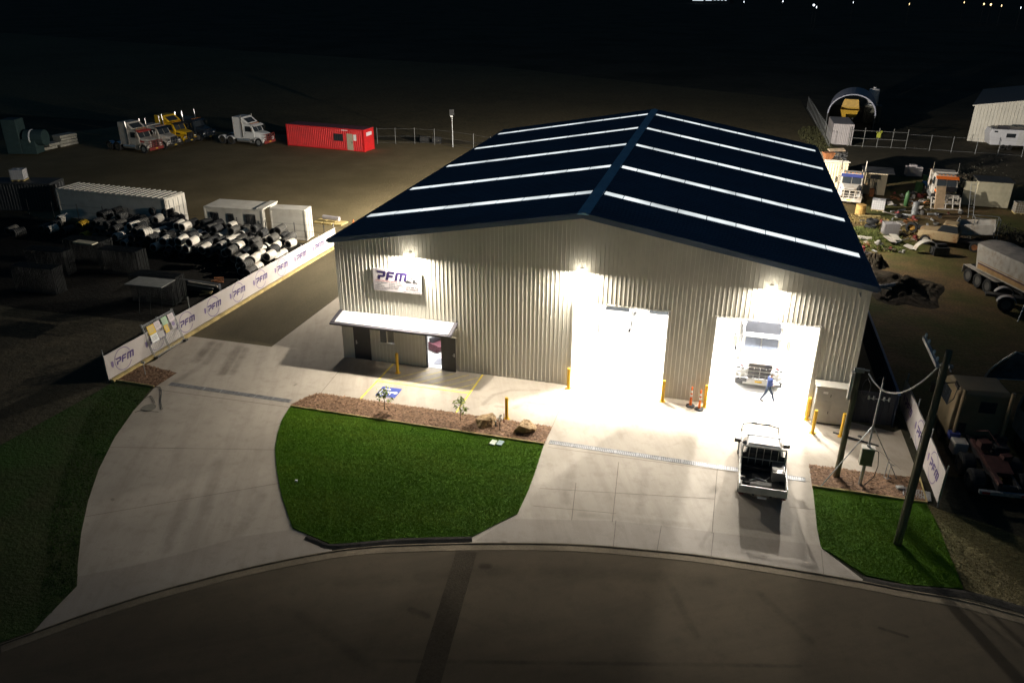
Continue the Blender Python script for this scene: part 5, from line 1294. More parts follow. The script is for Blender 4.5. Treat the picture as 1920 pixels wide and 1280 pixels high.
# ================================================================== LEFT YARD
def truck_at(a, c, lat=1.0):
    """from near-side ground points (mid drive axles, bumper) to origin and heading"""
    d = Vector((c[0] - a[0], c[1] - a[1], 0)).normalized(); n = Vector((-d.y, d.x, 0))
    o = Vector((c[0], c[1], 0)) - d * 3.35 + n * lat
    return (o.x, o.y, 0.0), heading(a, c)
loc, rz = truck_at((-56.62, 47.63), (-48.57, 46.5))
prime_mover("white high-roof truck with maroon bumper, first in the row at far left", loc, rz, dirty_white, "trucks parked in the far yard", 'high', maroon, stripe=red_ink, bar_h=1.5)
loc, rz2 = truck_at((-56.62, 47.63), (-48.57, 46.5)); loc = ((-47.66, 49.21)[0] - 3.35 * math.cos(rz + R(90)), (-47.66, 49.21)[1] + 1.0 - 3.35 * math.sin(rz + R(90)), 0)
prime_mover("white flat-roof truck squeezed between the first white truck and the yellow truck", loc, rz, dirty_white, "trucks parked in the far yard", 'flat', chrome, top=navy_paint)
loc = ((-47.68, 52.52)[0] - 3.35 * math.cos(rz + R(90)), (-47.68, 52.52)[1] + 1.0 - 3.35 * math.sin(rz + R(90)), 0)
prime_mover("yellow high-roof truck with black bonnet stripe in the far yard", loc, rz, yellow_paint, "trucks parked in the far yard", 'high', black_paint, stripe=black_paint)
loc = ((-46.85, 55.49)[0] - 3.35 * math.cos(rz + R(90)), (-46.85, 55.49)[1] + 1.0 - 3.35 * math.sin(rz + R(90)), 0)
prime_mover("dark blue truck with tall chrome stacks right of the yellow truck", loc, rz, navy_paint, "trucks parked in the far yard", 'flat', chrome)
loc, rz = truck_at((-45.33, 55.15), (-37.41, 54.46))
prime_mover("white high-roof truck standing alone left of the red container", loc, rz, white_paint, "trucks parked in the far yard", 'high', maroon, guards='body', bar_h=1.55)

def container(name, label, loc, rz, L_, Wd, Hh, m, cat="container", roof_m=None, pitch=0.28, doors=True, ribs=True, group=None, roofribs=0.0, d=0.036):
    """origin at front-left bottom corner; long side along +x, depth along +y"""
    t = thing(name, label, cat, (loc[0], loc[1], loc[2] if len(loc) > 2 else 0.0), rz, group)
    b = MB()
    b.mm(0, L_, 0.045, Wd - 0.045, 0.12, Hh - 0.02)
    if ribs:
        x = 0.16
        while x < L_ - 0.25:
            for y0, y1 in ((0.008, 0.0452), (Wd - 0.0452, Wd - 0.008)):
                b.prism([(x, y0 if y0 < 1 else y1), (x + .07, y0 if y0 < 1 else y1), (x + .11, 0.0451 if y0 < 1 else Wd - 0.0451), (x - .04, 0.0451 if y0 < 1 else Wd - 0.0451)], 0.16, Hh - 0.12, 'z')
            x += pitch
    b.build("body", m, t)
    b = MB()
    for x in (0.0, L_ - 0.12):
        for y in (0.0, Wd - 0.12): b.mm(x, x + 0.12, y, y + 0.12, 0, Hh)
    for y in (0.0, Wd - 0.08): b.mm(0.12, L_ - 0.12, y, y + 0.08, 0.04, 0.16); b.mm(0.12, L_ - 0.12, y, y + 0.08, Hh - 0.10, Hh - 0.004)
    for x in (-0.004, L_ - 0.076): b.mm(x, x + 0.08, 0.12, Wd - 0.12, Hh - 0.11, Hh - 0.004); b.mm(x, x + 0.08, 0.12, Wd - 0.12, 0.04, 0.16)
    b.build("frame", m, t)
    b = MB(); b.mm(0.05, L_ - 0.05, 0.05, Wd - 0.05, Hh - 0.0195, Hh + 0.012)
    if roofribs:
        x = 0.2
        b.build("roof", roof_m or m, t); b = MB()
        while x < L_ - 0.2: b.mm(x, x + roofribs * .35, 0.06, Wd - 0.06, Hh + 0.0125, Hh + 0.07); x += roofribs
    b.build("roof" if not roofribs else "roof_ribbing", (roof_m or m) if not roofribs else m, t)
    if doors:
        for y0, y1 in ((0.14, Wd / 2 - .01), (Wd / 2 + .01, Wd - 0.14)):
            b = MB(); b.mm(L_ + .002, L_ + .03, y0, y1, .18, Hh - .14); dr = b.build("door", m, t)
            b = MB(); b.cyl((L_ + .05, y0 + .3, .2), (L_ + .05, y0 + .3, Hh - .2), .02, n=6); b.cyl((L_ + .05, y1 - .3, .2), (L_ + .05, y1 - .3, Hh - .2), .02, n=6); b.build("lock_bar", galv, dr)
    return t
a, c = (-35.27, 56.23), (-23.78, 54.89)
L_ = math.hypot(c[0] - a[0], c[1] - a[1]); rz = math.atan2(c[1] - a[1], c[0] - a[0])
rc = container("shipping_container", "red shipping container with a door and barred window in the far yard", a, rz, L_, 2.44, 2.75, red_paint, roof_m=red_dull, doors=False)
b = MB(); b.mm(L_ * .62, L_ * .735, -.01, .03, 1.15, 2.05); w_ = b.build("window", glass, rc); b = MB()
for k in range(6): b.mm(L_ * .62 + k * .26, L_ * .62 + k * .26 + .03, -.03, -.011, 1.15, 2.05)
b.build("bars", steel_dark, w_)
b = MB(); b.mm(L_ * .785, L_ * .858, -.02, .03, .12, 2.15); dr = b.build("door", beige, rc); b = MB(); b.mm(L_ * .845, L_ * .853, -.04, -.021, 1.0, 1.2); b.build("handle", steel_dark, dr)
b = MB(); b.mm(L_ * .87, L_ * .905, -.02, -.005, 1.35, 2.1); b.build("notice", refl, rc)
b = MB(); b.mm(L_ * .72, L_ * .80, -.02, -.006, 2.50, 2.58); b.build("notice", refl, rc)
b = MB(); b.mm(L_ + .006, L_ + .02, .6, 1.9, 1.9, 2.35); b.build("notice", note_p, rc)
# long white container with ribbed roof
p0, p1, p2 = (-37.8, 19.94), (-26.05, 19.4), (-26.2, 22.49)
L_ = math.hypot(p1[0] - p0[0], p1[1] - p0[1]); rz = math.atan2(p1[1] - p0[1], p1[0] - p0[0]); Wd = 2.6
container("shipping_container", "long white container with ribbed pale roof behind the ribbed rolls", p0, rz, L_, Wd, 2.6, container_w, roofribs=0.56, ribs=False, roof_m=mat("darker roof base", (0.22, 0.21, 0.19), 0.5))  # roof base coloured darker so the paler ribs stand out as lines
# site office
p0, p1 = (-21.75, 18.66), (-16.43, 18.97)
L_ = math.hypot(p1[0] - p0[0], p1[1] - p0[1]); rz = math.atan2(p1[1] - p0[1], p1[0] - p0[0])
so = container("site_office", "white portable site office with three barred windows", p0, rz, L_, 2.6, 2.5, container_w, cat="site office", ribs=False, doors=False)
b = MB(); b.mm(L_ - 0.55, L_ + 0.10, 0.0, 2.6, 2.513, 2.62); b.build("roof_lip", container_w, so)
for x0, x1, z0, z1 in ((L_ * .10, L_ * .24, 1.2, 2.0), (L_ * .40, L_ * .50, 1.35, 1.95), (L_ * .70, L_ * .87, 1.2, 2.0)):
    b = MB(); b.mm(x0, x1, .01, .043, z0, z1); w_ = b.build("window", glass, so)
    b = MB()
    k = x0
    while k < x1: b.mm(k, k + .03, -.02, .009, z0 - .05, z1 + .05); k += .15
    b.mm(x0, x1, -.02, .009, z1 + .051, z1 + .08); b.mm(x0, x1, -.02, .009, z0 - .08, z0 - .051); b.build("security_bars", steel_dark, w_)
# white box store
p0, p1, p2 = (-15.9, 19.26), (-12.84, 19.54), (-12.64, 20.9)
L_ = math.hypot(p1[0] - p0[0], p1[1] - p0[1]); rz = math.atan2(p1[1] - p0[1], p1[0] - p0[0])
container("storage_box", "plain white box container at the corner beside the banner fence end", p0, rz, L_, math.hypot(p2[0] - p1[0], p2[1] - p1[1]), 2.6, container_w, ribs=False)
# dark container and the white tank on it
p1 = (-39.46, 21.36)
container("shipping_container", "dark container at far left with a white tank standing on it", (p1[0] - 9.0, p1[1] - 2.2, 0), R(14), 9.0, 2.44, 2.6, container_dark)
def ibc(label, loc, rz, m=None, s=1.0):
    t = thing("tank_crate", label, "tank", loc, rz, "caged plastic tanks")
    b = MB(); b.mm(-.56 * s, .56 * s, -.46 * s, .46 * s, .16, 1.02 * s); b.cyl((0, 0, 1.02 * s), (0, 0, 1.07 * s), .12, n=12); b.build("tank", m or ibc_w, t, 0.04)
    b = MB()
    for k in range(7):
        x = -.58 * s + k * 1.16 * s / 6
        for y in (-.48 * s, .48 * s): b.cyl((x, y, .12), (x, y, 1.05 * s), .012, n=5)
        b.cyl((x, -.48 * s, 1.05 * s), (x, .48 * s, 1.05 * s), .010, n=5) if k in (0, 2, 4, 6) else None
    for k in range(5):
        y = -.48 * s + k * .96 * s / 4
        for x in (-.58 * s, .58 * s): b.cyl((x, y, .12), (x, y, 1.05 * s), .012, n=5)
    for z in (.15, .38, .60, .82, 1.05):
        z *= s; b.tube([(-.58 * s, -.48 * s, z), (.58 * s, -.48 * s, z), (.58 * s, .48 * s, z), (-.58 * s, .48 * s, z), (-.58 * s, -.48 * s, z)], .012, 5)
    b.build("cage", galv, t)
    b = MB(); b.mm(-.6 * s, .6 * s, -.5 * s, .5 * s, 0.08, .12)
    for x in (-.5, 0, .5): b.mm(x * s - .05, x * s + .05, -.48 * s, .48 * s, 0, .079)
    b.build("pallet", timber, t); return t
q = (-43.26, 21.67); ibc("white caged tank standing on the dark container at far left", (q[0], q[1], 2.63), R(20))

# ribbed rolls ------------------------------------------------------
def roll_mesh(m, L_=0.92, r=0.325, n=5, hollow=True):
    b = MB(); b.smooth = False
    prof = [(r * .60, 0.0)]
    for k in range(n):
        y0, y1 = L_ * k / n, L_ * (k + 1) / n; d = (y1 - y0)
        prof += [(r * .86, y0 + d * .01), (r, y0 + d * .20), (r, y0 + d * .80), (r * .86, y0 + d * .99)]
    prof += [(r * .60, L_)]
    b.lathe(prof, 'y', 20)
    b.f = b.f[:-2]; b.m = b.m[:-2]; b.sm = b.sm[:-2]
    b.mi = 1; b.lathe([(r * .60, 0.0), (r * .60, L_)], 'y', 20); b.f = b.f[:-2]; b.m = b.m[:-2]; b.sm = b.sm[:-2]
    me = b.mesh("ribbed_roll", [m, roll_dark])
    for p in me.polygons:                              # end rings are dark
        if abs(p.normal.y) > .9: p.material_index = 1
    return me
ROLLS = {'pale': [roll_mesh(roll_pale), roll_mesh(roll_pale, 1.0, .34, 6), roll_mesh(roll_pale, .78, .315, 4)], 'grey': [roll_mesh(roll_grey), roll_mesh(roll_grey, 1.0, .335, 6)], 'dark': [roll_mesh(roll_dark), roll_mesh(roll_dark, .98, .335, 6)], 'yellow': [roll_mesh(roll_yellow)]}
RL = {'pale': "pale ribbed hollow roll lying in the big pile beside the white banner fence", 'grey': "dusty grey ribbed hollow roll lying in the big pile beside the white banner fence", 'dark': "dark ribbed hollow roll lying in the big pile beside the white banner fence", 'yellow': "yellow ribbed roll at the left end of the roll pile"}
rr = random.Random(21)
def put_roll(kind, x, y, z, a=None):
    me = rr.choice(ROLLS[kind]); o = bpy.data.objects.new("ribbed_roll", me); COL.objects.link(o)
    o.location = (x, y, z + 0.325); o.rotation_euler = (rr.gauss(0, .05), rr.uniform(0, 6.28), rr.gauss(R(-3), .10) if a is None else a)
    tag(o, RL[kind], "roll", "ribbed rolls in the pile" if kind != 'yellow' else "yellow rolls in the pile")
HEAP = [(-27.37, 19.88), (-21.67, 19.34), (-13.28, 18.45), (-12.07, 15.91), (-12.0, 12.25), (-12.64, 10.37), (-13.0, 10.03), (-15.4, 12.04), (-18.08, 12.58), (-22.22, 13.02), (-25.36, 13.25), (-30.26, 14.82), (-31.59, 17.32), (-30.28, 19.39)]
nroll = 0
y = 9.2; row = 0
while y < 21.5:
    x = -34.0
    while x < -11.6:
        if inside((x, y + .4), HEAP):
            edge = min(1.0, max(0, (y - 9.0) / 2.0))
            h = 1 + (rr.random() < .82) + (rr.random() < .40 and y > 10)
            if x > -13.2: h = 1 + (rr.random() < .35)
            for k in range(h):
                if h >= 2 and k == 0 and rr.random() < .75 and y > 10.4: continue
                g = rr.random(); kx = max(0.0, (x + 29) / 17.4)
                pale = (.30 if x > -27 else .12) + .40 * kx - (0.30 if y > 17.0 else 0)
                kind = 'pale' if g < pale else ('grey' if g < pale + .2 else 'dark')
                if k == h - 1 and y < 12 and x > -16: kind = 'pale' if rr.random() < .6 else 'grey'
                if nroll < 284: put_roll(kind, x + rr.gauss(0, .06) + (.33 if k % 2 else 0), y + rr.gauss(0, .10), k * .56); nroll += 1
        x += .71
    y += 1.12; row += 1
for px, k, z in (((-34.86, 16.63), 'pale', .55), ((-33.44, 15.4), 'grey', 0), ((-34.08, 14.57), 'pale', .3), ((-34.77, 15.67), 'grey', .3), ((-35.15, 14.91), 'grey', .2), ((-31.65, 15.37), 'yellow', .62), ((-30.78, 14.59), 'yellow', 0), ((-29.91, 17.57), 'grey', .3), ((-29.7, 16.79), 'pale', .3), ((-28.92, 18.35), 'grey', .5), ((-27.24, 16.36), 'pale', .5), ((-37.23, 13.51), 'grey', .2), ((-36.44, 13.26), 'dark', .2), ((-29.47, 15.25), 'dark', 0), ((-28.2, 15.93), 'dark', 0)):
    put_roll(k, px[0], px[1], z)

# stacks of mesh fence panels -----------------------------------------
def panel_mesh(L_=3.3, h=1.85):
    b = MB()
    for z in (0.03, h - 0.02): b.cyl((0, 0, z), (L_, 0, z), .022, n=6)
    for x in (0.0, L_ * .33, L_ * .67, L_): b.cyl((x, 0, 0), (x, 0, h), .022 if x in (0.0, L_) else .014, n=6)
    k = .16; b.mi = 1
    while k < L_: b.mm(k - .003, k + .003, -.003, .003, .03, h - .02); k += .16
    k = .15
    while k < h: b.mm(0, L_, -.004, .002, k - .003, k + .003); k += .15
    return b.mesh("fence_panel", [mat("darkened fence tube", (0.030, 0.031, 0.029), 0.6, 0.0, .15), mat("dark fence wire", (0.006, 0.006, 0.006), 0.7)])  # galvanised panels coloured near black so the stacks stay dark when lit
PM = panel_mesh(); PMW = panel_mesh(2.4, 1.85)
def panel_stack(loc, rz, n, step, label, grp, tilt=0.0, me=None):
    for k in range(n):
        o = bpy.data.objects.new("fence_panel", me or PM); COL.objects.link(o)
        p = Vector((0, k * step, 0)); p.rotate(Euler((0, 0, rz)))
        o.location = (loc[0] + p.x, loc[1] + p.y, 0.02); o.rotation_euler = (tilt + rr.gauss(0, .01), 0, rz + rr.gauss(0, .006))
        tag(o, label, "fence panel", grp)
q = (-14.28, 3.98); panel_stack((q[0] - 3.3, q[1] + .1), R(0), 11, .13, "mesh fence panel standing in the upright stack just behind the banner fence", "fence panels stacked behind the banner fence")
q = (-24.47, 9.47); panel_stack((q[0] - 3.3, q[1]), R(4), 10, .13, "mesh fence panel in the upright stack below the yellow rolls", "fence panels stacked below the yellow rolls")
q = (-20.32, 8.2); panel_stack((q[0] - 3.3, q[1]), R(2), 9, .13, "mesh fence panel in the dim middle stack left of the roll pile", "fence panels stacked in the middle row")
q = (-25.4, 6.76); panel_stack((q[0] - 3.3, q[1]), R(3), 8, .13, "mesh fence panel in the dark stack near the left edge", "fence panels in the dark left stack")
q = (-23.32, 3.46); panel_stack((q[0] - 3.3, q[1]), R(3), 8, .13, "mesh fence panel in the nearest dark stack at left", "fence panels in the nearest dark stack")
# slab on top of the front stack and pale board on the rear stack
b = MB(); b.mm(-2.2, 0.5, -.75, .75, 0, .05); q = (-13.75, 3.22); tag(b.build("cover_board", mat("grey board", (0.20, 0.20, 0.18), 0.8), loc=(q[0] - .6, q[1], 1.90), rz=R(2)), "flat grey board laid over the front stack of fence panels", "board")
b = MB(); b.mm(-.9, .9, -.3, .3, 0, .10); q = (-25.26, 9.04); tag(b.build("cover_board", beige, loc=(q[0], q[1], 1.92), rz=R(-4)), "pale board on top of the stack below the yellow rolls", "board")
# two loose panels standing nearer, and the leaning notice frame
o = bpy.data.objects.new("fence_panel", PMW); COL.objects.link(o); q = (-15.61, 2.17); o.location = (q[0], q[1], 0.02); o.rotation_euler = (R(-14), 0, R(4)); tag(o, "single mesh panel standing loose above the notice boards", "fence panel")
t = thing("notice_stand", "mesh fence frame holding coloured notice boards against the banner fence", "frame", ((-10.54, -3.12)[0] + 0.15, (-10.54, -3.12)[1], 0.0), heading((-10.54, -3.12), (-10.44, -0.55)) + R(90), None, R(-15))
NFL = math.hypot((-10.44, -0.55)[0] - (-10.54, -3.12)[0], (-10.44, -0.55)[1] - (-10.54, -3.12)[1])
for dy in (0.0, 0.10):
    b = MB(); h = 2.0
    for z in (0.06, h): b.cyl((0, dy, z), (NFL, dy, z), .024, n=6)
    for x in (0, NFL * .5, NFL): b.cyl((x, dy, 0), (x, dy, h + .1), .024, n=6)
    k = .12
    while k < NFL: b.mm(k - .004, k + .004, dy - .003, dy + .003, .05, h); k += .14
    k = .15
    while k < h: b.mm(0, NFL, dy - .004, dy + .004, k - .004, k + .004); k += .22
    b.build("mesh_panel", galv, t)
for x in (0.05, NFL - .05):
    b = MB(); b.box((x, .15, .05), (.22, .75, .10)); b.build("foot", steel_dark, t)
def notice(x0, x1, z0, z1, m, label, deco):
    b = MB(); b.mm(x0, x1, -.045, -.03, z0, z1)
    b.mi = 1
    if deco == 'lines':
        for k in range(4): b.mm(x0 + .05, x1 - .06 - .05 * (k % 2), -.048, -.0455, z1 - .12 - k * (z1 - z0 - .16) / 4, z1 - .09 - k * (z1 - z0 - .16) / 4)
    elif deco == 'band': b.mm(x0, x1, -.048, -.0455, z1 - .14, z1 - .02)
    elif deco == 'badge': b.cyl(((x0 + x1) / 2, -.0465, (z0 + z1) / 2 + .08), ((x0 + x1) / 2, -.0455, (z0 + z1) / 2 + .08), .13, n=14)
    o = b.build("notice_board", [m, {'lines': cab_grey, 'band': note_y, 'badge': purple_soft, 'red': red_ink}[deco]], None)
    o.matrix_world = Matrix.Translation(t.location) @ t.rotation_euler.to_matrix().to_4x4()
    return tag(o, label, "notice", "notice boards on the mesh frame")
F_ = NFL
notice(F_ * .08, F_ * .30, 1.32, 1.86, note_y, "yellow topped white notice at the upper left of the mesh frame", 'lines')
notice(F_ * .08, F_ * .30, .86, 1.30, refl, "white notice with lines below the yellow one on the mesh frame", 'lines')
notice(F_ * .31, F_ * .49, 1.42, 1.88, note_p, "pale lilac notice at upper middle of the mesh frame", 'lines')
notice(F_ * .31, F_ * .49, .90, 1.26, signboard, "white notice at lower middle of the mesh frame", 'lines')
notice(F_ * .55, F_ * .73, 1.46, 1.90, note_g, "pale green notice on the mesh frame", 'lines')
notice(F_ * .55, F_ * .68, .98, 1.44, MATS["yellow notice board"], "yellow notice below the green one on the mesh frame", 'lines')
notice(F_ * .77, F_ * .95, 1.46, 1.90, note_p, "pink notice at the upper right of the mesh frame", 'lines')
notice(F_ * .78, F_ * .92, .98, 1.42, signboard, "white notice with round purple badge at the right of the mesh frame", 'badge')
# planks and pallets between stack and roll pile
def plank(a, c, w, h, z, m, label, name="plank"):
    a, c = Vector((a[0], a[1], 0)), Vector((c[0], c[1], 0)); d = c - a; b = MB(); b.mm(0, d.length, -w / 2, w / 2, 0, h)
    return tag(b.build(name, m, loc=(a.x, a.y, z), rz=math.atan2(d.y, d.x)), label, "plank")
plank((-14.74, 6.3), (-12.27, 6.03), .10, .10, .85, mat("weathered plank", (0.30, 0.27, 0.22), 0.8), "long pale plank nearest the roll pile, behind the front panel stack")
plank((-14.64, 6.07), (-12.48, 5.82), .12, .08, .75, MATS["weathered plank"], "second plank lying alongside, just below the pale plank")
b = MB(); b.mm(-2.2, 1.6, -.25, .0, 0, .74); q = (-14.3, 7.07); tag(b.build("plank_rest", container_dark, loc=(q[0], q[1], 0.0), rz=R(-3)), "low dark trestle box carrying the long planks", "trestle")
for i, (pp, s, lab) in enumerate((((-13.58, 6.52), .5, "broken pale timber offcut on the ground behind the banner fence"), ((-14.28, 8.97), .4, "small stack of rusty offcuts at the plank end"))):
    b = MB()
    for k in range(4): b.box((rr.uniform(-.2, .2), rr.uniform(-.2, .2), .06 + .07 * k), (s * 1.6, .16, .05), rr.uniform(-.6, .9))
    tag(b.build("timber_scrap", timber if i == 0 else rust, loc=(pp[0], pp[1], 0)), lab, "scrap")
# wire fence behind the rolls
t = thing("wire_fence", "thin wire fence with dark posts between the roll pile and the white containers", "fence", (-40.0, 18.7, 0))
b = MB()
for z in (.5, 1.0, 1.55): b.tube([(0, 0, z), (29.5, .3, z)], .010, 4)
b.build("wire", steel_dark, t)
for k in range(12):
    b = MB(); b.cyl((k * 2.65, .01 * k, 0), (k * 2.65, .01 * k, 1.75), .035, n=6); b.build("post", steel_dark, t)
# grey pipe and pallets at the fence end, cone
q = (-13.44, 25.11); t = thing("pipe_length", "short fat grey pipe lying on pallets at the end of the banner fence", "pipe", (q[0], q[1], .22), R(-8)); b = MB(); b.cyl((-.85, 0, .18), (.85, 0, .18), .20, n=16); b.build("pipe", container_grey, t)
b = MB()
for k in range(3): b.mm(-.7 + k * 1.0 - .45, -.7 + k * 1.0 + .40, -.6, .6, 0, .12)
tag(b.build("pallet", timber, loc=(q[0] - .3, q[1] - .1, 0.0), rz=R(-5)), "flat timber pallets under the fat grey pipe", "pallet")
q = (-10.88, 24.73); b = MB(); b.lathe([(.18, 0), (.18, .03), (.13, .04), (.03, .68), (.01, .70)], n=12); tag(b.build("traffic_cone", orange, loc=(q[0], q[1] - .5, 0)), "orange cone just showing past the left eave of the shed", "cone")
# far fence, light pole
A = (-24.37, 59.86); t = thing("chain_fence", "pale posted wire fence along the back of the yard, right of the red container", "fence", (A[0], A[1], 0), 0)
dull_galv = mat("dull galvanised steel", (0.14, 0.14, 0.135), 0.6, 0.2)
FP = [(-24.54, 60.58), (-22.25, 61.26), (-19.82, 61.99), (-17.06, 62.04), (-14.24, 61.36), (-11.08, 60.09), (-8.41, 58.75)]
for p in FP:
    b = MB(); b.cyl((p[0] - A[0], p[1] - A[1], 0), (p[0] - A[0], p[1] - A[1], 2.1), .045, n=6); b.build("post", dull_galv, t)
b = MB()
for z in (.2, 1.0, 1.95): b.tube([(p[0] - A[0], p[1] - A[1], z) for p in FP], .012, 4)
b.build("wire", dull_galv, t)
q = (-14.31, 61.34); t = thing("light_pole", "slim grey light pole with twin lamp heads on the far fence line", "pole", (q[0], q[1], 0))
b = MB(); b.cyl((0, 0, 0), (0, 0, 4.0), .06, n=8); b.build("pole", galv, t)
b = MB(); b.mm(-.30, .30, -.12, .02, 4.05, 4.75); b.mm(-.05, .05, -.05, .05, 3.9, 4.05); hd = b.build("frame", mat("dark lamp frame", (0.06, 0.06, 0.06), 0.5), t)
b = MB(); b.mm(-.16, .16, -.22, -.10, 3.85, 4.02); b.build("lamp_head", refl, t)
for k, px in enumerate(((-18.8, 63.08), (-17.11, 63.19))):
    b = MB(); b.cyl((-.55, 0, .45), (.55, 0, .45), .45, n=14); b.cyl((-.58, 0, .45), (-.551, 0, .45), .47, n=14); tag(b.build("cable_drum", black, loc=(px[0], px[1], 0), rz=R(5)), ("left" if k == 0 else "right") + " black drum lying by the far fence", "drum", "black drums by the far fence")
# teal machine, slabs
q = (-63.52, 42.4); t = thing("pump_tank", "dull teal tall machine with a round tank at the far left edge", "machine", (q[0], q[1], 0), R(15))
b = MB(); b.mm(-1.6, .2, -.9, .9, .1, 4.2); b.build("tower", teal, t, .05); b = MB(); b.mm(.25, 2.0, -.9, .9, .1, 1.9); b.build("base", teal, t, .05)
b = MB(); b.cyl((.6, 0, 1.95), (2.9, 0, 1.95), .95, n=18); b.build("tank", teal, t); b = MB(); b.lathe([(.96, 1.3), (1.0, 1.35), (1.0, 1.45), (.96, 1.5)], 'x', 18, c=(0, 0, 1.95)); b.build("band", refl, t)
def slab_stack(a, c, n, m, label):
    a, c = Vector((a[0], a[1], 0)), Vector((c[0], c[1], 0)); d = c - a; b = MB()
    for k in range(n): b.mm(rr.uniform(-.2, .2), d.length + rr.uniform(-.3, .2), rr.uniform(-.05, .05), 1.4 + rr.uniform(-.1, .1), .02 + k * .36, .02 + k * .36 + .30)
    tag(b.build("slab_stack", m, loc=(a.x, a.y, 0), rz=math.atan2(d.y, d.x)), label, "slabs")
slab_m = mat("pale slab", (0.42, 0.40, 0.33), 0.8, 0, .15)
slab_stack((-62.91, 43.28), (-62.56, 45.14), 1, slab_m, "low pale slab on the ground right of the teal machine")
slab_stack((-62.5, 45.16), (-62.33, 46.66), 2, slab_m, "two-high pale slab stack in the middle of the slab row")
slab_stack((-62.34, 47.03), (-61.98, 49.79), 4, slab_m, "tallest pale slab stack, at the right end of the slab row")
# ================================================================== RIGHT SCRAP YARD
def simple(name, m, label, cat, fn, loc=(0, 0, 0), rz=0, group=None, bevel=0):
    b = MB(); fn(b); return tag(b.build(name, m, loc=(loc[0], loc[1], loc[2] if len(loc) > 2 else 0), rz=rz, bevel=bevel), label, cat, group)
cw2 = mat("cream container paint", (0.62, 0.52, 0.36), 0.6, 0, .06, 1)
q = (32.56, 51.05)
container("shipping_container", "cream container with scrap heaped on its roof behind the old white truck", (q[0] - 2.6, q[1], 0), R(2), 2.6, 6.0, 2.7, cw2, doors=False, pitch=.26)
cx, cy = q[0] - 1.3, q[1]
simple("scrap_sheet", mat("pale torn sheet", (0.50, 0.38, 0.26), 0.7, 0, .2), "pale bent sheet lying tilted on the scrap container roof", "scrap", lambda b: (b.box((0, 0, .9), (1.9, .5, .06), .5, .35), b.box((.3, .2, .72), (1.2, .4, .05), .3, -.3)), (cx + .2, cy + 2.6, 2.72), 0)
simple("wire_bundle", steel_dark, "tangled dark wire bundle on the scrap container roof", "scrap", lambda b: [b.tube([(rr.uniform(-.7, .7), rr.uniform(-.6, .6), rr.uniform(0, .9)) for _ in range(5)], .022, 4) for _ in range(16)], (cx + .55, cy + 1.6, 2.74), 0)
simple("scrap_rail", container_w, "long pale rail along the front edge of the scrap container roof", "scrap", lambda b: (b.box((0, 0, .06), (2.9, .22, .10), .05), b.box((.1, .35, .12), (2.4, .12, .08), -.04)), (cx + .05, cy + .35, 2.72), 0)
simple("rusty_hopper", rust, "small rusty hopper on the left of the scrap container roof", "scrap", lambda b: b.loft([[(-.3, -.3, 0), (.3, -.3, 0), (.3, .3, 0), (-.3, .3, 0)], [(-.6, -.5, .7), (.6, -.5, .7), (.6, .5, .7), (-.6, .5, .7)]]), (cx - .6, cy + 2.0, 2.74), .3)
# two old bonneted trucks facing the camera
q = (32.59, 44.34); prime_mover("old white truck with blue wing standing next to the shed's right eave", (q[0] + .0, q[1] + 3.3, 0), R(172), dirty_white, "old trucks in the scrap yard", None, dirty_white, bonnet=dirty_white, stripe=blue_paint, bar_h=1.5, stacks=True)
q = (41.09, 45.56); prime_mover("white and orange old truck with open front frame in the scrap yard", (q[0] + .2, q[1] + 3.6, 0), R(178), dirty_white, "old trucks in the scrap yard", 'flat', dirty_white, bonnet=black_paint, stripe=orange, bar_h=1.3, stacks=True)
simple("truck_door_panel", mat("orange edged panel", (0.60, 0.42, 0.26), 0.5), "tall cream panel with orange edge leaning on the old orange truck", "panel", lambda b: (b.box((0, 0, 1.1), (.9, .06, 2.2), 0, -.22), ), ((40.43, 45.57)[0], (40.43, 45.57)[1] - .2, 0), R(15))
t = thing("bull_grille", "pale steel grille frame lying in front of the old orange truck", "frame", (*(41.05, 45.14), 0), R(5), rx=R(-25))
b = MB()
for z in (.1, .65, 1.2): b.box((0, 0, z), (2.6, .08, .08))
for x in (-1.3, -.65, 0, .65, 1.3): b.box((x, 0, .65), (.08, .08, 1.2))
b.build("grille", dirty_white, t)
# garden shed
q = (36.24, 49.77); t = thing("tool_shed", "small cream ribbed tool shed right of the old white truck", "shed", (q[0] - 2.3, q[1], 0), R(-4))
b = MB(); b.mm(0, 2.3, 0.04, 1.9, 0, 2.2)
for k in range(10): b.mm(.05 + k * .23, .15 + k * .23, 0.0, 0.039, 0.02, 2.18)
b.build("walls", cw2, t); b = MB(); b.prism([(-.1, 2.202), (2.02, 2.40), (2.02, 2.45), (-.1, 2.25)], -.08, 2.9, 'x'); b.build("roof", steel_dark, t)
t = thing("post_sign", "rusty pedestal with a small square head before the cream tool shed", "post", (*(34.9, 48.92), 0), 0)
b = MB(); b.mm(-.2, .2, -.2, .2, 0, .8); b.build("base", rust, t); b = MB(); b.cyl((-.08, 0, .8), (-.08, 0, 1.9), .03, n=6); b.cyl((.1, 0, .8), (.1, 0, 1.8), .03, n=6); b.box((0, 0, 2.0), (.75, .3, .35)); b.build("head", steel_dark, t)
ibc("white caged tank near the small cream tool shed", (*(34.73, 43.32), 0), R(-10))
ibc("grey caged tank tipped among the weeds and planks", (*(34.49, 34.75), 0), R(8), container_grey, 1.05)
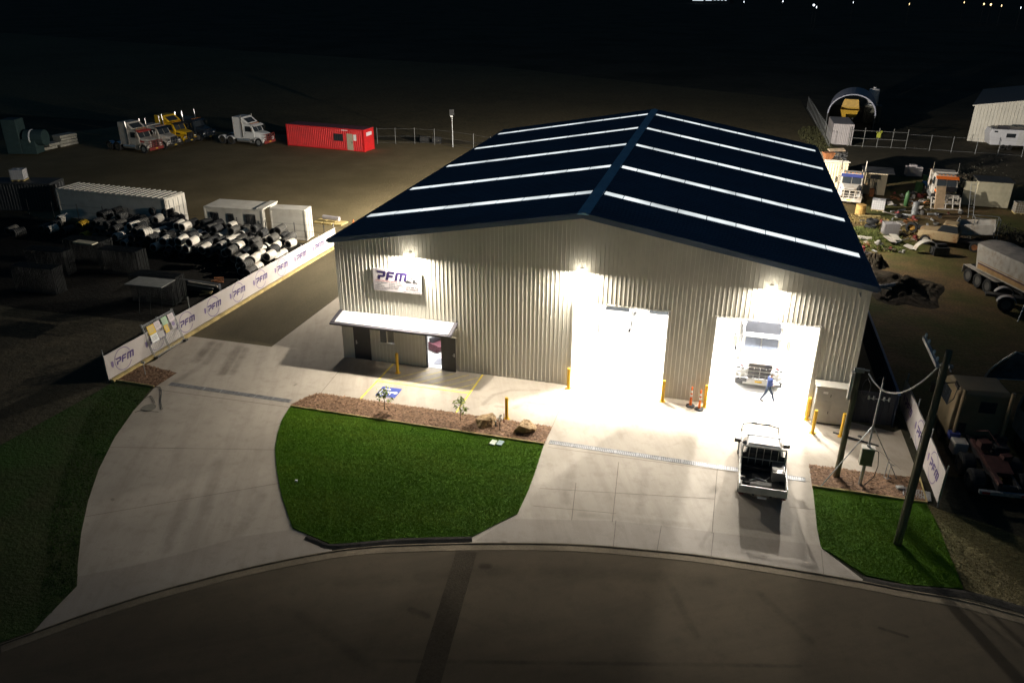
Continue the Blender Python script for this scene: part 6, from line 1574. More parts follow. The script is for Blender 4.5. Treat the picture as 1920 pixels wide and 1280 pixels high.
def wheelie(px, label, lean=0.0):
    t = thing("wheelie_bin", label, "bin", (px[0], px[1], 0), R(20), "green wheelie bins", 0, lean)
    b = MB(); b.loft([[(-.22, -.25, .08), (.22, -.25, .08), (.22, .25, .08), (-.22, .25, .08)], [(-.29, -.35, 1.0), (.29, -.35, 1.0), (.29, .35, 1.0), (-.29, .35, 1.0)]]); b.build("body", bin_green, t)
    b = MB(); b.box((0, 0, 1.03), (.62, .76, .05)); b.build("lid", bin_green, t)
    for s in (-1, 1): b = MB(); b.cyl((s * .2, .3, .1), (s * .28, .3, .1), .10, n=10); b.build("wheel", black, t)
wheelie((39.75, 51.95), "bright green wheelie bin leaning beside the old orange truck", R(12))
wheelie((41.34, 55.83), "darker green wheelie bin behind the old orange truck's cab")
def gas(px, m, label, h=1.4, r=.16):
    b = MB(); b.smooth = True; b.lathe([(r, 0), (r, h * .75), (r * .85, h * .85), (r * .4, h * .92), (r * .25, h), (.01, h)], n=14)
    return tag(b.build("gas_cylinder", m, loc=(px[0], px[1], 0)), label, "cylinder")
gas((37.65, 45.8), bin_green, "green gas cylinder standing in the scrap yard", 1.5, .22)
q = (32.9, 41.21); simple("steel_drum", mat("ochre drum paint", (0.50, 0.30, 0.09), 0.6, 0, .2), "ochre round drum in front of the old white truck", "drum", lambda b: b.lathe([(.45, 0), (.47, .3), (.45, .32), (.47, .62), (.45, .64), (.45, .95), (.1, .96)], n=18), q)
q = (40.51, 59.0); simple("machine_box", container_grey, "small grey machine box behind the green bins", "machine", lambda b: (b.mm(-.8, .8, -.5, .5, .3, 1.3), b.mm(-.5, .2, -.3, .3, 1.3, 1.5)), q, .1, bevel=.03)
# debris between
q = (32.73, 39.83); plank((32.66, 40.0), (34.55, 40.36), .22, .06, .15, timber, "long pale plank in the weeds below the ochre drum")
plank((31.56, 32.94), (32.81, 32.83), .22, .22, .02, container_w, "white square pipe lying in the weeds beside the shed eave")
plank((34.0, 33.48), (34.37, 31.73), .5, .05, .25, dirty_white, "pale board lying below the grey caged tank")
plank((34.58, 33.97), (34.74, 32.29), .6, .05, .3, container_w, "white board lying right of the pale board")
plank((35.11, 42.63), (36.15, 41.76), .2, .06, .05, dirty_white, "thin pale strip right of the white caged tank")
plank((34.45, 31.45), (35.79, 33.36), .05, .05, .25, galv, "thin bent bar in the dirt below the rusty ute")
def tyre(px, label, r=.52, w=.3, flat=True, m=None, z=0):
    b = MB(); b.lathe([(r * .58, -w / 2), (r * .93, -w / 2), (r, -w * .3), (r, w * .3), (r * .93, w / 2), (r * .58, w / 2)], 'z' if flat else 'x', 20, closed=True)
    return tag(b.build("tyre", m or black, loc=(px[0], px[1], (w / 2 + .01 if flat else r) + z)), label, "tyre")
tyre((33.22, 36.56), "dark tyre lying in the weeds left of the grey caged tank"); tyre((33.41, 37.31), "second dark tyre stacked on the one in the weeds", z=.31)
q = (36.4, 35.95); t = thing("wheel_hub", "round ochre wheel hub beside the rusty ute", "wheel", (q[0], q[1], .5), R(70)); wheel_parts(t, (0, 0, 0), .5, .3, 1, mat("ochre rim", (0.5, 0.28, 0.06), 0.7))
# rusty old ute cab, facing left
q = (37.62, 32.36); t = thing("old_ute", "rusty cream old ute with a tilted white tipper body behind it", "ute", (q[0] + .6, q[1] + .9, 0), R(70))
b = MB(); b.loft([[(-.9, -1.3, .5), (.9, -1.3, .5), (.9, -1.3, 1.25), (-.9, -1.3, 1.25)], [(-.92, .2, .5), (.92, .2, .5), (.92, .2, 1.25), (-.92, .2, 1.25)], [(-.88, 1.4, .55), (.88, 1.4, .55), (.80, 1.4, 1.18), (-.80, 1.4, 1.18)], [(-.8, 1.75, .6), (.8, 1.75, .6), (.7, 1.75, 1.05), (-.7, 1.75, 1.05)]]); b.build("body", mat("rusty cream paint", (0.48, 0.36, 0.20), 0.7, 0, .15, 1.5, dirt=(0.24, 0.10, 0.03), dirt_amt=.9, dirt_scale=1.5), t, .05)
b = MB(); b.loft([[(-.82, -1.2, 1.25), (.82, -1.2, 1.25), (.8, .35, 1.25), (-.8, .35, 1.25)], [(-.7, -1.05, 1.8), (.7, -1.05, 1.8), (.68, .0, 1.8), (-.68, .0, 1.8)]]); b.build("cab_glass", glass, t)
b = MB(); b.loft([[(-.74, -1.12, 1.802), (.74, -1.12, 1.802), (.72, .06, 1.802), (-.72, .06, 1.802)], [(-.66, -1.0, 1.90), (.66, -1.0, 1.90), (.64, -.05, 1.90), (-.64, -.05, 1.90)]]); b.build("roof", MATS["rusty cream paint"], t, .04)
for s in (-1, 1):
    wheel_parts(t, (s * .82, 1.05, .40), .40, .22, s, dirty_white); wheel_parts(t, (s * .82, -2.6, .40), .40, .22, s, rust)
    b = MB(); arc_guard(b, s * .88, .14, 1.05, .42, .50, 0, 180, .06); b.build("wing", MATS["rusty cream paint"], t)
b = MB(); b.mm(-.45, .45, -4.2, -1.3, .55, .70); b.build("chassis", steel_dark, t)
t2 = thing("tipper_skip", "white open tipper body tilted up behind the rusty ute", "tipper", (q[0] + 2.3, q[1] + 2.0, .7), R(70), rx=R(-10))
b = MB(); pr = [(-.95, 1.0), (-1.0, .95), (-.90, .12), (-.70, 0), (.70, 0), (.90, .12), (1.0, .95), (.95, 1.0), (.84, .18), (.66, .06), (-.66, .06), (-.84, .18)]
b.prism([(u, v) for u, v in pr], -2.4, 0.2, 'y'); b.build("tub", dirty_white, t2); b = MB(); b.mm(-.9, .9, .201, .26, .05, 1.3); b.build("headboard", dirty_white, t2)
# ladder, frames
t = thing("ladder", "thin pale ladder leaning behind the tipper body", "ladder", (*(42.53, 42.84), 0), R(10), rx=R(-18))
b = MB()
for x in (0, .45): b.cyl((x, 0, 0), (x, 0, 3.2), .025, n=6)
for k in range(9): b.cyl((0, 0, .3 + k * .34), (.45, 0, .3 + k * .34), .018, n=6)
b.build("ladder_frame", galv, t)
t = thing("steel_rack", "thin grey pipe rack frame right of the tipper body", "rack", (*(40.83, 34.8), 0), R(-6))
b = MB()
for x in (0, 1.9):
    for y in (0, 1.1): b.cyl((x, y, 0), (x, y, 2.0), .03, n=6)
for y in (0, 1.1): b.cyl((0, y, 2.0), (1.9, y, 2.0), .03, n=6)
for x in (0, 1.9): b.cyl((x, 0, 2.0), (x, 1.1, 2.0), .03, n=6)
b.build("rack_frame", galv, t)
q = (46.95, 47.25); t = thing("site_hut", "pale beige box hut in shade at the right of the scrap yard", "hut", (q[0] - 3.0, q[1], 0), R(-3))
b = MB(); b.mm(0, 3.0, 0, 2.4, .1, 2.5); b.build("walls", beige, t, .03); b = MB(); b.mm(-.08, 3.08, -.08, 2.48, 2.503, 2.6); b.build("roof", steel_dark, t); b = MB(); b.mm(-1.1, -.004, .2, .28, .1, 2.4); b.build("open_door", beige, t)
ibc("yellowish caged tank at the right edge of the frame", (*(47.68, 45.86), 0), R(0), cream_paint)
q = (36.55, 30.3); simple("mudguard", dirty_white, "loose white curved mudguard lying in the scrap", "mudguard", lambda b: arc_guard(b, 0, .6, 0, .1, .95, 10, 150, .05), q, R(100))
q = (37.48, 29.99); simple("engine_block", steel_dark, "dark greasy engine block beside the loose white mudguard", "engine", lambda b: (b.mm(-.6, .6, -.4, .4, .05, .7), b.cyl((-.7, 0, .4), (-.6, 0, .4), .3, n=12), b.mm(-.4, .4, -.2, .2, .7, .95)), q, .2, bevel=.03)
# small scattered scrap, each piece its own
JM = [dirty_white, rust, galv, steel_dark, mat("grubby white plastic", (0.34, 0.32, 0.29), 0.7), mat("faded red scrap", (0.18, 0.03, 0.025), 0.7), roll_grey, mat("grubby beige sheet", (0.24, 0.20, 0.14), 0.7)]
JN = ["pale bent scrap piece", "rusty scrap piece", "grey pipe offcut", "dark steel scrap", "white plastic scrap", "red broken scrap", "grey rubber scrap", "beige sheet scrap"]
SPOT = [(36.2, 45.8), (37.09, 47.77), (36.9, 43.54), (38.84, 50.52), (38.91, 49.18), (39.52, 49.81), (39.6, 48.06), (38.56, 46.06), (38.73, 44.88), (39.76, 46.83), (37.09, 41.84), (36.41, 40.52), (38.55, 42.84), (37.43, 40.63), (35.6, 46.05), (37.84, 49.32), (36.04, 38.77), (36.66, 39.31), (38.3, 38.54), (37.24, 37.03), (33.14, 31.53), (31.72, 29.5), (31.87, 28.4), (33.83, 30.1), (35.5, 31.16), (37.34, 35.73), (39.4, 42.7), (39.88, 42.08), (42.17, 44.27), (36.4, 34.01)]
SPOT += [(a_[0] + rr.gauss(0, 1.6), a_[1] + rr.gauss(0, 1.6)) for a_ in SPOT for _ in range(2)]
for i, p in enumerate(SPOT):
    k = i % 8
    def f(b, k=k):
        if k == 2: b.cyl((-.4, 0, .12), (.4, .1, .12), .10, n=10)
        elif k == 6: b.lathe([(.22, 0), (.36, 0), (.38, .1), (.36, .2), (.22, .2)], n=14, closed=True)
        elif k in (0, 7): b.box((0, 0, .16), (.9, .5, .04), rr.uniform(0, 3), .25, .1); b.box((.2, .1, .1), (.5, .06, .06), .6)
        elif k == 3: [b.box((rr.uniform(-.3, .3), rr.uniform(-.3, .3), .15 + rr.uniform(0, .25)), (rr.uniform(.2, .6), rr.uniform(.1, .4), rr.uniform(.1, .3)), rr.uniform(0, 3), rr.uniform(-.3, .3)) for _ in range(4)]
        elif k == 1: [b.tube([(rr.uniform(-.5, .5), rr.uniform(-.5, .5), rr.uniform(.03, .4)) for _ in range(3)], .04, 5) for _ in range(4)]
        else: b.lathe([(.18, 0), (.2, .1), (.16, .35), (.08, .4)], n=10); b.box((.3, .1, .08), (.3, .2, .14), .4)
    sc_ = 1.0 if i < 30 else rr.uniform(.4, .8)
    o_ = simple("scrap_piece", JM[k], JN[k] + " on the dirt between the old trucks and the rusty ute", "scrap", f, p, rr.uniform(0, 6), "scattered scrap pieces"); o_.scale = (sc_, sc_, sc_)
# ribbed post pile (grey rings stack)
q = (37.87, 42.65); simple("spring_stack", galv, "stack of pale rings like a coil spring left of the orange truck", "coil", lambda b: [b.lathe([(.18, .12 * k), (.30, .12 * k + .03), (.30, .12 * k + .08), (.18, .12 * k + .10)], n=12) for k in range(10)], q)
# dark brush heap and weeds
def weed_patch(name, c, rx_, ry_, n, h, m, label, kind='stuff'):
    V = []; Fc = []
    for i in range(n):
        a = rr.uniform(0, 6.28); r_ = math.sqrt(rr.random()); x, y = c[0] + rx_ * r_ * math.cos(a), c[1] + ry_ * r_ * math.sin(a); hh = h * rr.uniform(.4, 1.2) * (1.1 - r_ * .6)
        a2 = rr.uniform(0, 6.28); w = rr.uniform(.03, .08); k = len(V); V += [(x - w * math.cos(a2), y - w * math.sin(a2), 0), (x + w * math.cos(a2), y + w * math.sin(a2), 0), (x + rr.gauss(0, hh * .4), y + rr.gauss(0, hh * .4), hh)]; Fc.append((k, k + 1, k + 2))
    me = bpy.data.meshes.new(name); me.from_pydata(V, [], Fc); me.materials.append(m); o = bpy.data.objects.new(name, me); COL.objects.link(o); o['label'] = label; o['kind'] = kind; return o
weed_m = mat("green weeds", (0.11, 0.13, 0.03), 0.8, 0, .4, 1.2); straw_m = mat("straw weeds", (0.26, 0.19, 0.07), 0.8, 0, .4, 1.2)
weed_patch("weeds", (32.77, 34.42), 2.6, 2.2, 1800, .35, weed_m, "green weeds beside the shed eave"); weed_patch("weeds", (33.04, 39.37), 2.2, 1.8, 1100, .3, straw_m, "dry weeds below the old white truck")
weed_patch("weeds", (36.08, 35.86), 3.5, 1.4, 1200, .25, straw_m, "dry grass around the rusty ute"); weed_patch("weeds", (32.76, 30.52), 2.5, 1.2, 700, .25, weed_m, "weeds near the white square pipe")
weed_patch("weeds", (32.21, 83.32), 2.4, 9.0, 2200, .28, mat("dull dark weeds", (0.06, 0.06, 0.022), 0.9, 0, .4, 1.2), "tall weeds along the fence behind the shed"); weed_patch("weeds", (32.19, 74.43), 2.4, 2.6, 800, .25, MATS["dull dark weeds"], "weeds at the shed's far right corner")
brush_m = mat("dark brush", (0.045, 0.042, 0.028), 0.9, 0, .4, 1.5)
t = thing("brush_heap", "dark heap of brush and branches right of the steel rack", "brush", (*(43.65, 35.92), 0))
b = MB()
for k in range(420):
    a = rr.uniform(0, 6.28); r_ = math.sqrt(rr.random()) * 3.0; z = max(0.02, 1.5 * (1 - r_ / 3.1)) * rr.random(); p = Vector((r_ * math.cos(a), r_ * .8 * math.sin(a), z)); e = p + Vector((rr.gauss(0, .5), rr.gauss(0, .5), rr.gauss(.1, .25))); e.z = max(e.z, .02); b.cyl(p, e, .02, .008, 4, False)
b.build("branches", brush_m, t)
b = MB()
for k in range(1500):
    a = rr.uniform(0, 6.28); r_ = math.sqrt(rr.random()) * 3.0; z = max(0.05, 1.6 * (1 - r_ / 3.1)) * rr.random() ** .5; p = Vector((r_ * math.cos(a), r_ * .8 * math.sin(a), z)); s = rr.uniform(.05, .13); E_ = Euler((rr.uniform(-1, 1), rr.uniform(-1, 1), a)).to_matrix()
    b.add([tuple(p + E_ @ Vector(v)) for v in ((-s, 0, 0), (0, -s * .5, 0), (s, 0, 0), (0, s * .5, 0))], [(0, 1, 2, 3)])
b.build("foliage", brush_m, t)
t = thing("bush", "dark bush behind the old white and orange truck", "bush", (*(45.42, 53.36), 0))
b = MB()
for k in range(1600):
    p = Vector((rr.gauss(0, 1.3), rr.gauss(0, .8), abs(rr.gauss(0, 1.1)))); s = rr.uniform(.06, .14); E_ = Euler((rr.uniform(-1, 1), rr.uniform(-1, 1), rr.uniform(0, 6))).to_matrix()
    b.add([tuple(p + E_ @ Vector(v)) for v in ((-s, 0, 0), (0, -s * .5, 0), (s, 0, 0), (0, s * .5, 0))], [(0, 1, 2, 3)])
b.build("foliage", brush_m, t); b = MB()
for k in range(9): b.tube([(0, 0, 0), (rr.gauss(0, .4), rr.gauss(0, .3), .8), (rr.gauss(0, 1), rr.gauss(0, .7), 1.7)], .03, 4)
b.build("stems", bark, t)
# soil heap with ribbed pipe
from mathutils import noise
def heap(c, rx_, ry_, h, m, label, seed):
    n, k = 60, 26; V = [(0, 0, h)]; Fc = []
    for j in range(1, k + 1):
        for i in range(n):
            a = 2 * math.pi * i / n; u = j / k; z = h * (1 - u) ** 1.1 * (1 + .9 * noise.noise(Vector((math.cos(a) * u * 3 + seed, math.sin(a) * u * 3, 0)))) + .35 * noise.noise(Vector((math.cos(a) * u * 9, math.sin(a) * u * 9, seed))) * (1 - u)
            w_ = 1 + .35 * noise.noise(Vector((math.cos(a) * 1.3 + seed, math.sin(a) * 1.3, 2.0))); V.append((rx_ * u * w_ * math.cos(a), ry_ * u * w_ * math.sin(a), max(z, 0.0) - .10 * u))
    for i in range(n): Fc.append((0, 1 + i, 1 + (i + 1) % n))
    for j in range(k - 1):
        for i in range(n): Fc.append((1 + j * n + i, 1 + (j + 1) * n + i, 1 + (j + 1) * n + (i + 1) % n, 1 + j * n + (i + 1) % n))
    me = bpy.data.meshes.new("soil_heap"); me.from_pydata(V, [], Fc); me.materials.append(m); o = bpy.data.objects.new("soil_heap", me); COL.objects.link(o); o.location = (c[0], c[1], 0)
    return tag(o, label, "heap")
heap_m = ground_mat("dark soil", (0.05, 0.038, 0.024), (0.085, 0.06, 0.036), (0.035, 0.03, 0.02), s1=.5, s2=1.4, s3=8, fine=.4, bump=1.0, bscale=3)
heap((33.24, 21.02), 3.2, 4.2, 0.8, heap_m, "low dark soil heap beside the shed's right side", 3)
heap((32.14, 26.56), 1.3, 2.2, .7, heap_m, "small dark soil heap against the shed's right eave line", 8)
q1, q2 = (31.37, 19.06), (33.69, 20.6)
t = thing("ribbed_pipe", "grey ribbed pipe lying on the dark soil heap", "pipe", (q1[0], q1[1], .62), math.atan2(q2[1] - q1[1], q2[0] - q1[0]))
LL = math.hypot(q2[0] - q1[0], q2[1] - q1[1]); b = MB(); prof = []
x = 0
while x < LL: prof += [(.12, x), (.15, x + .05), (.15, x + .12), (.12, x + .17)]; x += .24
b.lathe(prof, 'x', 10); b.build("pipe", container_grey, t)
plank((31.14, 19.06), (32.18, 19.03), .08, .08, .5, galv, "thin grey pole on the near slope of the dark soil heap")
# tipper semi-trailer
a = (38.27, 23.58); c = (40.16, 17.81)
dv = Vector((c[0] - a[0], c[1] - a[1], 0)).normalized(); rz = math.atan2(dv.y, dv.x)
t = thing("tipper_trailer", "white tipper trailer with orange and brown stripes raised at its front, right edge", "trailer", (a[0], a[1], 0), rz)
b = MB(); b.mm(-.8, 9.0, .35, .47, .95, 1.15); b.mm(-.8, 9.0, 1.55, 1.67, .95, 1.15); b.mm(-.7, -.6, .3, 1.7, .9, 1.2); b.mm(5, 5.1, .3, 1.7, .9, 1.2); b.build("chassis", steel_dark, t)
bt = MB(); bt.loft([[(-.1, -.15, 0), (6.4, -.15, 0), (6.4, 2.2, 0), (-.1, 2.2, 0)], [(-.5, -.15, 1.75), (6.5, -.15, 1.75), (6.5, 2.2, 1.75), (-.5, 2.2, 1.75)]]); tub = bt.build("tub", dirty_white, t, .03); tub.location = (.55, 0, 1.25); tub.rotation_euler = (0, R(-2), 0)
b = MB(); b.mm(0.05, 6.38, -.165, -.152, .42, .52); b.build("stripe", mat("brown stripe", (0.14, 0.05, 0.035), 0.5), tub)
b = MB(); b.mm(.05, 6.38, -.163, -.152, .12, .41); b.build("stripe", mat("orange tan stripe", (0.50, 0.30, 0.12), 0.5), tub); b = MB(); b.mm(.0, 6.42, -.163, -.152, .60, .64); b.build("stripe", MATS["orange tan stripe"], tub)
for x in (.3, 3.2, 6.2): b = MB(); b.mm(x, x + .08, -.158, -.1512, 0.65, 1.70); b.build("side_post", dirty_white, tub)
b = MB()
vs = []; n = 16
for i in range(n + 1):
    for k in range(7): vs.append((-.45 + 6.9 * i / n, -.16 + 2.38 * k / 6, 1.80 + .22 * math.sin(math.pi * k / 6) + .02 * math.sin(i * 1.9 + k)))
b.add(vs, [(i * 7 + k, (i + 1) * 7 + k, (i + 1) * 7 + k + 1, i * 7 + k + 1) for i in range(n) for k in range(6)]); b.build("tarpaulin", mat("dusty grey tarp", (0.33, 0.29, 0.25), 0.8, 0, .12, bump=.6, bscale=4), tub)
for x in (0.0, 1.15, 2.3):
    for s, y in ((-1, .08), (1, 1.95)):
        w = MB(); r_, wd = .52, .5
        w.lathe([(r_ * .60, -wd / 2), (r_ * .93, -wd / 2), (r_, -wd * .36), (r_, wd * .36), (r_ * .93, wd / 2), (r_ * .60, wd / 2)], 'y', 22, closed=True); o = w.build("wheel", black, t, loc=(x - .2, y, .52))
        w = MB(); w.lathe([(r_ * .60, s * wd * .44), (r_ * .50, s * wd * .25), (r_ * .30, s * wd * .25), (r_ * .25, s * wd * .40), (.005, s * wd * .42)], 'y', 18); w.build("rim", roll_grey, o)
b = MB(); b.mm(-.9, 2.9, -.2, .32, 1.10, 1.13); b.mm(-.92, -.88, -.2, .35, .55, 1.12); b.build("mudguard", dirty_white, t)
# spare axle with wheels
q = (39.26, 19.02); t = thing("axle_dolly", "spare axle dolly with pale wheel guards in front of the tipper trailer", "axle", (q[0], q[1], 0), R(80))
for s in (-1, 1):
    wheel_parts(t, (s * .9, 0, .5), .5, .3, s, roll_grey); b = MB(); arc_guard(b, s * .9, .45, 0, .5, .62, 15, 165, .04); b.build("mudguard", container_grey, t)
b = MB(); b.cyl((-.8, 0, .5), (.8, 0, .5), .08, n=8); b.mm(-.3, .3, -1.6, 1.2, .7, .85); b.build("axle", steel_dark, t)
t = thing("prop_bar", "thin pale leaning bar at the right edge below the axle dolly", "bar", (*(39.46, 16.41), 0), 0, None, R(-20), R(14)); b = MB(); b.cyl((0, 0, 0), (0, 0, 2.4), .04, n=6); b.build("bar", galv, t)
# cab-over trucks seen from behind
def cabover(label, loc, rz, cm, red=True):
    t = thing("cabover_truck", label, "truck", (loc[0], loc[1], 0), rz, "cab-over trucks by the right banner fence")
    b = MB(); b.mm(-.45, -.35, -5.2, 1.0, .72, .96); b.mm(.35, .45, -5.2, 1.0, .72, .96)
    for y in (-5.1, -4.0, -2.6, -1.2): b.mm(-.35, .35, y, y + .12, .74, .94)
    b.build("chassis", steel_dark, t)
    b = MB(); b.loft([[(-1.2, -.9, .75), (1.2, -.9, .75), (1.2, 1.2, .75), (-1.2, 1.2, .75)], [(-1.22, -.9, 1.9), (1.22, -.9, 1.9), (1.2, 1.25, 1.9), (-1.2, 1.25, 1.9)], [(-1.15, -.85, 2.95), (1.15, -.85, 2.95), (1.12, 1.0, 2.95), (-1.12, 1.0, 2.95)], [(-1.0, -.7, 3.12), (1.0, -.7, 3.12), (.95, .8, 3.12), (-.95, .8, 3.12)]]); b.build("cab", cm, t, .04)
    b = MB(); b.mm(-.15, .55, -.905, -.885, 2.1, 2.65); b.build("rear_window", glass, t); b = MB(); b.mm(-1.0, -.5, -.915, -.885, 1.0, 1.5); b.build("vent", black_paint, t)
    for s in (-1, 1):
        b = MB(); b.add([(s * 1.225, -.1, 1.95), (s * 1.215, .95, 1.95), (s * 1.165, .85, 2.7), (s * 1.17, -.1, 2.7)], [(0, 1, 2, 3)]); b.build("side_window", glass, t)
        b = MB(); b.cyl((s * 1.0, -1.08, .9), (s * 1.0, -1.08, 3.3), .09, n=12); b.build("exhaust_stack", cm, t)
        b = MB(); b.tube([(s * 1.2, 1.1, 2.6), (s * 1.55, 1.2, 2.55), (s * 1.55, 1.2, 1.9)], .02, 5); b.box((s * 1.55, 1.18, 2.2), (.2, .06, .5)); b.build("mirror", black_paint, t)
        wheel_parts(t, (s * 1.0, .3, .52), .52, .3, s, roll_grey)
        for y in (-2.9, -4.2): wheel_parts(t, (s * .93, y, .52), .52, .56, s, roll_grey)
        b = MB(); b.mm(s * .85 - .3, s * .85 + .3, -1.9, -1.25, .35, .95); b.build("tank", dirty_white if s < 0 else steel_dark, t, .04)
        b = MB(); b.mm(s * 1.0 - .22, s * 1.0 + .22, -1.3, -.95, .8, 1.1); b.build("air_cleaner", blue_paint if s < 0 else steel_dark, t)
    b = MB(); b.prism([(-3.0, 1.02), (-4.1, 1.02), (-4.3, 1.08), (-3.1, 1.2)], -.45, .45, 'x'); b.build("fifth_wheel", mat("rusty red steel", (0.06, 0.022, 0.018), 0.7, 0, .3) if red else steel_dark, t)
    b = MB(); b.box((-.38, -3.4, 1.05), (.16, 3.6, .14)); b.box((.45, -3.2, 1.2), (.4, .3, .3), .3); b.box((-.1, -2.2, 1.2), (.5, .4, .35), .2); b.tube([(-.2, -1.2, 1.3), (.1, -1.8, 1.7), (.5, -2.3, 1.25)], .03, 5); b.build("coupling", MATS.get("rusty red steel", rust), t)
    b = MB(); b.mm(-1.15, 1.15, -5.35, -5.2, .6, .75); b.build("rear_bar", galv, t)
    for k in range(2):
        b = MB(); b.box((-.9 + 1.5 * k, -5.36, .68), (.3, .02, .1)); b.build("tail_light", red_lens, t)
    return t
q = (31.2, -2.09)
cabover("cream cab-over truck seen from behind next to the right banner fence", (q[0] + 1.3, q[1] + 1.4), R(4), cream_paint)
q = (34.12, -2.66); cabover("second cab-over truck cut off by the right edge of the frame", (q[0] + 1.7, q[1] + 1.6), R(4), dirty_white, False)
# arched clear canopy
q = (34.27, 1.8); t = thing("arched_canopy", "tall arched pale hoop with clear dusty film behind the cream cab-over truck", "canopy", (q[0], q[1], 0), R(-25))
def hoop(y, x0, w, h): return [(x0 + w * math.sin(math.pi * k / 12), y, h * (1 - k / 12.0)) for k in range(13)]
b = MB(); b.tube(hoop(0, 0.2, -1.0, 3.9), .05, 6); b.tube(hoop(1.2, .5, -.8, 3.6), .03, 6); b.tube([(0.2, 0, 3.9), (1.5, .8, 3.5), (3.2, 1.4, 3.2)], .025, 5); b.tube([(-.75, 0, 2.2), (1.0, .6, 2.4), (3.2, 1.4, 2.3)], .02, 5); b.build("hoop", galv, t)
b = MB(); A1, A2 = hoop(0, .2, -1.0, 3.9), hoop(1.2, .5, -.8, 3.6); b.add(A1 + A2, [(i, i + 1, 14 + i, 13 + i) for i in range(12)]); b.build("film", film, t)
b = MB(); b.add([(0.2, 0, 3.88), (1.5, .8, 3.48), (3.2, 1.4, 3.18), (3.2, 1.4, 2.3), (1.0, .6, 2.4), (-.75, 0, 2.2)], [(0, 1, 2, 3, 4, 5)]); b.build("film_sheet", film, t)

# ================================================================== FAR RIGHT
q = (33.93, 90.23); q2 = (39.77, 92.0)
t = thing("arched_shelter", "far grey arched shelter with a yellow machine inside", "shelter", (q[0], q[1], 0), R(-8))
Wd = 6.6; b = MB(); n = 20; D_ = 9.0
def arch(y, r_): return [(Wd / 2 - r_ * math.cos(math.pi * k / n), y, 2.3 + (r_ * .86) * math.sin(math.pi * k / n)) for k in range(n + 1)]
a1, a2, a3, a4 = arch(0, Wd / 2), arch(D_, Wd / 2), arch(0, Wd / 2 - .16), arch(D_, Wd / 2 - .16); m = n + 1
b.add(a1 + a2 + a3 + a4, [(i, i + 1, m + i + 1, m + i) for i in range(n)] + [(2 * m + i, 2 * m + i + 1, 3 * m + i + 1, 3 * m + i) for i in range(n)] + [(i, i + 1, 2 * m + i + 1, 2 * m + i) for i in range(n)]); b.build("arched_roof", mat("grey roof sheet", (0.33, 0.34, 0.42), 0.5, 0, .06), t)
b = MB(); b.mm(0, .15, 0, D_, 0, 2.3); b.mm(Wd - .15, Wd, 0, D_, 0, 2.3); b.build("side_wall", container_dark, t)
b = MB(); b.mm(.15, Wd - .15, D_ - .2, D_, 0, 2.4); b.build("back_wall", container_dark, t)
my = mat("ochre machine paint", (0.50, 0.30, 0.03), 0.5, 0, .12)
t = thing("yellow_hopper_truck", "yellow hopper machine parked inside the far arched shelter", "machine", (q[0] + 3.2, q[1] + 1.4, 0), R(-8))
b = MB(); b.loft([[(-.9, 0, 1.6), (.9, 0, 1.6), (.9, 2.6, 1.6), (-.9, 2.6, 1.6)], [(-1.25, -.4, 2.7), (1.25, -.4, 2.7), (1.25, 3.0, 2.7), (-1.25, 3.0, 2.7)]], False); b.quad((-.9, 0, 1.6), (.9, 0, 1.6), (.9, 2.6, 1.6), (-.9, 2.6, 1.6)); b.quad((-1.25, 3.0, 2.7), (1.25, 3.0, 2.7), (1.0, 3.2, 3.8), (-1.0, 3.2, 3.8)); b.build("hopper", my, t)
b = MB(); b.mm(-.4, .4, -.3, 2.6, .5, 1.55); b.mm(-.7, .7, -.5, -.3, .7, 1.3); b.build("chassis", my, t)
for s in (-1, 1):
    for y in (.3, 2.2): wheel_parts(t, (s * .9, y, .5), .5, .35, s, my)
q = (33.6, 77.54); container("shipping_container", "grey container standing before the far arched shelter", (q[0], q[1], 0), R(0), 2.6, 6.5, 2.7, container_grey, doors=False, pitch=.22)
q = (39.95, 97.03); container("block_store", "low dark container carrying the white tank by the far shelter", (q[0], q[1] + .5, 0), R(-6), 2.5, 2.5, 2.6, mat("dark olive steel", (0.08, 0.08, 0.06), 0.7), doors=False)
t = thing("water_tank", "white upright tank on a low dark container by the far shelter", "tank", (q[0] + 1.2, q[1] + 1.8, 2.62), 0)
b = MB(); b.lathe([(.6, .3), (.75, .6), (.78, 2.2), (.7, 2.35), (.2, 2.45), (.18, 2.6), (.02, 2.6)], n=18); b.build("tank", ibc_w, t)
b = MB()
for k in range(8): b.cyl((.8 * math.cos(k * .785), .8 * math.sin(k * .785), 0), (.8 * math.cos(k * .785), .8 * math.sin(k * .785), .9), .03, n=5)
b.lathe([(.85, 0), (.85, .08), (.1, .08)], n=18); b.build("stand", galv, t)
# gate and far right fence
GP = [(35.69, 77.0), (37.52, 76.78), (39.25, 76.91), (41.01, 76.87), (42.75, 76.82)]
t = thing("mesh_gate", "wide galvanised mesh gate right of the far grey container", "gate", (GP[0][0], GP[0][1], 0))
for p in GP:
    b = MB(); b.cyl((p[0] - GP[0][0], p[1] - GP[0][1], 0), (p[0] - GP[0][0], p[1] - GP[0][1], 2.5), .05, n=6); b.build("post", dull_galv, t)
b = MB()
for z in (.12, 1.1, 2.1): b.tube([(p[0] - GP[0][0], p[1] - GP[0][1], z) for p in GP], .035, 5)
b.build("rail", dull_galv, t)
q = GP[2]; simple("safety_vest", mat("hi-vis yellow", (0.28, 0.30, 0.03), 0.7), "yellow hi-vis vest hanging on the far mesh gate", "vest", lambda b: (b.mm(-.25, .25, -.05, .0, 1.3, 2.05), b.mm(-.32, -.1, -.05, 0, 1.85, 2.05), b.mm(.1, .38, -.05, 0, 1.95, 2.2)), (q[0], q[1] - .06, 0))
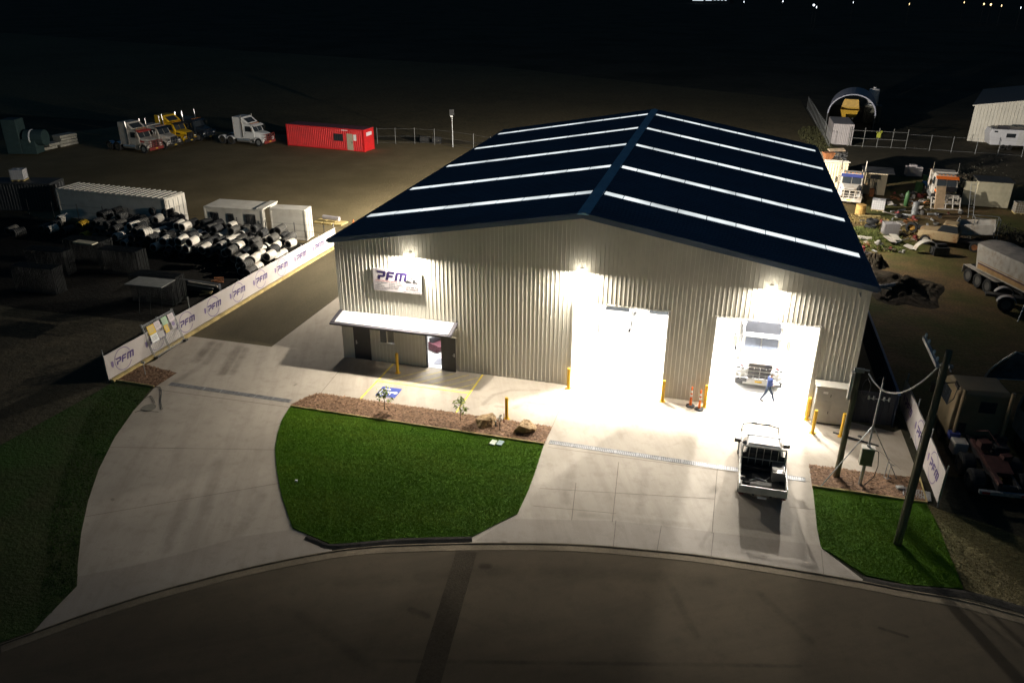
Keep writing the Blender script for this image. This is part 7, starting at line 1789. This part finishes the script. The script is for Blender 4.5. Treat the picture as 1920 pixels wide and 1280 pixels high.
t = thing("wire_fence", "thin posted wire fence running right from the far mesh gate", "fence", (GP[-1][0], GP[-1][1], 0)); FP = [GP[-1], (45.58, 76.56), (48.1, 76.22), (50.84, 75.97), (53.34, 75.66), (55.99, 75.41), (66, 72)]
for p in FP[1:]:
    b = MB(); b.cyl((p[0] - GP[-1][0], p[1] - GP[-1][1], 0), (p[0] - GP[-1][0], p[1] - GP[-1][1], 2.0), .035, n=5); b.build("post", galv, t)
b = MB()
for z in (.2, 1.9): b.tube([(p[0] - GP[-1][0], p[1] - GP[-1][1], z) for p in FP], .010, 4)
b.build("wire", galv, t)
SF = [(32.8, 110.34), (32.89, 104.25), (32.97, 98.62), (33.01, 92.9), (33.09, 88.09), (33.16, 83.61), (33.15, 78.6), (33.21, 73.99)]
t = thing("paling_fence", "thin steel post fence running back left of the far grey container", "fence", (SF[-1][0], SF[-1][1], 0))
O_ = Vector((SF[-1][0], SF[-1][1], 0))
b = MB()
for z in (.3, 1.9): b.tube([Vector((p[0], p[1], z)) - O_ for p in SF], .02, 4)
b.build("rail", galv, t)
dn = MB(); tot = 0
for p, r_ in zip(SF[:-1], SF[1:]):
    for k in range(3):
        v = Vector((p[0], p[1], 0)).lerp(Vector((r_[0], r_[1], 0)), k / 3) - O_; b = MB(); b.cyl(v, v + Vector((0, 0, 2.1)), .03, n=5); b.build("post", galv, t)
# big shed at right and the caravan
q = (52.16, 85.91); hE = 4.68
t = thing("steel_shed", "far cream steel shed at the right edge behind the caravan", "shed", (q[0], q[1], 0), R(-17))
W2 = 24.0; b = ribbed_wall(0, W2, lambda x: hE + (W2 / 2 - abs(x - W2 / 2)) * .18, [], 0.4, 0.06); b.build("front_wall", cream_trim, t)
b = MB(); b.mm(-.03, .03, .05, 20, 0, hE); b.build("side_wall", cream_trim, t)
b = MB(); 
for s in (0, 1):
    x0, x1 = (-.3, W2 / 2) if s == 0 else (W2 / 2, W2 + .3)
    z0, z1 = (hE, hE + W2 * .09) if s == 0 else (hE + W2 * .09, hE)
    b.prism([(x0, z0), (x1, z1), (x1, z1 + .12), (x0, z0 + .12)], -.25, 20, 'y')
b.build("roof", dark_trim, t)
b = MB(); b.prism([(-.3, hE - .05), (W2 / 2, hE + W2 * .09 - .05), (W2 / 2, hE + W2 * .09 + .1), (-.3, hE + .1)], -.32, -.252, 'y'); b.build("barge_capping", cream_trim, t)
q = (53.08, 81.41); t = thing("caravan", "white caravan parked in front of the far right shed", "caravan", (q[0], q[1] - 1.5, 0), R(2))
b = MB(); b.loft([[(.3, 0, .6), (7.6, 0, .6), (7.6, 0, 2.6), (.15, 0, 2.6), (0, 0, 2.0)], [(.3, 2.3, .6), (7.6, 2.3, .6), (7.6, 2.3, 2.6), (.15, 2.3, 2.6), (0, 2.3, 2.0)]]); b.build("body", mat("glossy white caravan", (0.75, 0.74, 0.76), 0.25, 0, .04), t, .05)
for x0, x1, z0, z1 in ((2.0, 3.1, 1.6, 2.1), (4.6, 5.8, 1.4, 2.2), (.5, .9, 2.2, 2.4)):
    b = MB(); b.mm(x0, x1, -.025, -.002, z0, z1); b.build("window", glass, t)
b = MB(); b.mm(3.4, 4.1, -.03, -.002, .65, 2.4); b.build("door", white_paint, t)
for x in (1.9, 2.7):
    w = MB(); w.cyl((x, -.05, .34), (x, .2, .34), .34, n=16); o = w.build("wheel", black, t); w = MB(); w.cyl((x, -.07, .34), (x, -.051, .34), .2, n=14); w.build("rim", chrome, o)
b = MB(); b.mm(.6, 7.2, .1, 2.2, 2.65, 2.72); b.mm(1.2, 2.4, .6, 1.6, 2.72, 2.9); b.build("roof_rack", dark_trim, t)
# lights on the horizon
def far_lamp(px, m, label, s):
    q = px; t = thing("street_lamp", label, "lamp", (q[0], q[1], 0), 0, "far lamps on the horizon")
    b = MB(); b.cyl((0, 0, 0), (0, 0, 9), .12, n=6); b.build("pole", steel_dark, t); b = MB(); b.lathe([(s * .1, 9.0), (s, 9.3), (s, 9.7), (s * .1, 10)], n=8); b.build("lamp_head", m, t)
far_lamp((53.28, 391.65), far_lamp_w, "brightest white lamp on the dark horizon, right of centre", 0.45)
far_lamp((42.21, 461.17), far_lamp_w, "small white lamp on the horizon left of the brightest one", 0.18)
far_lamp((51.83, 357.23), far_lamp_w, "faint lamp just under the brightest horizon lamp", 0.14)
far_lamp((142.25, 445.58), far_lamp_o, "brightest orange lamp on the horizon at far right", 0.36)
far_lamp((141.46, 455.43), far_lamp_o, "orange lamp just left of the brightest orange one", 0.27)
far_lamp((139.45, 488.1), far_lamp_o, "faint orange lamp on the horizon further left", 0.16)
far_lamp((142.15, 426.31), far_lamp_o, "faint orange lamp right of the brightest orange one", 0.16)
far_lamp((140.97, 391.82), far_lamp_w, "faint lamp at the far right end of the horizon", 0.14)
far_lamp((21.39, 437.82), far_lamp_w, "faint lamp on the horizon right of the lit building", 0.11)
far_lamp((102.41, 435.66), far_lamp_o, "faint orange lamp alone in the dark between the two lamp clusters", 0.1)
far_lamp((78.12, 455.96), far_lamp_w, "faint white lamp right of the brightest white horizon lamp", 0.1)
q = (-25.54, 801.61); t = thing("lit_building", "tiny lit white building on the dark horizon", "building", (q[0], q[1], 0), R(-12))
lit_win = mat("lit far window", (1, 1, 1), 0.5, 0, 0, emit=(0.8, 0.9, 0.95), estr=.8)
b = MB(); b.mm(0, 36, 0, 15, 0, 4.5); b.build("walls", dark_trim, t)
b = MB(); b.mm(0.5, 11, -.2, -.05, 2, 4.2); b.build("window", lit_win, t); b = MB(); b.mm(13, 19, -.2, -.05, 2.2, 4); b.build("window", lit_win, t)
for k in range(4): b = MB(); b.mm(21 + k * 3.4, 22.6 + k * 3.4, -.2, -.05, 2.5, 3.6); b.build("window", lit_win, t)
